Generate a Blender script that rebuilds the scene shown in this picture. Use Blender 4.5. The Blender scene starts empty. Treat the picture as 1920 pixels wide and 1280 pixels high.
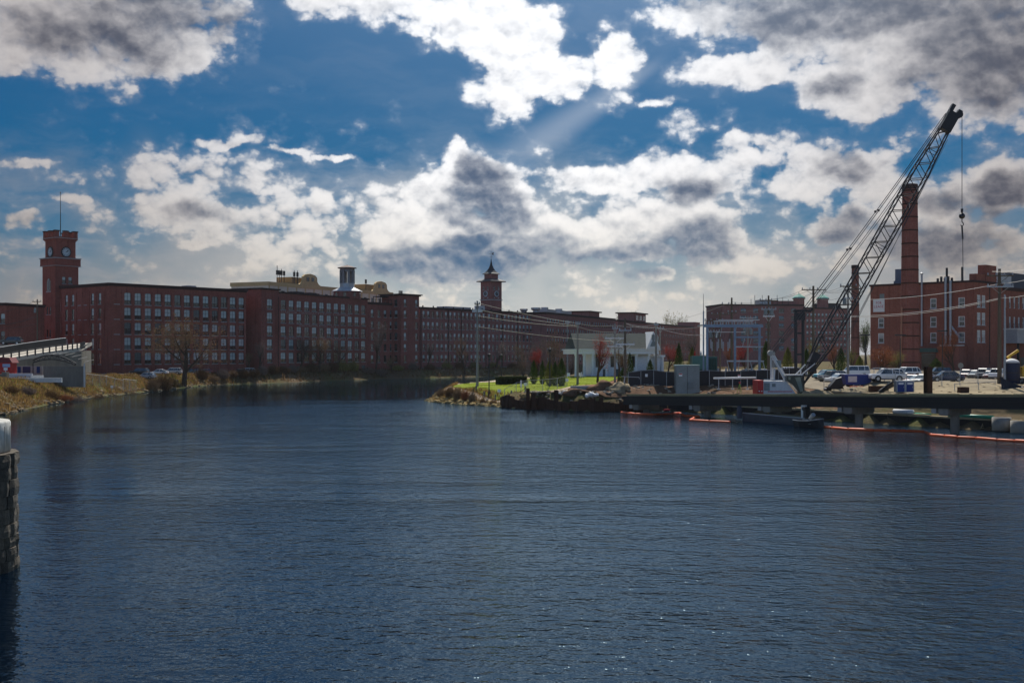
import bpy, bmesh, math, random
import numpy as np
from mathutils import Matrix, Vector
random.seed(7); np.random.seed(7)
scene = bpy.context.scene
col = scene.collection
R = math.radians
# ------------------------------------------------------------------ camera
F = 2200.0            # focal length in photo pixels (1920 wide)
HC = 8.4              # eye height above the river
HY = 664.0            # horizon row
cam_d = bpy.data.cameras.new('camera'); cam = bpy.data.objects.new('camera', cam_d); col.objects.link(cam)
cam_d.sensor_width = 36.0; cam_d.lens = 36.0 * F / 1920.0; cam_d.shift_y = (HY - 640.0) / 1920.0
cam_d.clip_start = 0.5; cam_d.clip_end = 20000.0
cam.location = (0, 0, HC); cam.rotation_euler = (R(90), 0, 0)
scene.camera = cam
# ------------------------------------------------------------------ light
SUN_AZ, SUN_EL = 6.0, 51.0         # degrees to the right of the view axis, above the horizon
sun_d = bpy.data.lights.new('sun', 'SUN'); sun = bpy.data.objects.new('sun', sun_d); col.objects.link(sun)
sun_d.energy = 4.2; sun_d.angle = R(0.55); sun_d.color = (1.0, 0.93, 0.82)
sdir = Vector((math.sin(R(SUN_AZ)) * math.cos(R(SUN_EL)), math.cos(R(SUN_AZ)) * math.cos(R(SUN_EL)), math.sin(R(SUN_EL))))
sun.rotation_euler = (-sdir).to_track_quat('-Z', 'Y').to_euler(); sun.location = (40, 300, 300)
vs = scene.view_settings
scene.display_settings.display_device = 'sRGB'
vs.view_transform = 'Standard'; vs.look = 'None'; vs.gamma = 1.0; vs.use_curve_mapping = False
vs.exposure = 0.5
try:
    scene.cycles.max_bounces = 5; scene.cycles.diffuse_bounces = 2; scene.cycles.glossy_bounces = 3
    scene.cycles.transmission_bounces = 2; scene.cycles.volume_bounces = 0; scene.cycles.transparent_max_bounces = 6
    scene.cycles.use_denoising = True; scene.cycles.sample_clamp_indirect = 4.0; scene.cycles.sample_clamp_direct = 3.0
except Exception: pass

# ------------------------------------------------------------------ node helper
class NT:
    def __init__(s, tree): s.t = tree; s.n = tree.nodes; s.l = tree.links
    def new(s, typ, **kw):
        n = s.n.new(typ)
        for k, v in kw.items(): setattr(n, k, v)
        return n
    def put(s, sock, v):
        if v is None: return
        if hasattr(v, 'is_output') or isinstance(v, bpy.types.NodeSocket): s.l.new(v, sock)
        else: sock.default_value = v
    def math(s, op, a, b=None, c=None, clamp=False):
        n = s.new('ShaderNodeMath', operation=op, use_clamp=clamp)
        s.put(n.inputs[0], a); s.put(n.inputs[1], b); s.put(n.inputs[2], c)
        return n.outputs[0]
    def vm(s, op, a, b=None, c=None, out=0):
        n = s.new('ShaderNodeVectorMath', operation=op)
        s.put(n.inputs[0], a); s.put(n.inputs[1], b); s.put(n.inputs[2], c)
        return n.outputs[out]
    def mix(s, f, a, b, mode='MIX'):
        n = s.new('ShaderNodeMix', data_type='RGBA', blend_type=mode)
        s.put(n.inputs[0], f); s.put(n.inputs[6], a); s.put(n.inputs[7], b)
        return n.outputs[2]
    def noise(s, vec, scale, detail=4, rough=0.55, lac=2.0, dist=0.0, out=0, dim='3D'):
        n = s.new('ShaderNodeTexNoise', noise_dimensions=dim); s.put(n.inputs['Vector'], vec)
        n.inputs['Scale'].default_value = scale; n.inputs['Detail'].default_value = detail
        n.inputs['Roughness'].default_value = rough; n.inputs['Lacunarity'].default_value = lac
        n.inputs['Distortion'].default_value = dist
        return n.outputs[out]
    def ramp(s, f, lo, hi, to0=0.0, to1=1.0, kind='SMOOTHSTEP'):
        n = s.new('ShaderNodeMapRange', interpolation_type=kind)
        s.put(n.inputs[0], f); n.inputs[1].default_value = lo; n.inputs[2].default_value = hi
        n.inputs[3].default_value = to0; n.inputs[4].default_value = to1
        return n.outputs[0]

def C(r, g, b): return (r, g, b, 1.0)

# ------------------------------------------------------------------ sky
def pix_dir(px, py):
    u = (px - 960) / F; v = (HY - py) / F
    az = math.atan(u); el = math.atan(v * math.cos(az))
    return math.degrees(az), math.degrees(el)

CLOUDS = [  # photo column, row, half width, half height, weight
 (190, 20, 260, 95, 1.0), (300, 80, 120, 65, 1.0), (70, 70, 120, 65, .9), (170, 120, 90, 42, .9), (225, 158, 30, 32, .6),
 (660, 0, 110, 42, .9), (880, 25, 140, 62, 1.0), (975, 75, 95, 75, 1.1), (940, 165, 62, 58, 1.0), (1045, 140, 75, 42, .9), (1150, 105, 48, 62, 1.0),
 (1330, 20, 130, 48, .9), (1400, 132, 140, 36, .9), (1500, 30, 190, 70, 1.1), (1610, 140, 125, 75, 1.1), (1720, 60, 210, 120, 1.2), (1870, 110, 150, 130, 1.2), (1610, 205, 60, 26, .7),
 (858, 300, 34, 36, 1.1), (880, 330, 60, 42, 1.2), (925, 350, 70, 55, 1.25), (830, 365, 100, 45, 1.0), (800, 420, 130, 65, 1.1), (715, 450, 70, 50, .8), (890, 470, 150, 62, 1.2), (965, 420, 70, 55, 1.0), (840, 505, 150, 38, 1.0),
 (1130, 338, 190, 24, .85), (1270, 318, 150, 34, .8), (1310, 350, 90, 36, 1.0), (1400, 300, 60, 26, .8),
 (1050, 425, 115, 48, 1.0), (1150, 425, 110, 40, 1.0), (1260, 415, 130, 48, 1.1), (1340, 445, 85, 52, 1.1), (1180, 470, 210, 34, .9), (1410, 490, 140, 34, .7), (1210, 520, 70, 18, .8),
 (1575, 305, 100, 45, 1.1), (1500, 335, 70, 42, .8), (1585, 422, 62, 42, 1.0), (1660, 350, 80, 40, .7), (1760, 380, 90, 48, 1.0), (1750, 455, 150, 48, 1.0), (1880, 350, 72, 55, 1.0), (1650, 485, 140, 28, .7),
 (400, 345, 180, 52, .62), (320, 395, 95, 42, .9), (440, 425, 150, 46, .65), (600, 378, 36, 34, .8), (570, 440, 130, 70, .6), (362, 460, 48, 15, .8), (470, 460, 50, 30, .6),
 (35, 414, 58, 17, .8), (40, 300, 60, 9, .5), (430, 266, 70, 9, .5), (636, 297, 32, 8, .7), (545, 284, 50, 7, .5), (130, 372, 44, 9, .5),
 (1100, 445, 520, 110, .22), (1660, 430, 360, 150, .25), (470, 440, 340, 110, .12), (820, 450, 210, 125, .35),
 (1238, 190, 46, 10, .6), (1285, 240, 38, 28, .6), (1430, 268, 90, 16, .55), (1140, 195, 60, 20, .4),
]
DARKS = [
 (230, 50, 130, 62, 1.0), (330, 25, 150, 50, 1.0), (110, 60, 80, 40, .7), (270, 95, 70, 34, .7),
 (1490, 25, 140, 58, 1.2), (1590, 25, 110, 55, 1.1), (1310, 5, 70, 30, .8), (1860, 70, 130, 105, 1.3), (1760, 10, 140, 60, 1.2), (1565, 163, 52, 26, 1.0), (1890, 165, 90, 50, 1.2), (1730, 150, 70, 45, .6),
 (905, 342, 60, 52, 2.2), (900, 385, 80, 46, 2.2), (945, 405, 45, 45, 1.0), (830, 505, 170, 36, 1.8), (930, 485, 140, 46, 2.1), (1010, 470, 80, 40, 1.0), (800, 480, 60, 22, .7),
 (1100, 488, 120, 20, .8), (1320, 455, 75, 44, 1.2), (1270, 468, 100, 28, 1.1), (1295, 352, 60, 24, .9), (1205, 520, 56, 15, 1.1),
 (1590, 312, 58, 28, 1.1), (1582, 428, 44, 30, 1.1), (1765, 378, 44, 22, 1.0), (1750, 460, 120, 40, 1.0), (1885, 355, 55, 32, 1.0), (1840, 402, 45, 26, .9), (380, 400, 60, 16, .5),
]
def build_world():
    w = bpy.data.worlds.new('World'); scene.world = w; w.use_nodes = True
    t = NT(w.node_tree); t.n.clear()
    out = t.new('ShaderNodeOutputWorld'); bg = t.new('ShaderNodeBackground'); t.l.new(bg.outputs[0], out.inputs[0])
    bg.inputs[1].default_value = 0.1
    sky = t.new('ShaderNodeTexSky', sky_type='NISHITA'); sky.sun_disc = False
    sky.sun_elevation = R(SUN_EL); sky.sun_rotation = R(SUN_AZ); sky.air_density = 1.0; sky.dust_density = 0.6; sky.ozone_density = 3.0
    d = t.new('ShaderNodeTexCoord').outputs['Generated']
    sep = t.new('ShaderNodeSeparateXYZ'); t.l.new(d, sep.inputs[0]); dx, dy, dz = sep.outputs
    az = t.math('MULTIPLY', t.math('ARCTAN2', dx, dy), 57.29578)
    el = t.math('MULTIPLY', t.math('ARCSINE', dz), 57.29578)
    cmb = t.new('ShaderNodeCombineXYZ'); t.l.new(az, cmb.inputs[0]); t.l.new(el, cmb.inputs[1])
    P = cmb.outputs[0]
    # domain warp, two sizes
    w1 = t.vm('SUBTRACT', t.noise(P, 0.28, 2, .6, out=1, dim='2D'), (.5, .5, .5))
    w2 = t.vm('SUBTRACT', t.noise(P, 1.1, 4, .6, out=1, dim='2D'), (.5, .5, .5))
    Q = t.vm('MULTIPLY_ADD', w1, (1.5, 1.1, 0), P)
    Q = t.vm('MULTIPLY_ADD', w2, (.5, .4, 0), Q)
    deg = 57.29578 / F
    def field(lst, Q):
        acc = None
        for px, py, rx, ry, wt in lst:
            a, e = pix_dir(px, py); ia, ie = 1 / (rx * deg * 1.12), 1 / (ry * deg * 1.12)
            v = t.vm('MULTIPLY_ADD', Q, (ia, ie, 0), (-a * ia, -e * ie, 0))
            r2 = t.vm('DOT_PRODUCT', v, v, out=1)
            b = t.math('MULTIPLY_ADD', r2, -wt, wt)
            acc = b if acc is None else t.math('SMOOTH_MAX', acc, b, 0.25)
        return acc
    base = field(CLOUDS, Q)
    # cauliflower detail: fbm and inverted cells
    def cells(Q):
        v = t.new('ShaderNodeTexVoronoi', feature='F1', voronoi_dimensions='2D'); t.put(v.inputs['Vector'], Q)
        v.inputs['Scale'].default_value = .9; v.inputs['Detail'].default_value = 2.0; v.inputs['Roughness'].default_value = .45
        v.inputs['Lacunarity'].default_value = 2.3
        return v.outputs['Distance']
    S = t.vm('MULTIPLY', t.vm('MULTIPLY_ADD', w2, (.35, .28, 0), P), (.85, 1.15, 0))
    fb = t.noise(S, 0.50, 7, .56, dim='2D')
    vor = cells(S)
    cell = t.math('SUBTRACT', 0.45, vor)
    # the same a little towards the sun, for relief
    S2 = t.vm('ADD', S, (0.10, 0.42, 0))
    fb2 = t.noise(S2, 0.50, 7, .56, dim='2D')
    vor2 = cells(S2)
    # sky beyond the frame: the same kind of broken cumulus, on a flat layer
    zc = t.math('MAXIMUM', t.math('ADD', dz, 0.12), 0.03)
    inv = t.math('DIVIDE', 1.0, zc)
    plane = t.vm('SCALE', d, None); plane.node.inputs[3].default_value = 1.0; t.l.new(inv, plane.node.inputs[3])
    gen = t.math('MULTIPLY_ADD', t.noise(plane, 0.9, 5, .58, dim='2D'), 3.4, -2.42)
    inaz = t.ramp(t.math('ABSOLUTE', az), 23.5, 29.0, 1.0, 0.0)
    inel = t.ramp(el, 16.8, 21.0, 1.0, 0.0)
    infr = t.math('MULTIPLY', inaz, inel)
    mixf = t.new('ShaderNodeMix', data_type='FLOAT'); t.put(mixf.inputs[0], infr); t.put(mixf.inputs[2], gen); t.put(mixf.inputs[3], base)
    base = mixf.outputs[0]
    D = t.math('MULTIPLY_ADD', t.math('SUBTRACT', fb, .5), 1.85, t.math('MULTIPLY', base, 1.12))
    D = t.math('MULTIPLY_ADD', cell, .62, D)
    alpha = t.math('MULTIPLY_ADD', t.ramp(D, -0.38, 0.9), .38, t.math('MULTIPLY', t.ramp(D, 0.0, 0.42), .60))
    relief = t.math('ADD', t.math('SUBTRACT', fb, fb2), t.math('MULTIPLY', t.math('SUBTRACT', vor2, vor), .24))
    # how far from the sun a direction is: cloud beside it is seen against the light, cloud opposite is lit from the front
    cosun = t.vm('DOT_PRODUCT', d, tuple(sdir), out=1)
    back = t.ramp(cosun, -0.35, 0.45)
    dark = field(DARKS, Q)
    dgen = t.math('MULTIPLY_ADD', t.math('SUBTRACT', gen, .25), .9, 0.0)
    mixd = t.new('ShaderNodeMix', data_type='FLOAT'); t.put(mixd.inputs[0], infr); t.put(mixd.inputs[2], dgen); t.put(mixd.inputs[3], dark)
    dk = t.math('MULTIPLY_ADD', t.math('SUBTRACT', fb, .5), 1.0, mixd.outputs[0])
    dk = t.ramp(dk, -0.6, 1.05)
    thick = t.ramp(D, 0.35, 1.9)
    shade = t.math('MULTIPLY_ADD', thick, .34, t.math('MULTIPLY', dk, .82))
    shade = t.ramp(t.math('MULTIPLY_ADD', relief, -1.6, shade), -0.22, 1.35)
    shade = t.math('MULTIPLY', shade, t.math('MULTIPLY_ADD', back, .75, .25))
    # tints: whitest round the sun's column, creamier low down, greyer away
    sunaz = t.ramp(t.math('ABSOLUTE', t.math('SUBTRACT', az, 0.5)), 2.0, 25.0, 1.0, 0.0)
    low = t.ramp(el, 1.0, 10.0, 1.0, 0.0)
    lit = t.mix(low, C(7.6, 7.55, 7.6), C(5.4, 4.95, 4.3))
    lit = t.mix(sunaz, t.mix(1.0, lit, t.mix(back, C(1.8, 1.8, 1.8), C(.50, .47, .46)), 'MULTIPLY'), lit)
    drk = t.mix(low, C(.55, .78, 1.3), C(.34, 1.0, 1.9))
    drk = t.mix(sunaz, C(.48, .48, .66), drk)
    cloud = t.mix(shade, lit, drk)
    # clear air: Nishita, deepened as a polariser would, over a cream haze near the horizon
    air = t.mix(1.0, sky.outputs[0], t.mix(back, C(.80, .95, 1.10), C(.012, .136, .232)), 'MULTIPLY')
    # thin veils and a shaft of light
    veil = t.noise(t.vm('MULTIPLY', Q, (.10, .42, 0)), 1.0, 5, .62, dim='2D')
    veil = t.math('MULTIPLY', t.ramp(veil, .42, .74), t.ramp(el, 3.0, 12.0, .75, .05))
    air = t.mix(veil, air, t.mix(sunaz, C(2.2, 2.2, 2.4), C(4.9, 4.8, 4.7)))
    (ax0, ay0), (bx0, by0) = pix_dir(1230, 120), pix_dir(900, 335)
    ll = math.hypot(bx0 - ax0, by0 - ay0); ux, uy = (bx0 - ax0) / ll, (by0 - ay0) / ll
    ra = t.vm('DOT_PRODUCT', t.vm('SUBTRACT', P, (ax0, ay0, 0)), (ux, uy, 0), out=1)
    rp = t.vm('DOT_PRODUCT', t.vm('SUBTRACT', P, (ax0, ay0, 0)), (-uy, ux, 0), out=1)
    rw = t.math('DIVIDE', rp, t.math('MAXIMUM', t.math('MULTIPLY_ADD', ra, .13, .45), .4))
    ray = t.math('MULTIPLY', t.ramp(t.math('ABSOLUTE', rw), 0.0, 1.0, 1.0, 0.0), t.math('MULTIPLY', t.ramp(ra, -1.0, 2.0), t.ramp(ra, 6.0, ll + 1.5, 1.0, 0.0)))
    air = t.mix(t.math('MULTIPLY', ray, .25), air, C(5.2, 5.4, 5.8))
    haze = t.ramp(t.math('ADD', el, t.math('MULTIPLY', t.math('SUBTRACT', t.noise(P, .16, 3, .55, dim='2D'), .5), 8.0)), 0.5, 9.5, 1.0, 0.0)
    hazec = t.mix(sunaz, C(1.75, 1.7, 1.75), C(4.6, 4.45, 4.2))
    air = t.mix(t.math('MULTIPLY', haze, .92), air, hazec)
    fin = t.mix(alpha, air, cloud)
    # bright haze round the sun, above the frame
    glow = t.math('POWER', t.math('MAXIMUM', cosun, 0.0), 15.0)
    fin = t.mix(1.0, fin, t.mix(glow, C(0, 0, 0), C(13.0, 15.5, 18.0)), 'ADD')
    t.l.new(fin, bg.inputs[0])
    try: w.cycles.sampling_method = 'NONE'
    except Exception: pass
build_world()

# ================================================================== mesh helpers
def P2(px, D): return ((px - 960) / F * D, D)
def PZ(py, D): return HC - (py - HY) / F * D

class MB:
    def __init__(s): s.v = []; s.f = []; s.m = []; s.mi = 0
    def add(s, vs, fs):
        o = len(s.v); s.v += [tuple(v) for v in vs]
        for f in fs: s.f.append(tuple(i + o for i in f)); s.m.append(s.mi)
    def quad(s, a, b, c, d): s.add([a, b, c, d], [(0, 1, 2, 3)])
    def tri(s, a, b, c): s.add([a, b, c], [(0, 1, 2)])
    def box(s, x0, x1, y0, y1, z0, z1, M=None):
        vs = [(x0, y0, z0), (x1, y0, z0), (x1, y1, z0), (x0, y1, z0), (x0, y0, z1), (x1, y0, z1), (x1, y1, z1), (x0, y1, z1)]
        if M is not None: vs = [tuple(M @ Vector(v)) for v in vs]
        s.add(vs, [(3, 2, 1, 0), (4, 5, 6, 7), (0, 1, 5, 4), (1, 2, 6, 5), (2, 3, 7, 6), (3, 0, 4, 7)])
    def prism(s, poly, z0, z1, M=None):
        n = len(poly); vs = [(x, y, z0) for x, y in poly] + [(x, y, z1) for x, y in poly]
        if M is not None: vs = [tuple(M @ Vector(v)) for v in vs]
        fs = [tuple(range(n - 1, -1, -1)), tuple(range(n, 2 * n))] + [(i, (i + 1) % n, n + (i + 1) % n, n + i) for i in range(n)]
        s.add(vs, fs)
    def extr(s, poly, y0, y1, M=None):       # polygon in x,z pushed along y
        n = len(poly); vs = [(x, y0, z) for x, z in poly] + [(x, y1, z) for x, z in poly]
        if M is not None: vs = [tuple(M @ Vector(v)) for v in vs]
        fs = [tuple(range(n)), tuple(range(2 * n - 1, n - 1, -1))] + [((i + 1) % n, i, n + i, n + (i + 1) % n) for i in range(n)]
        s.add(vs, fs)
    def frust(s, p0, p1, w0, w1):            # square pyramid stump between two heights at one x,y
        x, y = p0[0], p0[1]; z0, z1 = p0[2], p1
        vs = [(x - w0, y - w0, z0), (x + w0, y - w0, z0), (x + w0, y + w0, z0), (x - w0, y + w0, z0), (x - w1, y - w1, z1), (x + w1, y - w1, z1), (x + w1, y + w1, z1), (x - w1, y + w1, z1)]
        s.add(vs, [(3, 2, 1, 0), (4, 5, 6, 7), (0, 1, 5, 4), (1, 2, 6, 5), (2, 3, 7, 6), (3, 0, 4, 7)])
    def tube(s, pts, rad, n=6, caps=True):
        pts = [Vector(p) for p in pts]; k = len(pts)
        if not hasattr(rad, '__len__'): rad = [rad] * k
        vs = []; prev = None
        for i, p in enumerate(pts):
            d = (pts[min(i + 1, k - 1)] - pts[max(i - 1, 0)])
            if d.length < 1e-9: d = Vector((0, 0, 1))
            d.normalize()
            if prev is None:
                a = Vector((0, 0, 1)) if abs(d.z) < .9 else Vector((1, 0, 0))
                u = d.cross(a).normalized()
            else:
                u = (prev - d * prev.dot(d))
                u = u.normalized() if u.length > 1e-6 else d.orthogonal().normalized()
            prev = u; w = d.cross(u)
            for j in range(n):
                a = 2 * math.pi * j / n
                vs.append(p + (u * math.cos(a) + w * math.sin(a)) * rad[i])
        fs = []
        for i in range(k - 1):
            for j in range(n):
                a, b = i * n + j, i * n + (j + 1) % n
                fs.append((a, b, b + n, a + n))
        if caps: fs += [tuple(range(n - 1, -1, -1)), tuple(range((k - 1) * n, k * n))]
        s.add(vs, fs)
    def cyl(s, p0, p1, r0, r1=None, n=10): s.tube([p0, p1], [r0, r0 if r1 is None else r1], n)
    def bar(s, p0, p1, w): s.tube([p0, p1], [w * .7, w * .7], 4)
    def lathe(s, prof, n=16, c=(0, 0, 0), ph=0.0):
        k = len(prof); vs = []
        for r, z in prof:
            for j in range(n):
                a = 2 * math.pi * j / n + ph; vs.append((c[0] + r * math.cos(a), c[1] + r * math.sin(a), c[2] + z))
        fs = [(i * n + j, i * n + (j + 1) % n, (i + 1) * n + (j + 1) % n, (i + 1) * n + j) for i in range(k - 1) for j in range(n)]
        fs += [tuple(range(n - 1, -1, -1)), tuple(range((k - 1) * n, k * n))]
        s.add(vs, fs)
    def ball(s, c, r, n=8, m=6, sq=(1, 1, 1)):
        prof = []
        for i in range(m + 1):
            a = -math.pi / 2 + math.pi * i / m; prof.append((max(1e-3, math.cos(a)) * r, math.sin(a) * r))
        o = len(s.v); s.lathe(prof, n, (0, 0, 0))
        for i in range(o, len(s.v)):
            v = s.v[i]; s.v[i] = (c[0] + v[0] * sq[0], c[1] + v[1] * sq[1], c[2] + v[2] * sq[2])
    def mesh(s, name, mats, smooth=False):
        me = bpy.data.meshes.new(name); me.from_pydata(s.v, [], s.f)
        for m in (mats if isinstance(mats, (list, tuple)) else [mats]): me.materials.append(m)
        if len(set(s.m)) > 1: me.polygons.foreach_set('material_index', s.m)
        if smooth: me.polygons.foreach_set('use_smooth', [True] * len(s.f))
        me.update(); return me
    def obj(s, name, mats, parent=None, smooth=False, **kw):
        return link(name, s.mesh(name, mats, smooth), parent, **kw)

def link(name, me, parent=None, M=None, label=None, cat=None, group=None, kind=None):
    o = bpy.data.objects.new(name, me); col.objects.link(o)
    if parent is not None: o.parent = parent
    if M is not None: o.matrix_basis = M
    if label: o['label'] = label
    if cat: o['category'] = cat
    if group: o['group'] = group
    if kind: o['kind'] = kind
    return o

def thing(name, label, cat, loc=(0, 0, 0), rz=0.0, group=None, M=None):
    o = bpy.data.objects.new(name, None); col.objects.link(o)
    o.empty_display_size = .3
    if M is not None: o.matrix_basis = M
    else: o.location = loc; o.rotation_euler = (0, 0, rz)
    o['label'] = label; o['category'] = cat
    if group: o['group'] = group
    return o

def dup(root, loc, rz=0.0, label=None, group=None, sc=None, mats=None):
    r = root.copy(); col.objects.link(r); r.location = loc; r.rotation_euler = (0, 0, rz)
    if sc: r.scale = sc
    if label: r['label'] = label
    if group: r['group'] = group
    for ch in list(root.children):
        c = ch.copy(); col.objects.link(c); c.parent = r
        if mats and ch.name.split('.')[0] in mats:
            c.data = mats[ch.name.split('.')[0]]
        for g in list(ch.children):
            d = g.copy(); col.objects.link(d); d.parent = c
    return r

def T(x, y, z): return Matrix.Translation((x, y, z))
def RZ(a): return Matrix.Rotation(a, 4, 'Z')

# ================================================================== materials
MATS = {}
def mat(name, base, rough=.8, var=0.0, vscale=1.0, metal=0.0, spec=None, bump=0.0, bscale=8.0, detail=5, col2=None, stretch=(1, 1, 1), island=0.0, coat=0.0, trans=0.0, coord='Object'):
    if name in MATS: return MATS[name]
    m = bpy.data.materials.new(name); m.use_nodes = True; t = NT(m.node_tree)
    b = t.n['Principled BSDF']
    if spec is None: spec = .03 if rough >= .9 else (.15 if rough >= .75 else .35)
    b.inputs['Roughness'].default_value = rough; b.inputs['Metallic'].default_value = metal
    b.inputs['Specular IOR Level'].default_value = spec; b.inputs['Coat Weight'].default_value = coat
    base = C(*base); b.inputs['Base Color'].default_value = base
    cur = None
    if var > 0 or col2 or bump > 0:
        tc = t.new('ShaderNodeTexCoord').outputs[coord]
        vec = t.vm('MULTIPLY', tc, stretch)
    if var > 0 or col2:
        n1 = t.noise(vec, vscale, detail, .6)
        c2 = C(*(col2 if col2 else [x * .45 for x in base[:3]]))
        k = t.ramp(n1, .5 - .22, .5 + .22)
        cur = t.mix(t.math('MULTIPLY', k, var if not col2 else max(var, .01)), base, c2)
        n2 = t.noise(vec, vscale * 7.3, 3, .6)
        cur = t.mix(1.0, cur, t.mix(n2, C(.72, .72, .72), C(1.25, 1.25, 1.25)), 'MULTIPLY')
    if island > 0:
        g = t.new('ShaderNodeNewGeometry').outputs['Random Per Island']
        lo, hi = 1 - island, 1 + island
        k = t.mix(g, C(lo, lo, lo), C(hi, hi * .95, hi * .9))
        cur = t.mix(1.0, cur if cur is not None else base, k, 'MULTIPLY')
    if cur is not None: t.l.new(cur, b.inputs['Base Color'])
    if bump > 0:
        bp = t.new('ShaderNodeBump'); bp.inputs['Strength'].default_value = 1.0; bp.inputs['Distance'].default_value = bump
        t.l.new(t.noise(vec, bscale, 4, .6), bp.inputs['Height']); t.l.new(bp.outputs[0], b.inputs['Normal'])
    if trans > 0:
        tr = t.new('ShaderNodeBsdfTranslucent'); mx = t.new('ShaderNodeMixShader'); mx.inputs[0].default_value = trans
        if cur is not None: t.l.new(cur, tr.inputs[0])
        else: tr.inputs[0].default_value = base
        t.l.new(b.outputs[0], mx.inputs[1]); t.l.new(tr.outputs[0], mx.inputs[2]); t.l.new(mx.outputs[0], t.n['Material Output'].inputs['Surface'])
    MATS[name] = m; return m

def brick_mat(name, base, dark, mortar=.10, stain=.55):
    """Weathered brick: courses, blotches, soot streaks running down."""
    m = bpy.data.materials.new(name); m.use_nodes = True; t = NT(m.node_tree); b = t.n['Principled BSDF']
    b.inputs['Roughness'].default_value = .95; b.inputs['Specular IOR Level'].default_value = .06
    tc = t.new('ShaderNodeTexCoord').outputs['Object']
    sep = t.new('ShaderNodeSeparateXYZ'); t.l.new(tc, sep.inputs[0])
    u = t.math('ADD', sep.outputs[0], sep.outputs[1]); cmb = t.new('ShaderNodeCombineXYZ'); t.l.new(u, cmb.inputs[0]); t.l.new(sep.outputs[2], cmb.inputs[1])
    br = t.new('ShaderNodeTexBrick'); t.l.new(cmb.outputs[0], br.inputs['Vector'])
    br.inputs['Color1'].default_value = C(*base); br.inputs['Color2'].default_value = C(*[x * .72 for x in base]); br.inputs['Mortar'].default_value = C(.26, .22, .20)
    br.inputs['Scale'].default_value = 1.0; br.inputs['Brick Width'].default_value = .24; br.inputs['Row Height'].default_value = .085; br.inputs['Mortar Size'].default_value = .006
    c = br.outputs[0]
    n1 = t.noise(tc, .16, 5, .6); c = t.mix(t.ramp(n1, .35, .68, 0, stain), c, C(*dark))
    st = t.noise(t.vm('MULTIPLY', tc, (1.6, 1.6, .07)), 1.0, 4, .6); c = t.mix(t.ramp(st, .5, .72, 0, .45), c, C(*[x * .55 for x in dark]))
    n3 = t.noise(tc, 1.3, 4, .65); c = t.mix(1.0, c, t.mix(n3, C(.66, .66, .68), C(1.3, 1.28, 1.25)), 'MULTIPLY')
    t.l.new(c, b.inputs['Base Color'])
    MATS[name] = m; return m

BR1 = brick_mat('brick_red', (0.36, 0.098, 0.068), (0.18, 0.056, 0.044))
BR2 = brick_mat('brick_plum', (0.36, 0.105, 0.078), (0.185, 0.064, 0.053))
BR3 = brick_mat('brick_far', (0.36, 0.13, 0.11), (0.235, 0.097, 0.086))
BR4 = brick_mat('brick_brown', (0.35, 0.108, 0.068), (0.195, 0.07, 0.05), stain=.5)
BR5 = brick_mat('brick_chimney', (.30, .088, .062), (.17, .060, .048), stain=.45)
GRAN = mat('granite', (.40, .40, .39), .85, .4, .8)
WHITE = mat('white_paint', (.80, .80, .79), .6, .12, .6)
CREAM = mat('cream_stucco', (.78, .70, .56), .8, .2, .25)
OCHRE = mat('ochre_stucco', (.64, .47, .24), .8, .25, .3)
ROOFB = mat('tar_roof', (.045, .045, .05), .95, .4, .3)
CORN = mat('dark_cornice', (.06, .035, .032), .8, .3, .5)
SLATE = mat('slate_roof', (.09, .085, .09), .7, .4, .6)
SHING = mat('grey_shingle', (.085, .095, .09), .9, .35, .9, stretch=(1, 1, 4))
BLACKM = mat('black_metal', (.018, .018, .02), .5, .2, 2.0, spec=.5)
DARKW = mat('dark_window_frame', (.030, .042, .042), .6)
GREYM = mat('galvanised_steel', (.42, .44, .46), .45, .3, 1.5, metal=.55)
BLUEM = mat('blue_grey_steel', (.22, .29, .38), .5, .3, .7, metal=.3)
RUST = mat('rusty_steel', (.075, .036, .022), .85, .6, .8, col2=(.035, .022, .018))
DKST = mat('dark_steel_girder', (.011, .011, .013), .6, .4, .5)
CONC = mat('concrete', (.36, .35, .33), .9, .4, .35, bump=.02)
CONCD = mat('weathered_concrete', (.23, .215, .185), .92, .55, .3, stretch=(1, 1, .35), bump=.03)
CONCW = mat('pale_concrete', (.60, .60, .58), .85, .3, .5)
WOOD = mat('pole_wood', (.16, .125, .09), .9, .5, 1.2, stretch=(1, 1, .12))
WOODG = mat('grey_pole_wood', (.30, .28, .25), .9, .45, 1.2, stretch=(1, 1, .12))
TIMBER = mat('timber_plank', (.42, .35, .23), .9, .5, 1.0, stretch=(.2, .2, 1))
INSUL = mat('insulator_porcelain', (.30, .31, .33), .3, spec=.6)
WIREM = mat('wire', (.05, .05, .055), .5)
WIREL = mat('bright_wire', (.50, .48, .45), .4, metal=.6)
ORANGE = mat('orange_boom', (.62, .085, .016), .55, .35, 1.4)
RED = mat('red_paint', (.50, .018, .016), .45, .2, 1.0)
GREENM = mat('green_cabinet', (.045, .115, .10), .55, .25, .8)
GREYC = mat('grey_cabinet', (.22, .25, .25), .55, .3, .6)
YEL = mat('yellow_paint', (.65, .38, .03), .5, .2, 1.0)
BLUEP = mat('blue_plastic', (.012, .035, .20), .5, .2, 1.2)
NAVY = mat('navy_tank', (.012, .020, .055), .45, .3, .8)
CLOTH = mat('white_sack', (.70, .70, .70), .8, .3, 1.5)
TARP = mat('black_tarp', (.02, .02, .024), .5, .2, 1.0, bump=.05, bscale=1.5)
GREENP = mat('green_pipe', (.02, .28, .17), .45, .2, 1.0)
COPPER = mat('green_copper', (.10, .34, .27), .7, .3, 1.0)
DIAL = mat('clock_dial', (.50, .60, .64), .5, .1, 1.0)
DIALD = mat('dark_clock_dial', (.06, .045, .045), .6)
SIGNW = mat('sign_white', (.75, .74, .72), .6)
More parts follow.
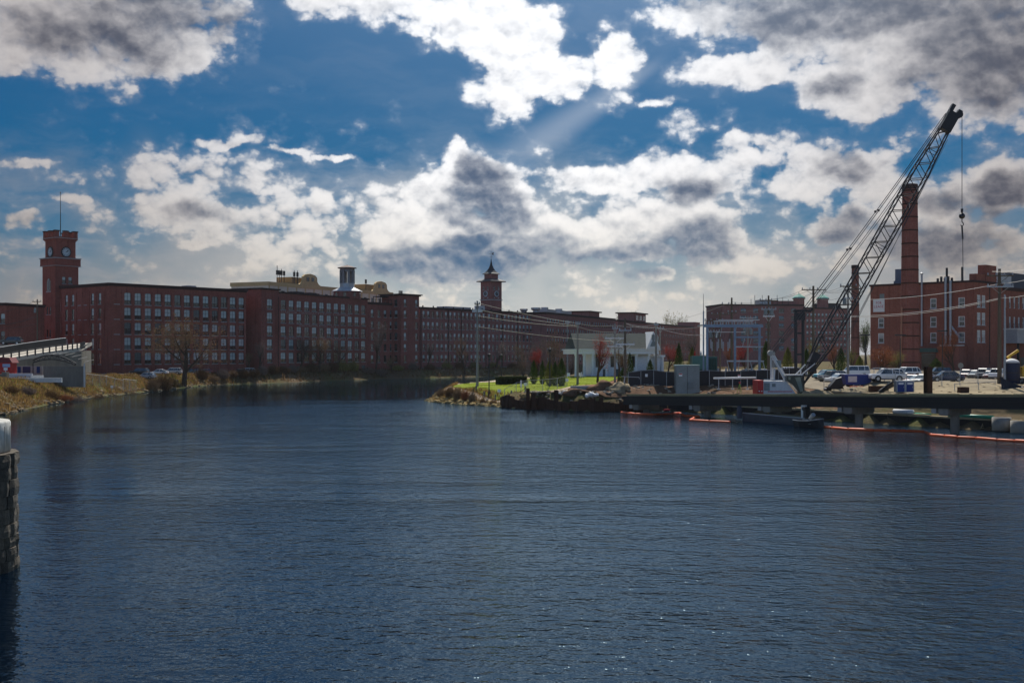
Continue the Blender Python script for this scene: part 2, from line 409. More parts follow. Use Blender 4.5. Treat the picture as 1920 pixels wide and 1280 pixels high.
LETTER = mat('faded_lettering', (.50, .42, .38), .9, .75, .5, col2=(.22, .10, .085), detail=6)
LETRED = mat('red_lettering', (.45, .03, .04), .7)
MESHG = mat('fence_screen', (.045, .045, .05), .85, .3, .8)

def glass_mat(name, base, rough=.08, spec=.6):
    m = mat(name, base, rough, spec=spec, coat=.4); return m
GL_L = mat('window_glass_sky_blind', (.48, .58, .58), .12, .6, .18, spec=.7, coat=.6, col2=(.20, .27, .28), coord='Object')  # pale base colour stands for blinds and for sky reflection painted in
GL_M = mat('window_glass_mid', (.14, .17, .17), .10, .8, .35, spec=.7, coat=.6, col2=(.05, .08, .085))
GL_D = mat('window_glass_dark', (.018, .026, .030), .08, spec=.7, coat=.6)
GL_B = mat('window_blind', (.50, .50, .48), .5, .3, .5, spec=.5, coat=.3)
GL_BL = mat('window_glass_blue', (.07, .17, .24), .1, .5, .3, spec=.7, coat=.5)

# ================================================================== the river and the ground
RIVER = [(-44, -90), (-44, 40), (-56, 95), (-70.8, 162), (-76, 188), (-82, 225), (-82.2, 253), (-82.2, 291), (-83.5, 308), (-81, 322), (-73, 336), (-66, 349),
         (-56, 374), (-42.5, 400), (-29, 411), (-20, 424), (18, 478), (28, 498), (62, 590), (84, 640),
         (125, 630), (96, 430), (62, 345), (27, 303), (6, 268), (-8, 238), (-14, 220), (-15, 212), (-13.5, 206), (-9, 198.7), (-1.7, 187.5), (2.4, 180.5), (12.3, 172.5), (20, 174), (26, 172), (53.5, 129), (66, 108), (73, 60), (76, -90)]
RV = np.array(RIVER)
def river_sd(x, y):
    """signed distance to the river outline, positive on land"""
    x = np.asarray(x, float); y = np.asarray(y, float)
    d = np.full(x.shape, 1e9); ins = np.zeros(x.shape, bool); seg = np.zeros(x.shape, int)
    n = len(RV)
    for i in range(n):
        ax, ay = RV[i]; bx, by = RV[(i + 1) % n]
        vx, vy = bx - ax, by - ay; L = vx * vx + vy * vy
        tt = np.clip(((x - ax) * vx + (y - ay) * vy) / L, 0, 1)
        dd = np.hypot(x - ax - tt * vx, y - ay - tt * vy)
        seg = np.where(dd < d, i, seg); d = np.minimum(d, dd)
        c = ((ay > y) != (by > y))
        with np.errstate(divide='ignore', invalid='ignore'):
            xi = ax + (y - ay) * vx / (vy if vy else 1e-9)
        ins ^= (c & (x < xi))
    return np.where(ins, -d, d), seg
CTRL = np.array([(-9, 207, 2.3), (-2, 193, 2.1), (5, 190, 2.3), (8, 205, 3.0), (-5.8, 207, 2.9), (0, 215, 3.0), (13, 232, 4.0), (25, 242, 4.2), (12, 184, 2.4), (17, 188, 3.1), (15, 196, 3.3), (5, 226, 3.4), (-4, 226, 2.9),
    (22, 183, 3.75), (30, 181, 3.7), (38, 181, 3.7), (46, 184, 4.0), (24, 175, 2.7), (33, 168, 1.9), (38, 164, 1.9), (43, 160, 2.0), (36, 174, 2.6), (45, 168, 3.0), (30, 172, 2.3),
    (51, 162, 4.7), (58, 158, 4.7), (48, 150, 3.6), (54, 143, 3.6), (60, 132, 3.6), (62, 150, 4.6), (70, 140, 4.6), (56, 136, 3.3), (49, 143, 2.9), (46, 154, 3.2), (68, 112, 3.2), (90, 60, 4.0),
    (60, 200, 4.6), (80, 170, 4.7), (90, 250, 4.6), (112, 285, 4.5), (40, 230, 4.4), (45, 205, 4.3), (120, 200, 4.8), (60, 300, 4.5), (150, 350, 4.6),
    (-85, 195, 3.7), (-93, 240, 4.0), (-92, 300, 3.1), (-105, 306, 3.3), (-120, 230, 4.2), (-64, 118, 3.6), (-80, 150, 3.7), (-95, 200, 3.9), (-90, 330, 2.9), (-85, 326, 2.8), (-77, 341, 2.6), (-140, 320, 4.5), (-90, 275, 3.4), (-62, 378, 3.0), (-48, 410, 3.0), (-20, 440, 3.0),
    (-300, 200, 5), (300, 200, 5), (0, 700, 4.5), (-300, 700, 5), (300, 700, 4.5), (-120, 0, 4.5), (140, 0, 4.5)], float)
def smooth(t): t = np.clip(t, 0, 1); return t * t * (3 - 2 * t)
def hnoise(x, y):
    return (np.sin(x * .31 + 1.3 * np.sin(y * .23)) + np.sin(y * .37 + 1.7 * np.sin(x * .19 + 1)) + .6 * np.sin(x * .83 + y * .71) + .5 * np.sin(x * 1.3 - y * 1.1 + 2)) / 3.1
def height(x, y):
    x = np.asarray(x, float); y = np.asarray(y, float)
    num = np.zeros(x.shape); den = np.zeros(x.shape)
    for cx, cy, cz in CTRL:
        w = 1.0 / ((x - cx) ** 2 + (y - cy) ** 2 + 6.0) ** 1.6
        num += w * cz; den += w
    land = num / den
    sd, seg = river_sd(x, y)
    wdt = np.where(np.isin(seg, [1, 2, 3, 4, 5, 6]), 9.5, 4.0)
    wdt = np.where(np.isin(seg, [30, 31]), 2.0, wdt)
    wdt = np.where(np.isin(seg, [27, 28, 29]), 5.0, wdt)
    wdt = np.where(np.isin(seg, [33, 34, 35]), 3.0, wdt)
    out = .12 + (land - .12) * smooth(sd / wdt) ** .8
    out = np.where(np.isin(seg, [33, 34, 35]) & (sd > 0), np.minimum(land, 1.25 + np.clip((sd - 2.5) / 5.0, 0, 1) * (land - 1.25)), out)
    out = out + hnoise(x, y) * .10 * np.clip(sd / 6, 0, 1) * np.where(np.abs(x) < 190, 1, 0)
    inn = np.maximum(-2.5, .12 + sd * .5)
    return np.where(sd > 0, out, inn)
def H(x, y): return float(height(np.array([x]), np.array([y]))[0])

def build_ground():
    xs = np.concatenate([[-9000, -4000, -2000, -1000, -600, -400, -280, -220], np.arange(-170, 201, 2.0), [240, 300, 420, 650, 1000, 2000, 4000, 9000]])
    ys = np.concatenate([[-3000, -1000, -400, -160, -90], np.arange(-60, 100, 8.0), np.arange(100, 340, 2.0), np.arange(340, 660, 4.0), [700, 800, 1000, 1500, 3000, 6000, 12000]])
    X, Y = np.meshgrid(xs, ys); Z = height(X, Y)
    nx, ny = len(xs), len(ys)
    me = bpy.data.meshes.new('ground'); vs = np.stack([X, Y, Z], -1).reshape(-1, 3)
    idx = np.arange(nx * ny).reshape(ny, nx)
    fs = np.stack([idx[:-1, :-1], idx[:-1, 1:], idx[1:, 1:], idx[1:, :-1]], -1).reshape(-1, 4)
    me.from_pydata(vs.tolist(), [], fs.tolist()); me.polygons.foreach_set('use_smooth', [True] * len(fs))
    m = bpy.data.materials.new('earth_and_dry_grass'); m.use_nodes = True; t = NT(m.node_tree); b = t.n['Principled BSDF']
    b.inputs['Roughness'].default_value = .95; b.inputs['Specular IOR Level'].default_value = .02
    tc = t.new('ShaderNodeTexCoord').outputs['Object']
    n1 = t.noise(tc, .09, 6, .62); n2 = t.noise(tc, .6, 5, .65); n3 = t.noise(tc, 4.0, 4, .65)
    c = t.mix(t.ramp(n1, .38, .62), C(.115, .085, .055), C(.075, .080, .032))
    c = t.mix(t.ramp(n2, .45, .7), c, C(.12, .09, .055))
    c = t.mix(1.0, c, t.mix(n3, C(.5, .5, .5), C(1.5, 1.5, 1.5)), 'MULTIPLY')
    t.l.new(c, b.inputs['Base Color'])
    bp = t.new('ShaderNodeBump'); bp.inputs['Distance'].default_value = .25; t.l.new(t.noise(tc, 1.4, 5, .65), bp.inputs['Height']); t.l.new(bp.outputs[0], b.inputs['Normal'])
    me.materials.append(m)
    link('ground', me, kind='structure')
build_ground()

def inside(poly, x, y):
    c = False; n = len(poly)
    for i in range(n):
        ax, ay = poly[i]; bx, by = poly[(i + 1) % n]
        if (ay > y) != (by > y) and x < ax + (y - ay) * (bx - ax) / (by - ay): c = not c
    return c
def sheet(name, poly, off, m, res=2.0):
    """a surface that lies on the ground, off metres above it"""
    bm = bmesh.new(); f = bm.faces.new([bm.verts.new((x, y, 0)) for x, y in poly])
    px = [p[0] for p in poly]; py = [p[1] for p in poly]
    for axis, lo, hi in ((0, min(px), max(px)), (1, min(py), max(py))):
        k = math.ceil(lo / res) * res
        while k < hi:
            co = (k, 0, 0) if axis == 0 else (0, k, 0); no = (1, 0, 0) if axis == 0 else (0, 1, 0)
            bmesh.ops.bisect_plane(bm, geom=bm.verts[:] + bm.edges[:] + bm.faces[:], plane_co=co, plane_no=no); k += res
    bm.verts.ensure_lookup_table()
    xs = np.array([v.co.x for v in bm.verts]); ys = np.array([v.co.y for v in bm.verts]); zs = height(xs, ys) + off
    for v, z in zip(bm.verts, zs): v.co.z = z
    bmesh.ops.triangulate(bm, faces=bm.faces[:])
    me = bpy.data.meshes.new(name); bm.to_mesh(me); bm.free()
    me.polygons.foreach_set('use_smooth', [True] * len(me.polygons)); me.materials.append(m)
    return link(name, me, kind='structure')

def build_water():
    mb = MB(); xs = [-400, -200, -100, -40, 0, 40, 100, 200, 400]; ys = [-200, -60, 0, 30, 60, 100, 160, 240, 340, 480, 700]
    idx = {}
    for j, y in enumerate(ys):
        for i, x in enumerate(xs): idx[i, j] = len(mb.v); mb.v.append((x, y, 0))
    for j in range(len(ys) - 1):
        for i in range(len(xs) - 1): mb.f.append((idx[i, j], idx[i + 1, j], idx[i + 1, j + 1], idx[i, j + 1])); mb.m.append(0)
    m = bpy.data.materials.new('river_water'); m.use_nodes = True; t = NT(m.node_tree); t.n.clear()
    mo = t.new('ShaderNodeOutputMaterial'); dif = t.new('ShaderNodeBsdfDiffuse'); glo = t.new('ShaderNodeBsdfGlossy'); fr = t.new('ShaderNodeFresnel'); mx = t.new('ShaderNodeMixShader')
    dif.inputs[0].default_value = C(.0007, .0032, .0085); glo.inputs[0].default_value = C(.66, .86, 1.0); glo.inputs['Roughness'].default_value = .05; fr.inputs[0].default_value = 1.333
    t.l.new(fr.outputs[0], mx.inputs[0]); t.l.new(dif.outputs[0], mx.inputs[1]); t.l.new(glo.outputs[0], mx.inputs[2]); t.l.new(mx.outputs[0], mo.inputs[0])
    tc = t.new('ShaderNodeTexCoord').outputs['Object']
    rip = t.vm('MULTIPLY', tc, (1.25, 1.6, 1.0))
    rot = t.new('ShaderNodeVectorRotate', rotation_type='Z_AXIS'); t.l.new(tc, rot.inputs[0]); rot.inputs['Angle'].default_value = R(14)
    rip2 = t.vm('MULTIPLY', rot.outputs[0], (.62, 1.2, 1.0))
    n1 = t.noise(rip, 1.15, 3, .55); n2 = t.noise(rip2, .42, 3, .5, dist=.6); n3 = t.noise(rip2, 2.6, 2, .5)
    h = t.math('ADD', t.math('MULTIPLY', n1, .50), t.math('ADD', t.math('MULTIPLY', n2, .70), t.math('MULTIPLY', n3, .16)))
    # gusts: calm lanes and rougher patches; sheltered under the left bank and behind the point
    sep = t.new('ShaderNodeSeparateXYZ'); t.l.new(tc, sep.inputs[0])
    gust = t.noise(t.vm('MULTIPLY', tc, (.55, 1.0, 1.0)), .035, 4, .6, dist=.8)
    side = t.math('ADD', sep.outputs[0], t.math('MULTIPLY', sep.outputs[1], .30))
    shelter = t.ramp(side, -22.0, 26.0, .07, 1.0)
    far = t.ramp(sep.outputs[1], 175.0, 250.0, 1.0, .05)
    amp = t.math('MULTIPLY', t.math('MULTIPLY', shelter, far), t.ramp(gust, .30, .66, .40, 1.30))
    bp = t.new('ShaderNodeBump'); bp.inputs['Strength'].default_value = 1.0; bp.inputs['Distance'].default_value = .27
    t.l.new(t.math('MULTIPLY', h, amp), bp.inputs['Height']); [t.l.new(bp.outputs[0], n_.inputs['Normal']) for n_ in (dif, glo, fr)]
    mb.obj('river_water', m, kind='structure')
build_water()

# paved and planted surfaces
ASPH = mat('asphalt', (.10, .095, .09), .92, .4, .25, bump=.01)
SANDY = mat('sandy_gravel', (.30, .25, .17), .95, .6, .35, bump=.06, bscale=2.5, col2=(.19, .155, .105))
DIRT = mat('turned_dirt', (.155, .095, .062), .95, .6, .45, bump=.2, bscale=1.3, col2=(.075, .05, .036))
MULCH = mat('red_mulch', (.21, .115, .075), .95, .5, .8, bump=.1, bscale=2.0, col2=(.10, .055, .04))
LAWNM = mat('spring_lawn', (.15, .20, .018), .95, .4, .5, bump=.05, bscale=5.0, col2=(.20, .20, .03))
PATHM = mat('pale_path', (.46, .38, .30), .95, .3, .5)
sheet('lawn', [(-8.2, 205.5), (-2.2, 191.5), (4.5, 191), (9.5, 196), (13, 200), (20, 224), (24, 232), (8, 236), (-1, 233), (-8, 222), (-11, 212)], .06, LAWNM)
sheet('footpath', [(-11, 212.4), (-8.3, 222.4), (-1, 233.4), (8, 236.4), (24, 232.4), (24, 235), (7, 238.5), (-3, 236), (-10, 224), (-13.2, 213.0), (-11.5, 206.5), (-7.5, 199.6), (-2, 190.2), (4.5, 189.2), (10.5, 194.5), (9.6, 195.6), (4.4, 190.6), (-2.3, 191.1), (-8.5, 205)], .075, PATHM)
sheet('planting_bed', [(9.8, 195.5), (17, 190), (23, 196), (24, 214), (19.8, 222), (13.4, 200)], .07, MULCH)
sheet('dirt_yard', [(3, 182.5), (12.3, 175), (20, 176), (27, 174), (40, 154), (52, 141), (58, 150), (47, 170), (40, 183), (22, 187), (17, 189), (10, 194), (5, 189)], .065, DIRT)
sheet('gravel_yard', [(46, 172), (44, 160), (50, 145), (56, 134), (70, 118), (110, 130), (100, 170), (62, 160.2), (58, 160.6), (48, 166)], .085, SANDY)
sheet('parking_lot', [(41, 185), (48, 167), (58, 161), (63, 160.6), (90, 168), (140, 200), (150, 300), (108, 280), (90, 296), (58, 300), (30, 262), (36, 230), (40, 205)], .07, mat('pale_asphalt', (.25, .215, .165), .95, .4, .2, bump=.01))
sheet('mill_parking_lot', [(-92, 262), (-88, 290), (-88, 310), (-86, 322), (-78, 337), (-78, 345), (-107, 311), (-150, 330), (-150, 262), (-110, 250)], .07, ASPH)
sheet('sandy_lot', [(-91.5, 236), (-91.5, 261.5), (-110, 249.5), (-125, 262), (-125, 236), (-101, 222)], .075, mat('sandy_lot', (.42, .36, .27), .95, .35, .3))

# ================================================================== windows and facades
WIN = {}
def win_meshes(key, w, h, cols, rows, split=.36, frame=DARKW, bar=.06, edge=.09, upper=GL_L, lower=GL_D):
    """frame, pane and sill meshes, origin at the middle of the opening's foot; -y faces out"""
    if key in WIN: return WIN[key]
    f = MB()
    f.box(-w / 2, -w / 2 + edge, .08, .2, 0, h); f.box(w / 2 - edge, w / 2, .08, .2, 0, h)
    f.box(-w / 2 + edge, w / 2 - edge, .08, .2, 0, edge); f.box(-w / 2 + edge, w / 2 - edge, .08, .2, h - edge, h)
    for i in range(1, cols):
        x = -w / 2 + w * i / cols; f.box(x - bar / 2, x + bar / 2, .10, .2, edge, h - edge)
    for j in range(1, rows):
        z = h * j / rows; bw = bar * (1.5 if rows == 3 and j == 1 else 1)
        f.box(-w / 2 + edge, w / 2 - edge, .105, .195, z - bw / 2, z + bw / 2)
    fm = f.mesh('window', frame)
    def pane(u, l, sp):
        p = MB(); a, b = -w / 2 + edge * .6, w / 2 - edge * .6
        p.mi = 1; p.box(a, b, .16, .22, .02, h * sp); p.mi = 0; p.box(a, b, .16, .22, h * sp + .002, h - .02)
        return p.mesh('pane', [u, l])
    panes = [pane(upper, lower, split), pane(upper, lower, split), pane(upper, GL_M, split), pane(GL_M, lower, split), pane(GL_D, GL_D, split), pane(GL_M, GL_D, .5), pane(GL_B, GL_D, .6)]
    s = MB(); s.box(-w / 2 - .12, w / 2 + .12, -.12, .2, -.2, 0.0)
    sm = s.mesh('sill', GRAN)
    WIN[key] = (fm, panes, sm); return WIN[key]

rng = random.Random(11)
def facade(mb, M, width, z0, z1, cols, rows, skip=(), rise=.22, depth=.32):
    """wall skin with real openings. cols: (centre, width); rows: (sill, height). returns the opening list"""
    def q(a, b, c, d): mb.quad(*[tuple(M @ Vector(p)) for p in (a, b, c, d)])
    u = 0.0; out = []
    for ci, (uc, w) in enumerate(cols):
        l, r = uc - w / 2, uc + w / 2
        if l > u: q((u, 0, z0), (l, 0, z0), (l, 0, z1), (u, 0, z1))
        z = z0
        for ri, (zs, h) in enumerate(sorted(rows)):
            if (ci, ri) in skip: continue
            q((l, 0, z), (r, 0, z), (r, 0, zs), (l, 0, zs))
            zt = zs + h
            nseg = 4 if rise > 0 else 1
            arc = [(l + w * i / nseg, zt - rise * (2 * i / nseg - 1) ** 2) for i in range(nseg + 1)]
            za = zt - rise
            # reveals
            q((l, 0, zs), (l, depth, zs), (l, depth, za), (l, 0, za)); q((r, depth, zs), (r, 0, zs), (r, 0, za), (r, depth, za))
            q((l, depth, zs), (l, 0, zs), (r, 0, zs), (r, depth, zs))
            for i in range(nseg):
                (xa, a1), (xb, b1) = arc[i], arc[i + 1]
                q((xa, 0, a1), (xa, depth, a1), (xb, depth, b1), (xb, 0, b1))
                zz = zt + .02
                q((xa, 0, a1), (xb, 0, b1), (xb, 0, zz), (xa, 0, zz))
            z = zt + .02; out.append((ci, ri, uc, zs))
        q((l, 0, z), (r, 0, z), (r, 0, z1), (l, 0, z1)); u = r
    if u < width: q((u, 0, z0), (width, 0, z0), (width, 0, z1), (u, 0, z1))
    return out

def put_windows(root, M, opens, key, weights=(5, 5, 2, 2, 2, 1, 0), sill=True, z_lim=None):
    fm, panes, sm = WIN[key]
    for ci, ri, uc, zs in opens:
        wo = link('window', fm, root, M @ T(uc, 0, zs))
        wt = list(weights)
        top = len({o[1] for o in opens}) - 1
        if ri >= top - 1: wt[0] *= 3; wt[1] *= 3  # upper rows favour panes with the sky reflection in their colour
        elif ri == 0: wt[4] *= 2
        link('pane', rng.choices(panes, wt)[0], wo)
        if sill: link('sill', sm, wo)

def place(A, B):
    """matrix with origin at A (x,y), x axis towards B, y axis away from the viewer"""
    a = math.atan2(B[1] - A[1], B[0] - A[0]); return T(A[0], A[1], 0) @ RZ(a), math.hypot(B[0] - A[0], B[1] - A[1])
def along(A, d, u, w=0): return (A[0] + d[0] * u - d[1] * w, A[1] + d[1] * u + d[0] * w)
def pxu(A, d, px):
    """how far along a wall from A in direction d the photo column px lies"""
    k = (px - 960) / F; return (A[1] * k - A[0]) / (d[0] - k * d[1])

def shell(mb, L, dp, z0, z1, skip_front=True):
    """the other walls of a box building in local axes"""
    if not skip_front: mb.quad((0, 0, z0), (L, 0, z0), (L, 0, z1), (0, 0, z1))
    mb.quad((L, 0, z0), (L, dp, z0), (L, dp, z1), (L, 0, z1)); mb.quad((L, dp, z0), (0, dp, z0), (0, dp, z1), (L, dp, z1)); mb.quad((0, dp, z0), (0, 0, z0), (0, 0, z1), (0, dp, z1))
def roof_part(root, L, dp, z1, over=.5, th=.55, m=CORN, name='roof'):
    r = MB(); r.box(-over, L + over, -over, dp + over, z1 + .002, z1 + th); r.obj(name, m, root)
    r = MB(); r.box(-over * .5, L + over * .5, -over * .5, dp + over * .5, z1 - .35, z1 - .002); return r.obj('cornice', m, root)

I4 = Matrix.Identity(4)
win_meshes('big', 2.0, 3.15, 2, 3, .33)
win_meshes('big2', 2.5, 3.05, 2, 3, .33)
win_meshes('tall', 1.3, 3.0, 1, 3, .36)
win_meshes('slim', 1.35, 2.5, 1, 2, .45, edge=.07)
win_meshes('small', 1.3, 1.5, 1, 2, .5)
win_meshes('low', 2.0, 1.5, 2, 1, .9, upper=GL_M)
win_meshes('far', 1.5, 2.3, 1, 2, .4, bar=.06, edge=.05, upper=GL_L)

# ------------------------------------------------------------------ corner mill with the clock tower
dA = Vector((.641, .768)).normalized(); A1 = P2(205, 313); L1 = 44.7
def corner_mill():
    M0, _ = place(A1, along(A1, dA, 10)); root = thing('brick_mill', 'long five-storey red brick mill beside the crenellated clock tower', 'mill', M=M0)
    mb = MB(); z0, z1 = 1.5, 27.0
    rows = [(5.75 + 4.04 * i, 3.15) for i in range(5)]
    us = [5.48 + 3.135 * i for i in range(13)]
    op = facade(mb, I4, L1, z0, z1, [(u, 2.0) for u in us], rows)
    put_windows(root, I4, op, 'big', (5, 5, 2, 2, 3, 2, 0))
    # left face, receding to the tower; local frame of that wall
    Lf = 25.1; ML = T(0, Lf, 0) @ RZ(R(-90))
    lc = [(3.3, 1.3), (6.7, 1.3), (10.2, 1.3), (13.2, 1.3), (16.8, 1.3), (20.4, 1.3)]
    blind = [(2, i) for i in range(5)] + [(3, i) for i in range(5)]
    op = facade(mb, ML, Lf, z0, z1, lc, [(r, 3.0) for r, _ in rows], skip=blind)
    put_windows(root, ML, op, 'tall', (2, 2, 2, 3, 5, 2, 0))
    mb.quad((L1, 0, z0), (L1, Lf, z0), (L1, Lf, z1), (L1, 0, z1)); mb.quad((L1, Lf, z0), (0, Lf, z0), (0, Lf, z1), (L1, Lf, z1))
    mb.obj('wall', BR1, root)
    for i, u in enumerate([3.9] + [(us[k] + us[k + 1]) / 2 for k in range(12)] + [L1 - .45]):
        p = MB(); p.box(u - .38, u + .38, -.16, -.002, z0, z1 - 1.6); p.obj('pier', BR1, root)
    p = MB(); p.box(0, 1.0, -.16, -.002, z0, z1 - .4); p.obj('pier', BR1, root)
    for u in (.4, 5.0, 8.45, 11.7, 15.0, 18.6, 22.4):
        p = MB(); p.box(u - .3, u + .3, -.16, -.002, z0, z1 - 1.6, ML); p.obj('pier', BR1, root)
    for r, _ in rows:                           # blind recesses near the corner keep their stone sills
        b = MB(); b.box(1.3, 3.1, -.1, -.002, r - .2, r); b.obj('blind_sill', GRAN, root)
        for u in (10.2, 13.2):
            b = MB(); b.box(u - .75, u + .75, -.1, -.002, r - .2, r, ML); b.obj('blind_sill', GRAN, root)
    roof_part(root, L1, Lf, z1, .45, .5)
    b = MB(); b.box(30, 33, 8, 11, 27.5, 28.4); b.obj('roof_vent', GREYM, root)
    return root
corner_mill()

def clock_dial(root, M, r, dialm, t_h, t_m, dark_ring=True, markm=BLACKM):
    """dial as a part: ring, twelve bars, two hands"""
    d = MB(); n = 28
    vs = [(r * math.cos(2 * math.pi * i / n), -.12, r * math.sin(2 * math.pi * i / n)) for i in range(n)]
    vb = [(x, .05, z) for x, _, z in vs]
    d.add([tuple(M @ Vector(v)) for v in vs + vb], [tuple(range(n))] + [((i + 1) % n, i, n + i, n + (i + 1) % n) for i in range(n)])
    o = d.obj('clock_face', dialm, root)
    g = MB()
    for i in range(n):
        a0, a1 = 2 * math.pi * i / n, 2 * math.pi * (i + 1) / n
        pts = [(ra * math.cos(a), y, ra * math.sin(a)) for a in (a0, a1) for ra in (r * .97, r * 1.22) for y in (-.22,)]
        p = [(r * .97 * math.cos(a0), -.22, r * .97 * math.sin(a0)), (r * 1.2 * math.cos(a0), -.22, r * 1.2 * math.sin(a0)), (r * 1.2 * math.cos(a1), -.22, r * 1.2 * math.sin(a1)), (r * .97 * math.cos(a1), -.22, r * .97 * math.sin(a1))]
        g.quad(*[tuple(M @ Vector(v)) for v in p])
        p = [(r * 1.2 * math.cos(a0), -.22, r * 1.2 * math.sin(a0)), (r * 1.2 * math.cos(a0), .02, r * 1.2 * math.sin(a0)), (r * 1.2 * math.cos(a1), .02, r * 1.2 * math.sin(a1)), (r * 1.2 * math.cos(a1), -.22, r * 1.2 * math.sin(a1))]
        g.quad(*[tuple(M @ Vector(v)) for v in p])
    g.obj('rim', BLACKM if dark_ring else DIAL, o)
    for i in range(12):
        a = R(90 - 30 * i); mk = MB()
        mk.box(r * .66, r * .92, -.15, -.122, -r * .045, r * .045, M @ Matrix.Rotation(-a, 4, 'Y')); mk.obj('numeral', markm, o)
    for ang, ln, wd in ((t_h, .55, .06), (t_m, .8, .04)):
        mk = MB(); mk.box(-r * .12, r * ln, -.19, -.155, -r * wd, r * wd, M @ Matrix.Rotation(-R(90 - ang), 4, 'Y')); mk.obj('hand', markm, o)

def clock_tower():
    E = along(A1, (-.768, .641), 25.1); Cc = along(E, (-.641, -.768), 1.5)
    M0, _ = place(Cc, along(Cc, dA, 10)); W = 7.0
    root = thing('clock_tower', 'square brick clock tower with battlements and a tall flagpole', 'tower', M=M0)
    ML = T(0, W, 0) @ RZ(R(-90))
    z0, zs, zt = 2.0, 33.3, 39.3
    mb = MB()
    rows = [(8.4, 2.4), (13.2, 2.2), (19.6, 2.2)]
    op = facade(mb, ML, W, z0, zs, [(2.7, .8), (4.2, .8)], rows); win_meshes('slot', .8, 2.2, 1, 2, .5, upper=GL_M); put_windows(root, ML, op, 'slot', (1, 1, 1, 2, 5, 2, 0))
    op = facade(mb, I4, W, z0, zs, [(2.6, 1.1), (4.5, 1.1)], [(28.3, 1.9)]); win_meshes('twr', 1.1, 1.9, 1, 2, .5); put_windows(root, I4, op, 'twr')
    mb.quad((W, 0, z0), (W, W, z0), (W, W, zs), (W, 0, zs)); mb.quad((W, W, z0), (0, W, z0), (0, W, zs), (W, W, zs)); mb.quad((0, 0, zs), (W, 0, zs), (W, W, zs), (0, W, zs))
    mb.obj('shaft', BR1, root)
    # arched belfry light on the left face
    b = MB(); b.extr([(2.5, 26.2), (4.5, 26.2), (4.5, 28.6), (4.2, 29.4), (3.5, 29.8), (2.8, 29.4), (2.5, 28.6)], -.06, -.01, ML); ar = b.obj('arched_window', GL_D, root)
    b = MB(); b.box(3.35, 3.65, -.14, -.065, 26.2, 29.6, ML); b.obj('mullion', GRAN, ar)
    b = MB(); b.box(2.3, 4.7, -.2, -.065, 25.8, 26.15, ML); b.obj('sill', GRAN, ar)
    # corner shoulders and the upper stage, set back
    b = MB(); b.box(-.45, W + .45, -.45, W + .45, zs + .005, zs + 1.9); b.obj('shoulder_band', BR1, root)
    for z in (zs - .05, zs + 1.95):
        b = MB(); b.box(-.62, W + .62, -.62, W + .62, z, z + .28) if z > zs + 1 else b.box(-.55, W + .55, -.55, W + .55, z - .1, z + .04); b.obj('stone_band', GRAN, root)
    c0, c1 = .55, W - .55; zu = zs + 2.24
    b = MB(); b.box(c0, c1, c0, c1, zu, zt + 1.0); b.obj('clock_stage', BR1, root)
    MF = T(W / 2, c0 - .01, 37.2); MLf = ML @ T(W / 2, c0 - .01, 37.2)
    for m_ in (MF, MLf): clock_dial(root, m_, 1.25, DIAL, 64, 48)
    for m_ in (I4, ML):
        b = MB(); b.box(W / 2 - 1.6, W / 2 + 1.6, c0 - .2, c0 - .003, 35.35, 35.6, m_); b.obj('stone_band', GRAN, root)
    # corbelled parapet and merlons
    b = MB()
    for k, (e, za, zb) in enumerate(((.2, zt + 1.0, zt + 1.3), (.42, zt + 1.302, zt + 1.7))): b.box(c0 - e, c1 + e, c0 - e, c1 + e, za, zb)
    b.obj('corbel_table', BR1, root)
    b = MB(); b.box(c0 - .55, c1 + .55, c0 - .55, c1 + .55, zt + 1.702, zt + 1.85); b.obj('stone_band', GRAN, root)
    lo, hi = c0 - .42, c1 + .42; zz = zt + 1.852
    b = MB()
    b.box(lo, hi, lo, lo + .45, zz, zz + .3); b.box(lo, hi, hi - .45, hi, zz, zz + .3); b.box(lo, lo + .45, lo + .451, hi - .451, zz, zz + .3); b.box(hi - .45, hi, lo + .451, hi - .451, zz, zz + .3)
    b.obj('parapet', BR1, root)
    st = (hi - lo - 1.15) / 2
    for i in range(3):
        for j in range(3):
            if i == 1 and j == 1: continue
            x, y = lo + st * i, lo + st * j
            b = MB(); b.box(x, x + 1.15, y, y + 1.15, zz + .302, zz + 1.75); mo = b.obj('merlon', BR1, root)
            b = MB(); b.box(x - .12, x + 1.27, y - .12, y + 1.27, zz + 1.752, zz + 2.05); b.obj('coping', CORN, mo)
    b = MB(); b.cyl((W / 2, W / 2, zz - .3), (W / 2, W / 2, zz + 13.0), .13, .06, 6); fp = b.obj('flagpole', BLACKM, root)
    b = MB(); b.ball((W / 2, W / 2, zz + 13.1), .2, 6, 4); b.obj('finial', BLACKM, fp)
clock_tower()

# ------------------------------------------------------------------ second mill, with the painted lettering
dB = Vector((.44, .898)).normalized(); A2 = P2(490, 352); L2 = 58.0
def text_mesh(s, size, ext=.004):
    cu = bpy.data.curves.new('t', 'FONT'); cu.body = s; cu.size = size; cu.extrude = ext; cu.resolution_u = 2; cu.align_x = 'CENTER'; cu.align_y = 'CENTER'; cu.space_character = 1.12
    o = bpy.data.objects.new('t', cu); col.objects.link(o); bpy.context.view_layer.update()
    me = bpy.data.meshes.new_from_object(o.evaluated_get(bpy.context.evaluated_depsgraph_get()))
    bpy.data.objects.remove(o); bpy.data.curves.remove(cu); return me
def put_text(root, s, M, size, width, m, name='lettering', parent_kind=None):
    me = text_mesh(s, size); xs = [v.co.x for v in me.vertices]; k = width / (max(xs) - min(xs))
    me.materials.clear(); me.materials.append(m)
    return link(name, me, root, M @ Matrix.Rotation(R(90), 4, 'X') @ Matrix.Diagonal((k, 1, 1, 1)))
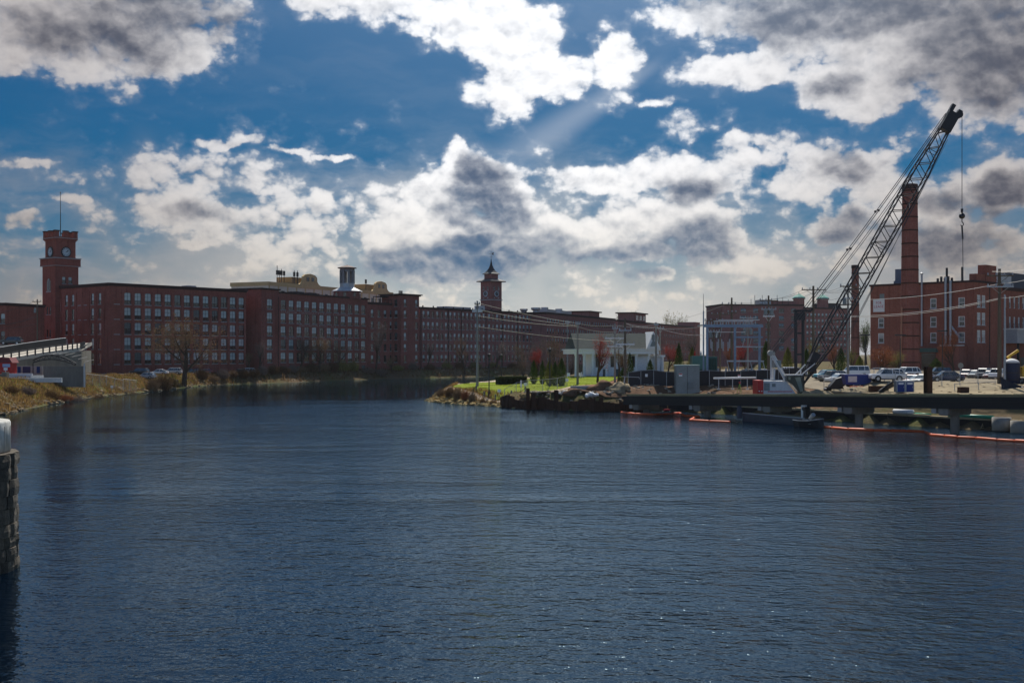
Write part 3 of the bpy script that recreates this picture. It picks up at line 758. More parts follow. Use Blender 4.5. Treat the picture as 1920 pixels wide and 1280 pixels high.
def letter_mill():
    M0, _ = place(A2, along(A2, dB, 10)); root = thing('brick_mill', 'brick mill with faded white company lettering and an open white belfry above', 'mill', M=M0)
    z0, z1 = .8, 27.1; mb = MB()
    us = [4.0] + [10.7 + 4.05 * i for i in range(12)]
    rows = [(5.9 + 4.05 * i, 3.05) for i in range(5)]
    op = facade(mb, I4, L2, z0, z1, [(us[0], 2.5)] + [(u, 2.5) for u in us[1:]], rows)
    put_windows(root, I4, op, 'big2', (5, 5, 2, 3, 3, 2, 0))
    mb.quad((0, 30, z0), (0, 0, z0), (0, 0, z1), (0, 30, z1)); mb.quad((L2, 0, z0), (L2, 30, z0), (L2, 30, z1), (L2, 0, z1)); mb.quad((L2, 30, z0), (0, 30, z0), (0, 30, z1), (L2, 30, z1))
    mb.obj('wall', BR2, root)
    fm, panes, sm = WIN['low']
    for u in us[1:]:
        b = MB(); b.box(u - 1.05, u + 1.05, -.06, -.002, 3.1, 4.6); wo = b.obj('basement_window', GL_M, root)
    for u in (7.3, 1.2):
        b = MB(); b.box(u - .35, u + .35, -.18, -.002, z0, z1 - 1.0); b.obj('pier', BR2, root)
    b = MB(); b.cyl((8.2, -.12, 3), (8.2, -.12, 26), .09, n=5); b.obj('downpipe', CORN, root)
    b = MB(); b.box(-.5, 8.8, -.5, 30.5, z1 + .75, z1 + 1.25); b.obj('roof', CORN, root)
    b = MB(); b.box(0, 8.4, -.02, 30, z1 + .002, z1 + .748); b.obj('stair_bay_parapet', BR2, root)
    b = MB(); b.box(8.9, L2 + .5, -.5, 30.5, z1 + .002, z1 + .5); b.obj('roof', CORN, root)
    for s, size, ua, ub, z in (('NASHUA MANUFACTURING COMPANY', 1.05, pxu(A2, dB, 527), pxu(A2, dB, 656), 21.42), ('INCORPORATED 1823', .8, pxu(A2, dB, 561), pxu(A2, dB, 630), 17.42), ('BLANKETS - COTTON - FLANNELS', 1.0, pxu(A2, dB, 533), pxu(A2, dB, 653), 13.37)):
        put_text(root, s, T((ua + ub) / 2, -.012, z), size, ub - ua, LETTER, 'painted_lettering')
    for u in (26, 33): 
        b = MB(); b.box(u, u + 3.5, 6, 10, z1 + .502, z1 + 1.5); b.obj('roof_vent', ROOFB, root)
    return root
letter_mill()

def belfry():
    """octagonal lantern over the lettered mill"""
    u = pxu(A2, dB, 651); w = 11.0; x, y = along(A2, dB, u, w); x, y = P2(651, y); zb = 27.6
    root = thing('belfry', 'open white belfry with lancet openings on a brick octagon, on the mill roof', 'belfry', (x, y, zb), R(20))
    b = MB(); b.lathe([(4.7, -.6), (4.7, 2.0)], 8); base = b.obj('octagon_base', BR2, root)
    for k in range(8):
        a = math.pi * (k + .5) / 4; Mx = RZ(a) @ T(4.34, 0, .1)
        b = MB(); b.box(-.04, .06, -.5, .5, 0, 1.5, Mx); b.obj('louvre', GL_D, base)
    b = MB(); b.lathe([(5.3, 2.002), (5.2, 2.2), (2.6, 3.4), (2.6, 3.45)], 8); b.obj('skirt_roof', mat('pale_metal_roof', (.55, .55, .57), .5, .3, .5), root)
    b = MB(); b.lathe([(2.5, 3.452), (2.5, 4.6), (2.65, 4.62), (2.65, 4.8)], 8); b.obj('drum', GREYM, root)
    b = MB()
    for k in range(8):
        a0 = math.pi * k / 4
        b.box(-.32, .32, -.36, .36, 4.8, 9.3, RZ(a0) @ T(2.22, 0, 0))
        a1 = a0 + math.pi / 8
        Mx = RZ(a1) @ T(2.2, 0, 0)
        b.box(-.1, .1, -.95, .95, 9.0, 9.4, Mx)
        for sgn in (-1, 1): b.box(-.08, .08, sgn * .62 - .14, sgn * .62 + .14, 7.4, 7.65, Mx)
        b.box(-.09, .09, -.2, .2, 8.6, 9.0, Mx)
    b.obj('columns', mat('belfry_paint', (.26, .245, .24), .8, .3, .8), root)
    b = MB(); b.lathe([(2.55, 9.4), (2.55, 9.8), (3.3, 9.85), (3.3, 10.1), (.12, 11.0), (.1, 11.1)], 8); b.obj('roof', mat('belfry_roof', (.20, .15, .13), .8), root)
belfry()

# ------------------------------------------------------------------ link range and stair tower
dC = Vector((.579, .815)).normalized()
def link_range():
    A = P2(690, 405.5); L = 16.0; M0, _ = place(A, along(A, dC, 10))
    root = thing('brick_mill', 'narrow-windowed brick range between the lettered mill and the flat-topped stair tower', 'mill', M=M0)
    mb = MB(); z0, z1 = .8, 26.0
    rows = [(5.6 + 3.95 * i, 2.5) for i in range(5)]
    us = [pxu(A, dC, p) for p in (698, 710.6, 722, 733.4)]
    op = facade(mb, I4, L, z0, z1, [(u, 1.35) for u in us], rows); put_windows(root, I4, op, 'slim', (3, 3, 2, 3, 4, 2, 0))
    shell(mb, L, 18, z0, z1); mb.obj('wall', BR2, root); roof_part(root, L, 18, z1, .4, .5)
    b = MB()
    for k in range(9): b.box(2 + k * 1.7, 2.1 + k * 1.7, -.1, 0, 26.55, 27.6)
    b.box(2, 15.7, -.1, 0, 27.5, 27.6); b.obj('roof_railing', BLACKM, root)
    b = MB(); b.box(8, 14.5, 1.5, 5, 28.6, 28.9); 
    for x in (8.1, 14.3):
        for y in (1.6, 4.8): b.box(x, x + .15, y, y + .15, 26.55, 28.6)
    b.obj('roof_canopy', ROOFB, root)
    # stair tower
    A = P2(752, 413); L = 9.9; M0, _ = place(A, along(A, dC, 10))
    root = thing('stair_tower', 'flat-topped square brick stair tower in front of the long mill', 'tower', M=M0)
    mb = MB(); z1 = 29.4; rows = [(5.6 + 3.95 * i, 2.5) for i in range(6)]
    op = facade(mb, I4, L, z0, z1, [(2.2, 1.35), (8.4, 1.35)], rows); put_windows(root, I4, op, 'slim')
    ML = T(0, 9, 0) @ RZ(R(-90)); op = facade(mb, ML, 9, z0, z1, [(6.6, 1.35)], rows); put_windows(root, ML, op, 'slim', (1, 1, 1, 2, 4, 2, 0))
    mb.quad((L, 0, z0), (L, 9, z0), (L, 9, z1), (L, 0, z1)); mb.quad((L, 9, z0), (0, 9, z0), (0, 9, z1), (L, 9, z1)); mb.obj('wall', BR2, root)
    roof_part(root, L, 9, z1, .9, .35)
    for x in (2.5, 3.3, 4.0): b = MB(); b.box(x, x + .3, 3, 3.3, z1 + .35, z1 + 1.6); b.obj('antenna', BLACKM, root)
link_range()

# ------------------------------------------------------------------ long mill and its spired clock tower
A4 = P2(787, 424); L4 = 78.5
def long_mill():
    M0, _ = place(A4, along(A4, dC, 10)); root = thing('brick_mill', 'very long brick mill with rows of narrow windows under the spired clock tower', 'mill', M=M0)
    mb = MB(); z0, z1 = 1.0, 25.1
    rows = [(5.7 + 4.0 * i, 2.5) for i in range(5)]
    us = [2.3 + 2.6 * i for i in range(15)] + [42.3 + 2.62 * i for i in range(13)]
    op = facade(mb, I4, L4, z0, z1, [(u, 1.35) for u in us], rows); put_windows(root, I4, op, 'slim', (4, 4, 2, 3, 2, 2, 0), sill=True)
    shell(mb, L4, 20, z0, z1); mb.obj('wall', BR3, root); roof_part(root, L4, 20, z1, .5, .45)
    for u in (.6, 16.6, 24.4, 40.0, 50.9, 61.4, 77.8): b = MB(); b.box(u - .12, u + .12, -.2, -.002, 2, z1 - .4); b.obj('downpipe', CORN, root)
    b = MB(); b.box(0.5, L4 - 20, -.14, -.002, 1.0, 3.6); b.obj('stone_footing', CONCD, root)
    for u in range(3, 76, 6): b = MB(); b.box(u, u + .35, 1.0, 1.35, z1 + .452, z1 + 1.1); b.obj('vent_pipe', ROOFB, root)
    b = MB(); b.box(22, 37, 5, 10, z1 + .452, z1 + 1.5); b.obj('skylight', GREYM, root)
    b = MB(); b.box(39.2, 42.0, 2, 5, z1 + .452, z1 + 2.2); b.obj('roof_hatch', CONCW, root)
    b = MB(); b.lathe([(1.1, 0), (1.1, .6), (1.7, 1.1), (1.7, 1.7)], 10, (L4 - 4, 6, z1 + .45)); b.obj('roof_fan', GREYM, root)
long_mill()

def spire_tower():
    x, y = P2(920.6, 468); W = 6.0
    root = thing('spire_tower', 'brick clock tower with a flared dark spire and weathervane', 'tower', (x, y, 24), R(45))
    zb, ze = 0, 13.4
    b = MB(); b.box(0, W, 0, W, zb, ze); b.obj('shaft', BR3, root)
    b = MB(); b.box(-.25, W + .25, -.25, W + .25, 6.0, 6.35); b.obj('stone_band', GRAN, root)
    ML = T(0, W, 0) @ RZ(R(-90))
    for m_ in (I4, ML):
        clock_dial(root, m_ @ T(W / 2, -.06, 8.6), .95, DIALD, 45, 50, False, DIAL)
        for u in (-1.15, 1.15):
            q = MB(); q.extr([(u - .42 + W / 2, 10.2), (u + .42 + W / 2, 10.2), (u + .42 + W / 2, 11.2), (u + .2 + W / 2, 11.6), (u - .2 + W / 2, 11.6), (u - .42 + W / 2, 11.2)], -.05, -.004, m_); w_ = q.obj('arched_window', GL_D, root)
            q = MB(); q.box(u - .5 + W / 2, u + .5 + W / 2, -.14, -.052, 10.0, 10.2, m_); q.obj('sill', GRAN, w_)
            q = MB(); q.box(u - .3 + W / 2, u + .3 + W / 2, -.09, -.004, 6.75, 7.2, m_); q.obj('stone_block', GRAN, root)
    c = W / 2
    b = MB(); b.frust((c, c, ze + .002), ze + .35, W / 2 + 1.2, W / 2 + 1.25); b.frust((c, c, ze + .352), ze + 1.3, W / 2 + 1.2, 2.0); b.obj('eaves', SLATE, root)
    b = MB(); b.box(c - 1.95, c + 1.95, c - 1.95, c + 1.95, ze + 1.0, ze + 3.1); b.obj('lantern', BR3, root)
    b = MB(); pr = [(2.55, 3.1), (2.5, 3.3), (1.9, 3.75), (1.2, 4.6), (.7, 5.6), (.35, 6.9), (.14, 8.4), (.08, 9.4)]
    for (w0, h0), (w1, h1) in zip(pr, pr[1:]): b.frust((c, c, ze + h0), ze + h1, w0, w1)
    b.obj('spire', mat('dark_spire', (.035, .038, .045), .6, .3, .8), root)
    b = MB(); b.cyl((c, c, ze + 9.3), (c, c, ze + 12.4), .06, n=5); b.bar((c - .8, c, ze + 10.2), (c + .8, c, ze + 10.2), .05); b.bar((c, c - .8, ze + 10.2), (c, c + .8, ze + 10.2), .05)
    b.bar((c - .75, c + .75, ze + 11.4), (c + .75, c - .75, ze + 11.4), .06)
    b.extr([(.35, 11.0), (1.15, 10.9), (.8, 11.4), (1.15, 11.95), (.5, 11.9)], -.04, .04, T(c, c, ze) @ RZ(R(-45))); b.obj('weathervane', BLACKM, root)
spire_tower()

# ------------------------------------------------------------------ the mills further upstream
def far_mill(label, A, d, L, z1, nrows, row0, pitch, dep, m, cw=1.5, ch=2.3, step=2.9, n=None, key='far', z0=1.0, extra=None, first=2.0, rp=4.0, wts=(5, 5, 2, 2, 1, 1, 1)):
    M0, _ = place(A, along(A, d, 10)); root = thing('brick_mill', label, 'mill', M=M0)
    mb = MB(); rows = [(row0 + rp * i, ch) for i in range(nrows)]
    k = int((L - first - 1) / step) + 1
    us = [first + step * i for i in range(k)]
    op = facade(mb, I4, L, z0, z1, [(u, cw) for u in us], rows, rise=.0); put_windows(root, I4, op, key, wts, sill=False)
    shell(mb, L, dep, z0, z1); mb.obj('wall', m, root); roof_part(root, L, dep, z1, .5, .5)
    return root
dE = Vector((.37, .93)).normalized()
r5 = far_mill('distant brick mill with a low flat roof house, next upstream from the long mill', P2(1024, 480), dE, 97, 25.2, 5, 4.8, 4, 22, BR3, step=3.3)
b = MB(); b.box(66, 82, 3, 14, 25.7, 28.0); b.obj('penthouse', BR3, r5); b = MB(); b.box(65, 83, 2, 15, 28.002, 28.5); b.obj('penthouse_roof', CORN, r5)
for u0, u1 in ((12, 24), (30, 44)):
    b = MB(); b.box(u0, u1, 4, 8, 25.7, 27.4); b.box(u0 + 1, u0 + 3, 4.5, 7, 27.4, 28.2); b.obj('roof_plant', GREYM, r5)
b = MB(); b.lathe([(1.2, 0), (1.2, .7), (2.0, 1.2), (2.0, 2.0)], 10, (4, 6, 25.7)); b.obj('roof_fan', GREYM, r5)
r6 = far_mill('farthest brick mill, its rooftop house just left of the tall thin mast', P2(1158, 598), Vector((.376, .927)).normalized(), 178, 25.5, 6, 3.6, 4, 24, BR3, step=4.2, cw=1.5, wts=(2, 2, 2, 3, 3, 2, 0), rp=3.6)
b = MB(); b.box(40, 64, 3, 12, 26, 30.6); b.obj('penthouse', BR3, r6); b = MB(); b.box(38.5, 65.5, 2, 13, 30.602, 31.2); b.obj('penthouse_roof', CORN, r6)
b = MB(); b.box(165, 178.2, -1.5, 10, 1, 29); b.obj('end_tower', BR3, r6)
for u in (44, 51, 58): b = MB(); b.box(u, u + 4.5, 2.9, 2.998, 27, 29.6); b.obj('penthouse_window', GL_M, r6)

# cream hotel-like block behind the lettered mill
def cream_block():
    A = P2(503, 402); M0, _ = place(A, along(A, dB, 10)); L = 80
    root = thing('stucco_building', 'cream and ochre stucco building with curved gables behind the mills', 'building', M=M0)
    mb = MB(); us = [3 + 5.2 * i for i in range(15)]
    op = facade(mb, I4, L, 3, 32.0, [(u, 2.0) for u in us], [(24.0, 2.3), (28.2, 2.3)], rise=0); win_meshes('cream', 2.0, 2.3, 2, 1, .5, frame=BLACKM, upper=GL_D); put_windows(root, I4, op, 'cream', (1, 1, 1, 1, 1, 1, 0), sill=False)
    shell(mb, L, 16, 3, 32.0); mb.obj('wall', CREAM, root)
    b = MB(); b.box(-.3, L + .3, -.3, 16.3, 32.002, 33.3); b.obj('parapet', OCHRE, root)
    for k in range(16):
        b = MB(); b.box(.4 + 5.2 * k - .28, .4 + 5.2 * k + .28, -.14, -.002, 20, 32.0); b.obj('pilaster', OCHRE, root)
    for px in (581, 714):
        u = pxu(A, dB, px); g = MB()
        g.extr([(u - 6.5, 33.302), (u + 6.5, 33.302), (u + 5.2, 33.8), (u + 4.4, 34.6), (u + 4.2, 36.2), (u + 3.0, 37.0), (u, 37.4), (u - 3.0, 37.0), (u - 4.2, 36.2), (u - 4.4, 34.6), (u - 5.2, 33.8)], -.2, .6)
        go = g.obj('curved_gable', OCHRE, root)
        for du in (-1.5, 1.5):
            g = MB(); g.box(u + du - .8, u + du + .8, -.26, -.202, 34.6, 36.1); g.obj('gable_window', GL_D, go)
        g = MB(); g.box(u - 9, u - 1, 1.2, 8, 33.302, 35.8); g.obj('stair_house', mat('ochre_dark', (.30, .20, .10), .8), root)
    for px in (524, 528, 532, 537, 556, 562, 690):
        u = pxu(A, dB, px); b = MB(); b.cyl((u, 1, 33.3), (u, 1, 37.2 + (px % 3)), .12, n=5); b.box(u - .35, u + .35, .75, 1.25, 36.0, 37.6); b.obj('antenna', BLACKM, root)
cream_block()

# ------------------------------------------------------------------ buildings on the right bank
def mid_block():
    A = P2(1353, 600); B = P2(1506, 606); M0, L = place(A, B)
    root = thing('brick_block', 'plum brick block with few wide blue windows behind the substation', 'building', M=M0)
    mb = MB(); us = [pxu(A, Vector((B[0] - A[0], B[1] - A[1])).normalized(), p) for p in (1394, 1417, 1440, 1465, 1488)]
    rows = [(10.5 + 3.85 * i, 2.2) for i in range(6)]
    win_meshes('mid', 2.7, 2.2, 2, 1, .35, frame=BLACKM, upper=GL_BL)
    op = facade(mb, I4, L, 2, 33.6, [(u, 2.7) for u in us], rows, rise=0, skip=[(2, 4), (4, 2)]); put_windows(root, I4, op, 'mid', (3, 3, 1, 2, 3, 1, 0))
    shell(mb, L, 26, 2, 33.6); mb.obj('wall', BR3, root); roof_part(root, L, 26, 33.6, .4, .5)
    b = MB(); b.box(28, 41, 2, 10, 34.1, 36); b.obj('roof_house', BR3, root); b = MB(); b.box(21, 27, 2, 9, 34.1, 36.5); b.obj('roof_plant', GREYM, root)
    for u in (16, 18, 22, 30, 33, 36): b = MB(); b.cyl((u, 1, 34.1), (u, 1, 36.8 + (u % 4)), .12, n=5); b.obj('antenna', BLACKM, root)
    A = P2(1502, 700); d = Vector((.90, .44)).normalized()
    r8 = far_mill('tall brick mill with many tiny windows and two green-capped roof turrets', A, d, 38, 36.0, 8, 5.5, 4, 24, BR3, step=2.9, cw=1.5, ch=2.3, rp=3.6)
    for px in (1502, 1553):
        u = max(2.5, pxu(A, d, px)); b = MB(); b.lathe([(3.3, 0), (3.3, 5.0), (3.9, 5.1), (3.9, 5.5)], 8, (u, 5, 36.5)); to = b.obj('turret', BR3, r8)
        b = MB(); b.lathe([(3.9, 5.502), (3.5, 6.2), (1.2, 7.8), (.2, 8.3), (.15, 9.2)], 8, (u, 5, 36.5)); b.obj('turret_cap', COPPER, to)
    b = MB(); b.box(22, 34, 4, 14, 36.5, 39.5); b.obj('roof_house', ROOFB, r8)
mid_block()

def chimney(name, label, px, D, ytop, r0, r1, m, bands, zb=4.0):
    x, y = P2(px, D); zt = PZ(ytop, D)
    root = thing(name, label, 'chimney', (x, y, zb)); h = zt - zb; b = MB()
    prof = [(r0, -1)] + [(r0 + (r1 - r0) * i / 16, h * i / 16) for i in range(1, 17)] + [(r1 * .8, h), (r1 * .78, h - 1.5)]
    b.lathe(prof, 24); b.obj('shaft', m, root, True)
    for k in range(bands):
        f = (k + .8) / (bands + .3); r = r0 + (r1 - r0) * f
        c = MB(); c.lathe([(r + .001, h * f - .16), (r + .05, h * f - .16), (r + .05, h * f + .16), (r + .001, h * f + .16)], 24); c.obj('steel_band', RUST, root)
    c = MB(); c.lathe([(r1 + .002, h - 1.2), (r1 + .12, h - 1.1), (r1 + .12, h - .1), (r1 + .01, h + .02)], 24); c.obj('crown_course', CORN, root)
    if px > 1650:
        c = MB(); c.cyl((-r0 - .1, -.6, 0), (-r0 + .15, -.6, 15.5), .2, n=6); c.obj('downpipe', mat('copper_pipe', (.33, .15, .09), .6), root)
chimney('brick_chimney', 'tall tapering red brick smokestack in front of the four-storey brick building', 1706, 278, 346, 2.25, 1.72, BR5, 14)
chimney('brick_chimney', 'shorter dark brick smokestack behind the crane boom, beside the distant mill', 1603.5, 420, 497, 1.55, 1.25, BR4, 6)

def right_block():
    A = P2(1632, 304); Bc = P2(1826, 285); M0, L = place(A, Bc)
    d = Vector((Bc[0] - A[0], Bc[1] - A[1])).normalized()
    root = thing('brick_block', 'four-storey brown brick building with a red FOR LEASE sign and vent pipes', 'building', M=M0)
    mb = MB(); z0, z1 = 2, 25.9
    us = [pxu(A, d, p) for p in (1652, 1750, 1803)]
    rows = [(7.0, 1.9), (10.6, 2.5), (14.6, 2.5), (18.7, 2.7)]
    win_meshes('sash', 1.6, 2.5, 1, 2, .4, frame=WHITE, edge=.16, bar=.1, upper=GL_M)
    win_meshes('sashW', 1.8, 2.8, 2, 3, .3, frame=WHITE, edge=.16, bar=.1, upper=GL_B)
    rows = [(6.8, 2.4), (11.3, 2.5), (15.2, 2.5), (19.8, 2.5)]
    op = facade(mb, I4, L, z0, z1, [(u, 1.6) for u in us], rows, rise=0, skip=[(0, 3)])
    put_windows(root, I4, op, 'sash', (2, 2, 2, 2, 3, 1, 4))
    MR = T(L, 0, 0) @ RZ(R(90)); Lr = 17.5; us2 = [2.9, 5.7]
    op = facade(mb, MR, Lr, z0, z1, [(u, 2.1) for u in us2], [(11.3, 3.0), (15.6, 3.0), (19.9, 3.0)], rise=0); win_meshes('sashR', 2.1, 3.0, 2, 2, .4, frame=WHITE, edge=.16, bar=.12, upper=GL_B); put_windows(root, MR, op, 'sashR', (3, 3, 3, 1, 0, 1, 4))
    mb.quad((L, Lr, z0), (0, Lr, z0), (0, Lr, z1), (L, Lr, z1)); mb.quad((0, Lr, z0), (0, 0, z0), (0, 0, z1), (0, Lr, z1)); mb.obj('wall', BR4, root)
    b = MB(); b.box(-.25, L + .25, -.25, Lr + .25, z1 + .002, z1 + .5); b.obj('roof', CORN, root)
    s = MB(); uc = pxu(A, d, 1648); s.box(uc - 1.55, uc + 1.55, -.1, -.004, 19.3, 22.5); so = s.obj('sign_board', SIGNW, root)
    put_text(so, 'FOR', T(uc, -.112, 21.6), .95, 1.5, LETRED); put_text(so, 'LEASE', T(uc, -.112, 20.65), .95, 2.6, LETRED)
    s = MB(); s.box(uc + .2, uc + 1.5, -.06, -.004, 22.55, 23.9); s.obj('grey_shutter', GREYC, root)
    for px, zt in ((1730, 28.4),): 
        u = pxu(A, d, px); b = MB(); b.cyl((u, -.5, 6.0), (u, -.5, zt), .24, n=8); b.lathe([(.35, 0), (.45, .25), (.1, .5)], 8, (u, -.5, zt)); b.obj('flue_pipe', GREYM, root)
    for px in (1775, 1784):
        u = pxu(A, d, px); b = MB(); b.cyl((u, -.6, 8.5), (u, -.6, 27.5 if px < 1780 else 26.5), .33, n=8); b.obj('vent_duct', GREYM, root)
    b = MB(); b.tube([(pxu(A, d, 1786), -.6, 15.2), (pxu(A, d, 1796), -.6, 13.4), (pxu(A, d, 1801), -.6, 12.6)], .32, 8); b.obj('vent_duct', GREYM, root)
    for px, h in ((1772, 29.8), (1801, 29.8)): u = pxu(A, d, px); b = MB(); b.cyl((u, 1, 26.2), (u, 1, h), .3, n=8); b.obj('roof_stack', BLACKM, root)
    b = MB()
    for k in range(5): b.cyl((17.5 + k * .9, 1.2, 26.2), (17.5 + k * .9, 1.2, 27.3 + (k % 2) * .4), .3, n=6)
    b.obj('roof_pipes', BLACKM, root)
    b = MB(); b.box(5.8, 8.0, 2, 4.4, 26.4, 30.2); b.box(5.5, 9.0, 1.8, 4.6, 26.35, 27.2); b.obj('cooling_tower', mat('slate_blue_metal', (.10, .13, .19), .6, .3, .5), root)
    b = MB(); b.box(L - 2.0, L + .1, 7.0, 13.2, z1 + .5, z1 + 4.6); b.box(L - 2.0, L - .2, 2.0, 7.0, z1 + .5, z1 + 2.2); b.obj('roof_house', BR4, root)
    b = MB(); b.box(L + .02, L + .15, 9.0, 9.3, 6, z1); b.obj('downpipe', CORN, root)
    # porch at the foot
    b = MB(); b.box(14.5, 25.5, -5, -.02, 2.5, 10.4); po = b.obj('entrance_wing', BR4, root); b = MB(); b.extr([(15.8, 9.9), (20.2, 9.9), (20.5, 8.9), (15.5, 8.9)], -6.2, -5.02); b.obj('canopy', GREENM, po)
    b = MB(); b.box(16.2, 19.8, -5.08, -5.01, 4.4, 8.7); b.obj('doorway', GL_D, po); b = MB(); b.box(21, L - .2, -5.4, -4.9, 10.41, 10.65); b.obj('parapet_cap', CONCW, po)
    b = MB(); b.extr([(7.2, 4.6), (8.8, 4.6), (8.8, 6.4), (8.4, 7.0), (7.6, 7.0), (7.2, 6.4)], -.08, -.01); b.obj('arched_opening', BLACKM, root)
    # lower range carrying on to the right
    E = along(Bc, (-d[1], d[0]), Lr); dd = Vector((-d[1], d[0]))
    M1, _ = place(E, along(E, dd, 10)); r2 = thing('brick_mill', 'brick range with tall slim white windows at the right edge, behind the roadside pole', 'mill', M=M1)
    mb = MB(); L2_ = 52; us = [1.6 + 2.9 * i for i in range(17)]; win_meshes('slit', 1.1, 3.0, 1, 2, .5, frame=WHITE, upper=GL_B)
    op = facade(mb, I4, L2_, 2, 25.0, [(u, 1.1) for u in us], [(15.0, 3.0), (20.2, 3.0)], rise=0); put_windows(r2, I4, op, 'slit', (3, 3, 2, 2, 1, 1, 3), sill=False)
    shell(mb, L2_, 16, 2, 25.0); mb.obj('wall', BR4, r2); roof_part(r2, L2_, 16, 25.0, .4, .5)
    b = MB(); b.box(14, 30, 4, 12, 25.5, 30.0); b.obj('roof_plant', mat('slate_blue_metal2', (.06, .07, .09), .6), r2)
    b = MB(); b.box(2.0, 10.5, 2, 6, 25.5, 29.0); b.obj('roof_plant', CONCW, r2)
    b = MB(); b.box(.5, 40, -3.4, -.02, 11.2, 14.6); g = b.obj('covered_bridge', mat('grey_cladding', (.36, .37, .39), .7, .3, .4), r2); b = MB(); b.box(.3, 40.2, -3.6, -.02, 14.602, 14.95); b.obj('bridge_roof', CONCW, g)
    for k in range(6): b = MB(); b.box(2 + k * 7, 2.5 + k * 7, -3.2, -2.7, 2, 11.2); b.obj('bridge_post', DKST, g)
right_block()

def left_edge_buildings():
    A = P2(-330, 315); B = P2(11, 296); M0, L = place(A, B)
    root = thing('brick_block', 'slice of a brick building at the left edge with stone sills', 'building', M=M0)
    mb = MB(); op = facade(mb, I4, L, 3, 21.0, [(L - 1.0, 1.35)], [(7.0, 2.5), (11.8, 2.5), (16.2, 2.5)]); put_windows(root, I4, op, 'slim'); shell(mb, L, 14, 3, 21.0); mb.obj('wall', BR1, root); roof_part(root, L, 14, 21.0, .3, .4)
    A = P2(8, 330); B = P2(82, 334); M0, L = place(A, B)
    root = thing('brick_shed', 'low plain red brick building beside the clock tower foot', 'building', M=M0)
    mb = MB(); shell(mb, L, 10, 3, 16.6, False); mb.obj('wall', BR1, root); roof_part(root, L, 10, 16.6, .25, .35)
    b = MB(); b.box(1.4, 2.1, 1, 1.7, 16.95, 18.4); b.obj('flue', BR1, root)
left_edge_buildings()

def pavilion():
    """white hall with a colonnade"""
    D = 232; A = P2(1078, D); B = P2(1232, D + 3); M0, L = place(A, B); z = H(*P2(1150, D)) - .1
    root = thing('white_pavilion', 'white colonnaded hall with a grey shingle roof beyond the lawn', 'building', M=M0 @ T(0, 0, z))
    h = 4.6
    b = MB(); b.box(4.0, L - 1.2, 1.6, 9, 0, h); b.obj('wall', mat('white_siding', (.82, .84, .86), .6, .1, .8), root)
    for k, u in enumerate((.35, 2.0, 3.7, 6.6, L - 6.6, L - 4.2, L - 1.6)):
        c = MB(); c.lathe([(.42, 0), (.42, .25), (.34, .3), (.28, h - .35), (.4, h - .3), (.4, h - .002)], 12, (u, .4, 0)); c.obj('column', WHITE, root)
    b = MB(); b.box(-.3, L + .3, -.2, 9.2, h, h + .75); b.box(-.55, L + .55, -.45, 9.45, h + .752, h + 1.0); b.obj('entablature', WHITE, root)
    r = MB(); r.add([(0, -.4, h + 1.0), (L, -.4, h + 1.0), (L - .2, 4.5, h + 4.2), (.2, 4.5, h + 4.2), (0, 9.4, h + 1.0), (L, 9.4, h + 1.0)], [(0, 1, 2, 3), (3, 2, 5, 4), (0, 3, 4), (1, 5, 2), (0, 4, 5, 1)]); r.obj('roof', SHING, root)
    for u in (5.1, 8.2, 10.2, 12.6): w = MB(); w.box(u - .5, u + .5, 1.54, 1.598, 2.0, 4.2); w.obj('window', GL_D, root)
    for u in (6.6, 9.2): w = MB(); w.box(u - .5, u + .5, 1.54, 1.598, 0.1, 1.6); w.obj('door', GL_M, root)
    g = MB(); g.add([(L - 2.4, -.7, h + 1.0), (L + .5, -.7, h + 1.0), (L - .9, -.7, h + 4.5), (L - 2.4, 5, h + 1.0), (L + .5, 5, h + 1.0), (L - .9, 5, h + 4.5)], [(0, 1, 2), (0, 2, 5, 3), (1, 4, 5, 2), (0, 3, 4, 1)]); go = g.obj('gable', WHITE, root)
    g = MB(); g.add([(L - 1.7, -.72, h + 1.5), (L - .35, -.72, h + 1.5), (L - .95, -.72, h + 3.2)], [(0, 1, 2)]); g.obj('gable_vent', GREYC, go)
    # rear wing to the right
    b = MB(); b.box(L - 1.15, L + 2.0, 2.6, 11, 0, h - .6); w = b.obj('wing', MATS['white_siding'], root)
    b = MB(); b.box(L - 1.1, L + 2.4, 2.2, 11.4, h - .598, h - .2); b.obj('wing_cornice', WHITE, w)
    for u in (L + .3, L + 1.85): c = MB(); c.lathe([(.3, 0), (.24, h - 1), (.32, h - .602)], 10, (u, 2.2, 0)); c.obj('wing_column', WHITE, w)
    b = MB(); b.box(L + 1.0, L + 1.5, 5, 5.5, h - .2, h + 2.2); b.obj('chimney', WHITE, root)
pavilion()

# ================================================================== right bank: works yard, trestle, crane
def G(px, D, dz=0.0):
    x, y = P2(px, D); return (x, y, H(x, y) + dz)
def V(px, py, D): x, y = P2(px, D); return Vector((x, y, PZ(py, D)))

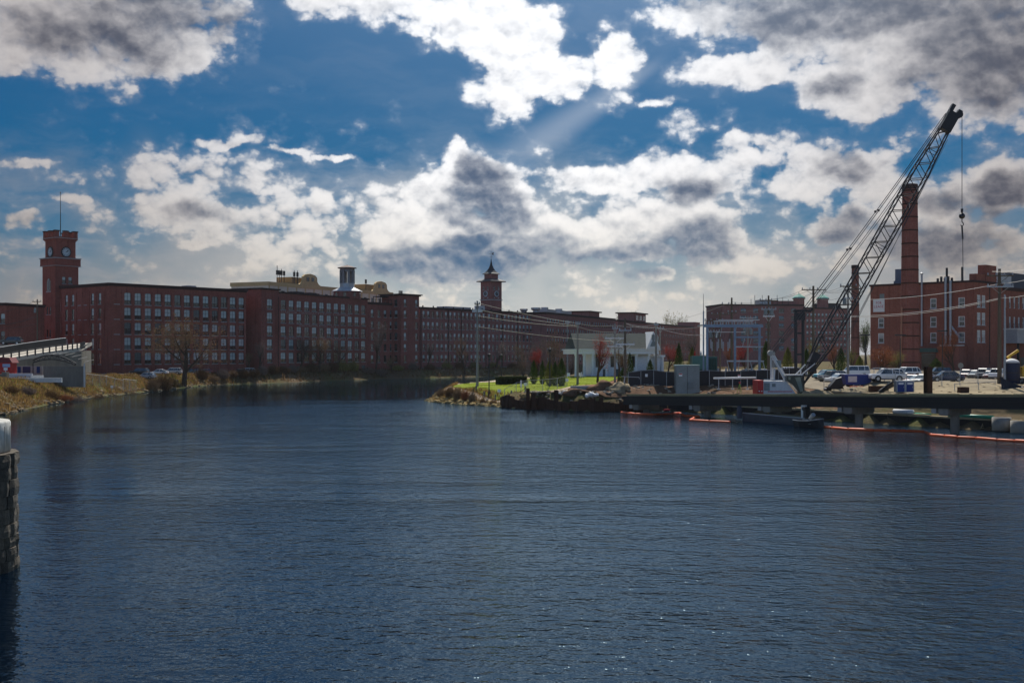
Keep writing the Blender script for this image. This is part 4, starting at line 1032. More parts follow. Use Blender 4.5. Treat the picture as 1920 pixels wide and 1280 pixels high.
# ------------------------------------------------------------------ temporary trestle
T0 = Vector((20.0, 168.0)); TS = Vector((6.9, -10.9)); TD = TS.normalized(); TN = Vector((-TD.y, TD.x)) * -1   # TN points to the water side (towards the viewer)
def tz(k): return 2.62 + .37 * k
def trestle():
    ang = math.atan2(TS.y, TS.x); L = TS.length
    root = thing('trestle_bridge', 'low dark steel work trestle on concrete T piers along the right bank', 'bridge', (T0.x, T0.y, 0), ang)
    k0, k1 = -.22, 6.6; sl = .37 / L
    def strip(y0, y1, dz0, dz1, a=k0, b=k1):
        m = MB(); xa, xb = a * L, b * L
        za, zb = tz(a), tz(b)
        vs = [(xa, y0, za + dz0), (xb, y0, zb + dz0), (xb, y1, zb + dz0), (xa, y1, za + dz0), (xa, y0, za + dz1), (xb, y0, zb + dz1), (xb, y1, zb + dz1), (xa, y1, za + dz1)]
        m.add(vs, [(3, 2, 1, 0), (4, 5, 6, 7), (0, 1, 5, 4), (1, 2, 6, 5), (2, 3, 7, 6), (3, 0, 4, 7)]); return m
    n = 26
    for i in range(n):
        a = k0 + .12 + (k1 - k0 - .12) * i / n; b_ = k0 + .12 + (k1 - k0 - .12) * (i + .985) / n
        strip(-3.2, 1.6, -.16, 0, a, b_).obj('deck_mat', mat('deck_timber', (.25, .21, .125), .95, .5, .8, stretch=(.3, 2, 1)), root)
    for i in range(14):
        a = k0 + (k1 - k0) * i / 14; b_ = k0 + (k1 - k0) * (i + .985) / 14
        strip(-3.22, -2.98, .002, .14 + .02 * (i % 3), a, b_).obj('sunlit_edge_strip', mat('sunlit_edge_strip', (.34, .29, .16), .9, .4, .6), root)  # added strip, coloured paler than the deck to draw its sunlit edge line
    strip(-3.15, -2.85, -.62, -.165).obj('edge_beam', DKST, root)
    for y in (-2.8, -.9, 1.0):
        g = strip(y - .12, y + .12, -1.3, -.63); g.obj('girder', DKST, root)
        g = strip(y - .26, y + .26, -1.38, -1.305); g.obj('girder_flange', DKST, root)
    for k in range(7):
        z = tz(k) - 1.39; x = k * L
        c = MB(); c.extr([(-.62, z), (.62, z), (.62, z - .45), (.45, z - .72), (-.45, z - .72), (-.62, z - .45)], -2.9, .9, T(x, 0, 0)); po = c.obj('pier_cap', CONCD, root)
        c = MB(); c.cyl((x, -1.0, -2.5), (x, -1.0, z - .722), .46, n=14); c.obj('pier_column', CONCD, po)
        c = MB(); c.box(x - 1.5, x - .9, -2.9, -2.3, z - .55, z - .002); c.obj('bearing_block', CONC, root)
trestle()

def bulkhead():
    """dark lagging wall behind the trestle with a timber cap"""
    pts = [(20, 174), (26, 172), (53.5, 129), (66, 108)]
    root = thing('bulkhead_wall', 'dark steel bulkhead with a pale timber cap behind the trestle piers', 'retaining wall', (20, 174, 0))
    for (a, b) in zip(pts, pts[1:]):
        a, b = Vector(a), Vector(b); d = (b - a); n = max(1, int(d.length / 3.0))
        for i in range(n):
            p, q = a + d * (i / n), a + d * ((i + .97) / n); nrm = Vector((-d.y, d.x)).normalized()
            m = MB(); w = .25 + .1 * (i % 2)
            pts4 = [p, q, q + nrm * w, p + nrm * w]; m.prism([(v.x - 20, v.y - 174) for v in pts4], -2.2, 1.05); m.obj('lagging_panel', DKST, root)
            m = MB(); o = nrm * -.12; pts4 = [p + o, q + o, q + nrm * .45, p + nrm * .45]; m.prism([(v.x - 20, v.y - 174) for v in pts4], 1.055, 1.3 + .05 * math.sin(i * 2.1)); m.obj('timber_cap', TIMBER, root)
bulkhead()

def sheet_piles():
    pts = [(-1.9, 187.0), (2.2, 180.0), (12.2, 171.9), (19.4, 173.2)]
    root = thing('sheet_pile_wall', 'rusty sheet pile wall with uneven tops at the edge of the lawn point', 'retaining wall', (-1.9, 187, 0))
    r = random.Random(5); seg = []
    for a, b in zip(pts, pts[1:]):
        a, b = Vector(a), Vector(b); n = int((b - a).length / .72)
        for i in range(n): seg.append((a + (b - a) * (i / n), a + (b - a) * ((i + 1) / n)))
    for i, (a, b) in enumerate(seg):
        d = (b - a).normalized(); nr = Vector((-d.y, d.x)); off = nr * (-.22 if i % 2 else .0); ztop = 1.55 + .35 * math.sin(i * .55) + r.uniform(-.12, .12)
        c0, c1 = a + d * .09 + off, b - d * .09 + off
        m = MB(); poly = [a, c0 - nr * 0, c1, b, b + nr * .1, c1 + nr * .1, c0 + nr * .1, a + nr * .1]
        m.prism([(v.x + 1.9, v.y - 187) for v in poly], -2.0, ztop); m.obj('sheet_pile', RUST, root)
    for px, D, w, yt, lab in ((990, 178.5, .42, 728, 'taller of the two steel piles driven together at the lawn point'), (1000, 177.6, .55, 736, 'shorter thick steel pile beside the taller one at the lawn point'), (1043, 176.5, .5, 731, 'lone dark steel pile standing before the dirt mound'), (1127, 171.8, .5, 744, 'dark steel pile among the sheet piles below the white sacks')):
        x, y = P2(px, D); zt = PZ(yt, D)
        t_ = thing('steel_pile', lab, 'pile', (x, y, 0), R(20))
        m = MB(); m.box(-w / 2, w / 2, -w / 2, -w / 2 + .06, -2, zt); m.box(-w / 2, w / 2, w / 2 - .06, w / 2, -2, zt); m.obj('flange', RUST, t_)
        m = MB(); m.box(-.04, .04, -w / 2 + .061, w / 2 - .061, -2, zt - .02); m.obj('web', RUST, t_)
    for k, (px, D, w, yt, lab) in enumerate(((1188, 171.5, 2.0, 739, 'wide rusty corrugated sheet pile box at the trestle end'),)):
        x, y = P2(px, D); t_ = thing('sheet_pile_box', lab, 'pile', (x, y, 0)); zt = PZ(yt, D)
        for i in range(4): m = MB(); m.box(-1 + i * .5, -.53 + i * .5, -.1 * (i % 2), .3, -2, zt - .04 * i); m.obj('sheet_pile', RUST, t_)
sheet_piles()

# ------------------------------------------------------------------ floating boom, barge, boat
def boom_line(pts, label):
    w = [Vector((*P2(px, 18480 / (py - HY)), .06)) for px, py in pts]
    root = thing('floating_boom', label, 'boom', w[0]); o = w[0]; r = random.Random(len(pts))
    for a, b in zip(w, w[1:]):
        d = b - a; n = max(1, round(d.length / 2.2))
        for i in range(n):
            p, q = a + d * ((i + .002) / n), a + d * ((i + .998) / n); p = p - o; q = q - o
            rr = .19 + r.uniform(-.03, .03); m = MB(); md = (p + q) / 2
            m.tube([p, p.lerp(q, .06), p.lerp(q, .5), p.lerp(q, .94), q], [rr * .7, rr, rr * 1.05, rr, rr * .7], 8); m.obj('float', ORANGE, root, True)
boom_line([(1165, 774), (1190, 777), (1225, 778), (1275, 775.5), (1284, 780.5), (1312, 782)], 'orange floating boom drifting out from the trestle end')
boom_line([(1302, 784), (1294, 788.5), (1330, 790.5), (1369, 792)], 'short hooked length of orange boom beside the barge stern')
boom_line([(1538, 801), (1560, 803), (1590, 806), (1640, 808), (1700, 809), (1735, 811), (1748, 817), (1795, 821), (1830, 822.5), (1870, 826), (1935, 830)], 'longest orange floating boom, along the right-hand trestle piers')

def barge():
    a = Vector(P2(1392, 147.5)); b = Vector(P2(1508, 137.5)); ang = math.atan2((b - a).y, (b - a).x); L = (b - a).length
    root = thing('work_barge', 'dark flat work barge moored against the trestle piers', 'barge', (a.x, a.y, 0), ang)
    m = MB(); m.extr([(0, -.3), (L, -.3), (L, .85), (.0, 1.0)], 0, 3.0); m.obj('hull', mat('barge_hull', (.05, .058, .07), .6, .4, .6), root)
    m = MB(); m.extr([(0.02, 1.003), (L - .02, .853), (L - .02, .95), (.02, 1.1)], .0, .12); m.obj('gunwale', GREYM, root)
    m = MB(); m.extr([(0.3, 1.0), (L - .3, .86), (L - .3, .93), (.3, 1.07)], .6, 2.8); m.obj('deck', TIMBER, root)
    for x in (-.25, 2.2): m = MB(); m.lathe([(.28, 0), (.33, .4), (.33, 1.2), (.25, 1.6)], 10, (x - .1, -.2 if x < 0 else 2.4, .3 if x < 0 else 1.1)); m.obj('fender', mat('fender_rubber', (.05, .055, .075), .7), root)
    m = MB(); m.tube([(3.2 + .25 * math.cos(t_ * .7), 1.2 + .25 * math.sin(t_ * .7), 1.1 + .03 * t_) for t_ in range(18)], .03, 5); m.obj('rope_coil', YEL, root)
    m = MB(); m.box(L - .9, L - .55, .3, .9, .9, 2.4); m.obj('winch_post', CONCW, root)
    m = MB(); m.box(L - .5, L - .1, .3, 1.0, .95, 1.9); m.cyl((L - .4, .2, 2.0), (L - .4, 1.1, 2.0), .25, n=8); m.obj('winch', BLACKM, root)
    x, y = P2(1519, 135.4); root = thing('work_boat', 'small black workboat with a tilted outboard motor off the barge bow', 'boat', (x, y, 0), ang)
    m = MB(); st = [(-2.1, .75, .75), (-1.0, .95, .7), (.6, .9, .75), (1.7, .5, .95), (2.2, .05, 1.05)]
    vs = []
    for sx, w, h in st: vs += [(sx, -w, h), (sx, -w * .7, -.15), (sx, w * .7, -.15), (sx, w, h)]
    fs = []
    for i in range(len(st) - 1):
        for j in range(3): fs.append((i * 4 + j, i * 4 + j + 1, i * 4 + 5 + j, i * 4 + 4 + j))
    fs.append((0, 1, 2, 3)); m.add(vs, fs); m.obj('hull', mat('black_hull', (.015, .015, .018), .4), root)
    m = MB(); m.tube([(-2.1, -.75, .78), (-1.0, -.95, .73), (.6, -.9, .78), (1.7, -.5, .98), (2.2, 0, 1.08), (1.7, .5, .98), (.6, .9, .78), (-1.0, .95, .73), (-2.1, .75, .78)], .05, 5); m.obj('gunwale', GREYM, root)
    for sx in (-.9, .7): m = MB(); m.box(sx - .2, sx + .2, -.8, .8, .38, .46); m.obj('thwart', GREYC, root)
    m = MB(); m.cyl((.2, -.2, 1.0), (1.0, -.4, 1.5), .2, .26, 8); mo = m.obj('outboard_motor', GREYM, root); m = MB(); m.cyl((.2, -.2, 1.0), (-.3, -.05, .6), .08, n=6); m.obj('motor_leg', BLACKM, mo)
barge()

# ------------------------------------------------------------------ crawler crane
def crane():
    D = 163.0; o = V(1462, 738, D); gz = H(o.x, o.y); root = thing('crawler_crane', 'white crawler crane with a red counterweight and a tall black lattice boom', 'crane', (o.x, o.y, gz))
    def q(px, py, y=0.0): v = V(px, py, D); return Vector((v.x - o.x, y, v.z - gz))
    Wt = mat('crane_white', (.62, .62, .62), .5, .2, 1.0)
    h0 = q(1416, 738).z; x0, x1 = q(1416, 0).x, q(1500, 0).x; zt = q(0, 713).z
    for s in (-1, 1):
        m = MB(); zc = .55
        prof = [(-3.4, .25), (-3.1, .02), (3.1, .02), (3.4, .25), (3.4, .75), (3.1, 1.0), (-3.1, 1.0), (-3.4, .75)]; m.extr(prof, s * 2.1 - .45, s * 2.1 + .45); m.obj('track', BLACKM, root)
    m = MB(); m.box(-1.6, 1.6, -1.64, 1.64, .3, h0 - .02); m.obj('carbody', DKST, root)
    m = MB(); m.box(x0, x0 + .78, -1.7, 1.7, h0 - .1, zt + .05); cw = m.obj('counterweight', RED, root)
    for z in (.35, ): 
        for x in (.2, .55): m = MB(); m.box(x0 + x - .08, x0 + x + .08, -1.74, -1.701, h0 + z, h0 + z + .14); m.obj('reflector', WHITE, cw)
    m = MB(); m.extr([(x0 + .79, h0), (x1 - .9, h0), (x1 - 2.2, zt - .1), (x0 + .79, zt)], -1.5, 1.5); ho = m.obj('house', Wt, root)
    m = MB(); m.box(x0 + 1.4, x1 - 1.4, -1.512, -1.502, h0 + .3, h0 + .42); m.obj('stripe', RED, ho)
    m = MB(); m.box(x0 + 2.0, x0 + 2.5, -1.52, -1.502, zt - .85, zt - .4); m.obj('hatch', GREYC, ho)
    m = MB(); m.box(x0 + .9, x0 + 1.7, -1.52, -1.502, h0 + .5, zt - .3); m.obj('grille', GREYC, ho)
    m = MB(); m.tube([(x0 + .9, -1.45, zt + .15), (x1 - 2.4, -1.45, zt + .06)], .05, 5); m.obj('handrail', WHITE, ho)
    ca = [q(1470, 704), q(1497, 704), q(1503, 737), q(1494, 738), q(1481, 722), q(1468, 712)]
    m = MB(); m.extr([(p.x, p.z) for p in ca], -2.0, -.6); cb = m.obj('cab', mat('cab_green_black', (.018, .03, .02), .3, .2, 1.0, spec=.6), root)
    g = [q(1484, 707), q(1494, 706), q(1499, 733), q(1494, 733)]; m = MB(); m.extr([(p.x, p.z) for p in g], -2.03, -2.005); m.obj('cab_window', mat('cab_glass', (.16, .22, .20), .08, spec=.7, coat=.5), cb)
    g = [q(1472, 706), q(1476, 706), q(1476, 711), q(1472, 711)]; m = MB(); m.extr([(p.x, p.z) for p in g], -2.03, -2.005); m.obj('cab_window', MATS['cab_glass'], cb)
    m = MB(); a, b = q(1468, 703), q(1498, 703); m.box(a.x, b.x, -2.05, -.55, a.z + .002, a.z + .12); m.obj('cab_roof', Wt, cb)
    for s, dx in ((-1, 0), (1, 10)):
        for pa, pb, w in ((q(1443 + dx, 664), q(1470 + dx, 714), .22), (q(1442 + dx, 664), q(1442 + dx * .9, 713), .12), (q(1449 + dx * .6, 690), q(1448 + dx * .6, 713), .16)):
            m = MB(); m.tube([(pa.x, s * 1.1, pa.z), (pb.x, s * 1.1, pb.z)], w * .8, 6); m.obj('gantry_leg', Wt, root)
        m = MB(); c = q(1441 + dx, 662); m.cyl((c.x, s * 1.1 - .3, c.z), (c.x, s * 1.1 + .3, c.z), .38, n=12); m.obj('gantry_sheave', mat('sheave_grey', (.34, .33, .30), .6), root)
    m = MB(); a = q(1455, 678); m.box(a.x - .4, a.x + .5, -1.0, 1.0, a.z - .8, a.z + .2); m.obj('gantry_panel', GREYC, root)
    for pa, pb in ((q(1487, 703), q(1506, 683)), (q(1499, 702), q(1524, 681))): m = MB(); m.tube([(pa.x, -1.2, pa.z), (pb.x, -1.2, pb.z)], .09, 6); m.obj('stay_bar', Wt, root)
    # lattice boom
    f = q(1500, 725); tp = q(1780, 226); f = Vector((f.x, 0, f.z)); tp = Vector((tp.x, 0, tp.z)); ax = (tp - f); L = ax.length; ax.normalize(); up = Vector((-ax.z, 0, ax.x)); sd = Vector((0, 1, 0))
    DK = mat('boom_black', (.016, .016, .02), .5, .2, 1.0)
    def hw(t_): return .16 + .86 * min(1, t_ / .16) if t_ < .16 else (1.02 if t_ < .80 else 1.02 - .48 * (t_ - .80) / .2)
    NS = 34
    bo = MB()
    for su in (-1, 1):
        for ss in (-1, 1):
            bo.tube([f + ax * (L * t_) + up * (su * hw(t_)) + sd * (ss * hw(t_) * .9) for t_ in (0, .08, .16, .5, .8, .9, 1.0)], .105, 6)
    boom = bo.obj('boom_chords', DK, root)
    for i in range(NS):
        ta, tb = i / NS, (i + 1) / NS; m = MB()
        for face in range(4):
            def cr(t_, su, ss): return f + ax * (L * t_) + up * (su * hw(t_)) + sd * (ss * hw(t_) * .9)
            e = [((-1, -1), (1, -1)), ((-1, 1), (1, 1)), ((-1, -1), (-1, 1)), ((1, -1), (1, 1))][face]
            a_, b_ = (e if i % 2 else e[::-1]); m.tube([cr(ta, *a_), cr(tb, *b_)], .055, 4, False)
            if i % 6 == 0: m.tube([cr(ta, *e[0]), cr(ta, *e[1])], .045, 4, False)
        m.obj('boom_lacing', DK, boom)
    hd = MB(); Mh = Matrix(((ax.x, 0, up.x, tp.x), (ax.y, 1, up.y, tp.y), (ax.z, 0, up.z, tp.z), (0, 0, 0, 1)))
    hd.box(-1.6, 1.2, -.6, .6, -.85, .75, Mh); hd.box(1.2, 1.9, -.45, .45, -.95, -.35, Mh); hd.box(1.2, 2.2, -.35, .35, .25, .8, Mh)
    for y in (-.35, 0, .35): hd.cyl(Mh @ Vector((1.3, y - .08, -.75)), Mh @ Vector((1.3, y + .08, -.75)), .5, n=12)
    hd.obj('boom_head', DK, root)
    wb = MB(); wb.box(4.0, 9.5, -.8, .8, -1.0, .3, Matrix(((ax.x, 0, up.x, f.x), (0, 1, 0, 0), (ax.z, 0, up.z, f.z), (0, 0, 0, 1)))); 
    m = MB(); Mb = Matrix(((ax.x, 0, up.x, f.x), (0, 1, 0, 0), (ax.z, 0, up.z, f.z), (0, 0, 0, 1)))
    m.cyl(Mb @ Vector((3.0, -.8, 0)), Mb @ Vector((3.0, .8, 0)), .6, n=12); m.box(3.6, 5.2, -.75, .75, -.2, .75, Mb); m.obj('winch_drum', DK, root)
    # lines
    def line(a, b, sag, name, r=.035, mm=WIREM):
        m = MB(); m.tube([a + (b - a) * (i / 8) + Vector((0, 0, -sag * 4 * (i / 8) * (1 - i / 8))) for i in range(9)], r, 4, False); m.obj(name, mm, root)
    gtop = q(1447, 661)
    for s in (-1, 1):
        line(Mh @ Vector((.8, s * .55, .8)), Vector((gtop.x, s * .9, gtop.z + .2)), .5, 'pendant_line', .05)
        line(Mh @ Vector((-9, s * .8, 1.05)), Vector((gtop.x + .3, s * .5, gtop.z)), .7, 'pendant_line', .04)
    for k, (ua, yb) in enumerate(((-2.5, -.4), (-3.5, 0.0), (-4.5, .4))): line(Mh @ Vector((ua, yb, -1.0)), f + ax * 5 + up * (-2.2 - .3 * k) + sd * yb, .3, 'hoist_line', .03)
    for u in (14.0, 9.0):
        pass
    for frac in (.56, .40):
        for s in (-1, 1):
            p = (Mh @ Vector((.8, s * .55, .8))).lerp(Vector((gtop.x, s * .9, gtop.z + .2)), frac); m = MB(); m.ball((p.x, p.y, p.z - .4), .2, 6, 4); m.obj('pendant_link', DK, root)
    ht = Mh @ Vector((1.45, 0, -1.2)); bz = q(1796, 405)
    m = MB(); m.tube([(ht.x, 0, ht.z), (ht.x, 0, bz.z)], .045, 5); m.obj('hook_line', WIREM, root)
    m = MB(); m.ball((ht.x, 0, bz.z), .42, 12, 8); m.cyl((ht.x, 0, bz.z + .3), (ht.x, 0, bz.z + 1.0), .12, .2, 8); hb = m.obj('headache_ball', BLACKM, root, True)
    m = MB(); m.tube([(ht.x, 0, bz.z - .4), (ht.x, 0, bz.z - .8), (ht.x + .18, 0, bz.z - 1.0), (ht.x + .2, 0, bz.z - 1.25), (ht.x, 0, bz.z - 1.4), (ht.x - .2, 0, bz.z - 1.25)], .07, 6); m.obj('hook', BLACKM, hb)
    m = MB(); zz = q(0, 520).z; m.tube([(ht.x, 0, bz.z - 1.4), (ht.x + .1, 0, bz.z - 3.2)], .12, 6); m.tube([(ht.x + .1, 0, bz.z - 3.2), (ht.x + .15, 0, zz)], .05, 5); m.obj('sling', WIREM, root)
crane()

def pile_leads():
    D = 174; a = G(1500, D); root = thing('pile_leads', 'black twin-post pile driving leads standing behind the crane cab', 'pile rig', a)
    h = PZ(585, D) - a[2]
    for x in (-.62, .45): m = MB(); m.tube([(x, 0, -.2), (x, 0, h)], .24, 8); m.obj('post', BLACKM, root)
    m = MB(); m.box(-1.0, 1.4, -.4, .4, h, h + .35); m.box(-.75, .7, -.35, .35, h - 1.2, h - .1); m.obj('head', BLACKM, root)
    m = MB(); m.tube([(.6, 0, h + .3), (1.5, 0, h + .1), (1.9, 0, h + .5)], .2, 6); m.obj('hose', BLACKM, root)
    for z in (h * .45, h * .72): m = MB(); m.box(-.62, .45, -.1, .1, z, z + .25); m.obj('cross_tie', BLACKM, root)
pile_leads()

# ------------------------------------------------------------------ poles, lamps, wires
def utility_pole(label, px, D, ytop, arms=(), m=WOOD, trafo=False, r=.17, rz=0.0, ybase=None, name='utility_pole', extra=None):
    b = G(px, D); root = thing(name, label, 'pole', b, rz); h = PZ(ytop, D) - b[2]
    p = MB(); p.tube([(0, 0, -.5), (0, 0, h)], [r * 1.25, r * .75], 8); p.obj('pole', m, root)
    for (dz, w, wood) in arms:
        a = MB(); a.box(-w / 2, w / 2, -.32, -.2, h - dz - .08, h - dz + .08); ao = a.obj('crossarm', wood, root)
        n = 3 if w < 3 else 4
        for i in range(n):
            x = -w / 2 + .12 + (w - .24) * i / (n - 1); c = MB(); c.lathe([(.05, .0), (.1, .05), (.1, .2), (.06, .32)], 6, (x, -.26, h - dz + .082)); c.obj('insulator', INSUL, ao)
        for s in (-1, 1): a = MB(); a.bar((s * w * .3, -.27, h - dz - .09), (s * .12, -.18, h - dz - .8), .04); a.obj('brace', wood, ao)
    if trafo:
        for x in ((-.55,) if trafo == 1 else (-.55, .55)):
            c = MB(); c.lathe([(.28, 0), (.3, .1), (.3, 1.0), (.22, 1.1)], 10, (x, -.1, h - 3.4)); to = c.obj('transformer', GREYC, root); c = MB(); c.cyl((x, -.1, h - 2.3), (x, -.1, h - 1.95), .06, n=5); c.obj('bushing', INSUL, to)
    if extra: extra(root, h)
    return root
GW = GREYM
utility_pole('grey utility pole at the point of the lawn, wires fanning right', 895, 206, 564, ((.6, 1.0, WOOD),), WOODG, r=.2, extra=lambda r_, h: (lambda m: (m.box(-.9, .9, -.12, .12, h - 2.0, h - 1.5), m.obj('cable_box', CONCW, r_)))(MB()))
utility_pole('thin grey pole in the distance between the cypress hedge and the hall', 1064, 290, 600, ((.6, 1.2, GREYM),), WOODG, r=.2)
utility_pole('grey-topped pole planted at the edge of the mulch bed', 1083, 207, 603, ((.4, .8, GREYM),), WOODG, r=.18)
utility_pole('pale pole with white switch arms beside the red-budded tree', 1153, 203, 606, ((.9, 1.0, GREYM), (2.6, 3.4, WHITE), (4.0, 2.6, WHITE)), WOODG, r=.17)
utility_pole('dark brown pole with a long white arm at the screened fence corner', 1172, 186, 597, ((1.9, 2.0, GREYM), (4.1, 3.0, WHITE)), WOOD, r=.2)
utility_pole('grey pole carrying cans in front of the hall gable', 1230, 222, 604, ((.5, .9, GREYM),), WOODG, 1, r=.2)
utility_pole('slim pole just right of the hall gable with a lamp bracket', 1238, 238, 610, ((.6, 1.4, GREYM),), WOODG, 1, r=.16)
utility_pole('brown pole rising through the substation gantry', 1372, 205, 558, ((1.2, 3.6, WOOD), (2.6, 1.6, WOOD)), WOOD, r=.2)
utility_pole('pole with many insulators just right of the substation gantry', 1441, 203, 554, ((.9, 3.2, WOOD), (2.4, 2.6, GREYM), (3.6, 2.0, WHITE)), WOOD, 2, r=.2)
utility_pole('far pole with stepped crossarms left of the substation gantry', 1350, 250, 584, ((.6, 3.8, WOOD), (2.2, 3.0, WOOD)), WOOD, r=.17)
utility_pole('pole with three stepped crossarms at the left substation post', 1338, 214, 598, ((.3, 3.4, WOOD), (1.3, 2.8, WOOD), (2.3, 2.2, GREYM)), WOOD, 2, r=.2)
utility_pole('short grey pole with a transformer pair between the gantry posts', 1402, 212, 592, ((.4, 3.0, GREYM), (1.6, 2.0, GREYM)), WOODG, 2, r=.18)
utility_pole('brown pole with one wide crossarm behind the crane boom foot', 1525, 205, 536, ((.7, 4.2, WOOD),), WOOD, r=.24)
utility_pole('steel pole leaning into the boom with cluttered fittings', 1590, 180, 531, ((.5, 2.6, WOOD), (2.3, 1.4, GREYM)), WOODG, 1, r=.17)
utility_pole('stout brown roadside pole at the right edge with two crossarms', 1874, 150, 504, ((.9, 3.4, WOOD), (2.3, 3.4, GREYM)), WOOD, r=.25)
utility_pole('steel riser pole strapped beside the stout brown roadside pole', 1884, 150.6, 552, (), GREYM, r=.14)
utility_pole('pole with a transformer beside the low brick building, far left', 70, 296, 561, ((.6, 2.2, WOOD),), WOOD, 1, r=.2)
def mast():
    D = 190; b = G(1319, D); root = thing('mast', 'tall thin lightning mast at the left post of the substation', 'mast', b); h = PZ(551, D) - b[2]; k = PZ(583, D) - b[2]
    m = MB(); m.tube([(0, 0, 0), (0, 0, k)], [.16, .10], 8); m.obj('pole', BLUEM, root); m = MB(); m.tube([(0, 0, k), (0, 0, h)], [.05, .03], 5); m.obj('rod', BLACKM, root)
mast()

def wires(label, group, ends, sag, r=.022, m=WIREL):
    for i, (a, b) in enumerate(ends):
        a, b = V(*a), V(*b); mb = MB(); n = 14; s = sag * (1 + .12 * i)
        mb.tube([a + (b - a) * (k / n) - Vector((0, 0, 4 * s * (k / n) * (1 - k / n))) - a for k in range(n + 1)], r, 4, False)
        o = mb.obj('overhead_wire', m); o.location = a; o['label'] = ('highest', 'second highest', 'third highest', 'fourth highest', 'lowest')[i if i < len(ends) - 1 else 4] + ' of the ' + label; o['category'] = 'wire'; o['group'] = group
wires('pale wires sagging right from the lawn-point pole', 'wires from the lawn-point pole', [((896, 568, 206), (1083, 606, 207)), ((896, 580, 206), (1083, 610, 207)), ((896, 592, 206), (1083, 612, 207)), ((896, 612, 206), (1153, 640, 203))], .25, .028)
wires('wires between the mulch-bed pole and the white-armed pole', 'wires by the red-budded tree', [((1083, 606, 207), (1153, 610, 203)), ((1083, 612, 207), (1153, 622, 203))], .3, .022)
wires('wires crossing before the hall roof', 'wires before the hall roof', [((1153, 610, 203), (1230, 607, 222)), ((1172, 606, 186), (1230, 612, 222)), ((1153, 648, 203), (1230, 648, 222))], .4, .022)
wires('wires rising from the hall gable to the substation', 'wires into the substation', [((1230, 607, 222), (1372, 566, 205)), ((1230, 612, 222), (1325, 628, 186)), ((1172, 606, 186), (1319, 612, 190))], .5, .022)
wires('dark wires strung over the substation between its brown poles', 'wires over the substation', [((1350, 587, 250), (1372, 566, 205)), ((1372, 566, 205), (1441, 562, 203)), ((1372, 570, 205), (1441, 566, 203)), ((1372, 581, 205), (1441, 576, 203)), ((1425, 640, 186), (1500, 615, 186))], .3, .022, WIREM)
wires('dark wires from the substation pole to the wide-crossarm pole', 'wires behind the pile leads', [((1441, 562, 203), (1510, 541, 205)), ((1441, 562, 203), (1525, 541, 205)), ((1441, 576, 203), (1540, 541, 205))], .35, .022, WIREM)
wires('dark wires looping beside the crane boom', 'wires by the boom', [((1512, 541, 205), (1582, 535, 180)), ((1525, 541, 205), (1590, 535, 180)), ((1538, 541, 205), (1597, 535, 180)), ((1525, 552, 205), (1590, 548, 180))], .8, .022, WIREM)
wires('pale wires crossing before the four-storey building', 'wires before the brick building', [((1590, 562, 180), (1874, 532, 150)), ((1590, 592, 180), (1874, 559, 150)), ((1590, 594, 180), (1874, 561, 150))], .55, .026)
wires('wires leaving the roadside pole past the right edge', 'wires at the right edge', [((1874, 532, 150), (1990, 505, 140)), ((1874, 559, 150), (1990, 535, 140)), ((1860, 509, 150), (1990, 490, 140))], .3, .026)
wires('faint wires from the far left pole leaving past the left edge', 'wires at the left edge', [((62, 566, 296), (-40, 590, 296)), ((68, 592, 296), (-40, 612, 296)), ((70, 594, 296), (-40, 605, 296)), ((70, 606, 296), (-40, 607, 296))], .8, .03, WIREM)

def lamp_post(label, px, D, ytop, style='globe', group=None):
    b = G(px, D); root = thing('street_lamp', label, 'lamp', b, 0, group); h = PZ(ytop, D) - b[2]
    p = MB(); p.lathe([(.22, 0), (.2, .5), (.1, .7), (.07, h - .6), (.1, h - .55)], 8); p.obj('post', BLACKM, root)
    if style == 'globe':
        p = MB(); p.lathe([(.1, h - .6), (.24, h - .45), (.28, h - .1), (.3, h), (.1, h + .18), (.03, h + .3)], 8); p.obj('lantern', BLACKM, root)
    else:
        p = MB(); p.box(-.95, .95, -.2, .2, h - .12, h + .1); p.obj('lamp_head', BLACKM, root)
G1 = 'black park lamps'
lamp_post('black park lamp nearest the water, on the lawn left of the hedge', 917, 196, 664, group=G1)
lamp_post('black park lamp behind the clipped hedge', 940, 224, 665, group=G1)
lamp_post('black park lamp in front of the cypresses', 1031, 200, 654, group=G1)
lamp_post('black park lamp standing before the hall colonnade', 1160, 221, 645, group=G1)
for lab, px, D, yt in (('car park lamp with a T head left of the tall smokestack', 1622, 235, 628), ('car park lamp against the foot of the tall smokestack', 1688, 215, 628), ('car park lamp beside the orange-twigged tree', 1767, 220, 620)): lamp_post(lab, px, D, yt, 'tee', 'car park lamps')

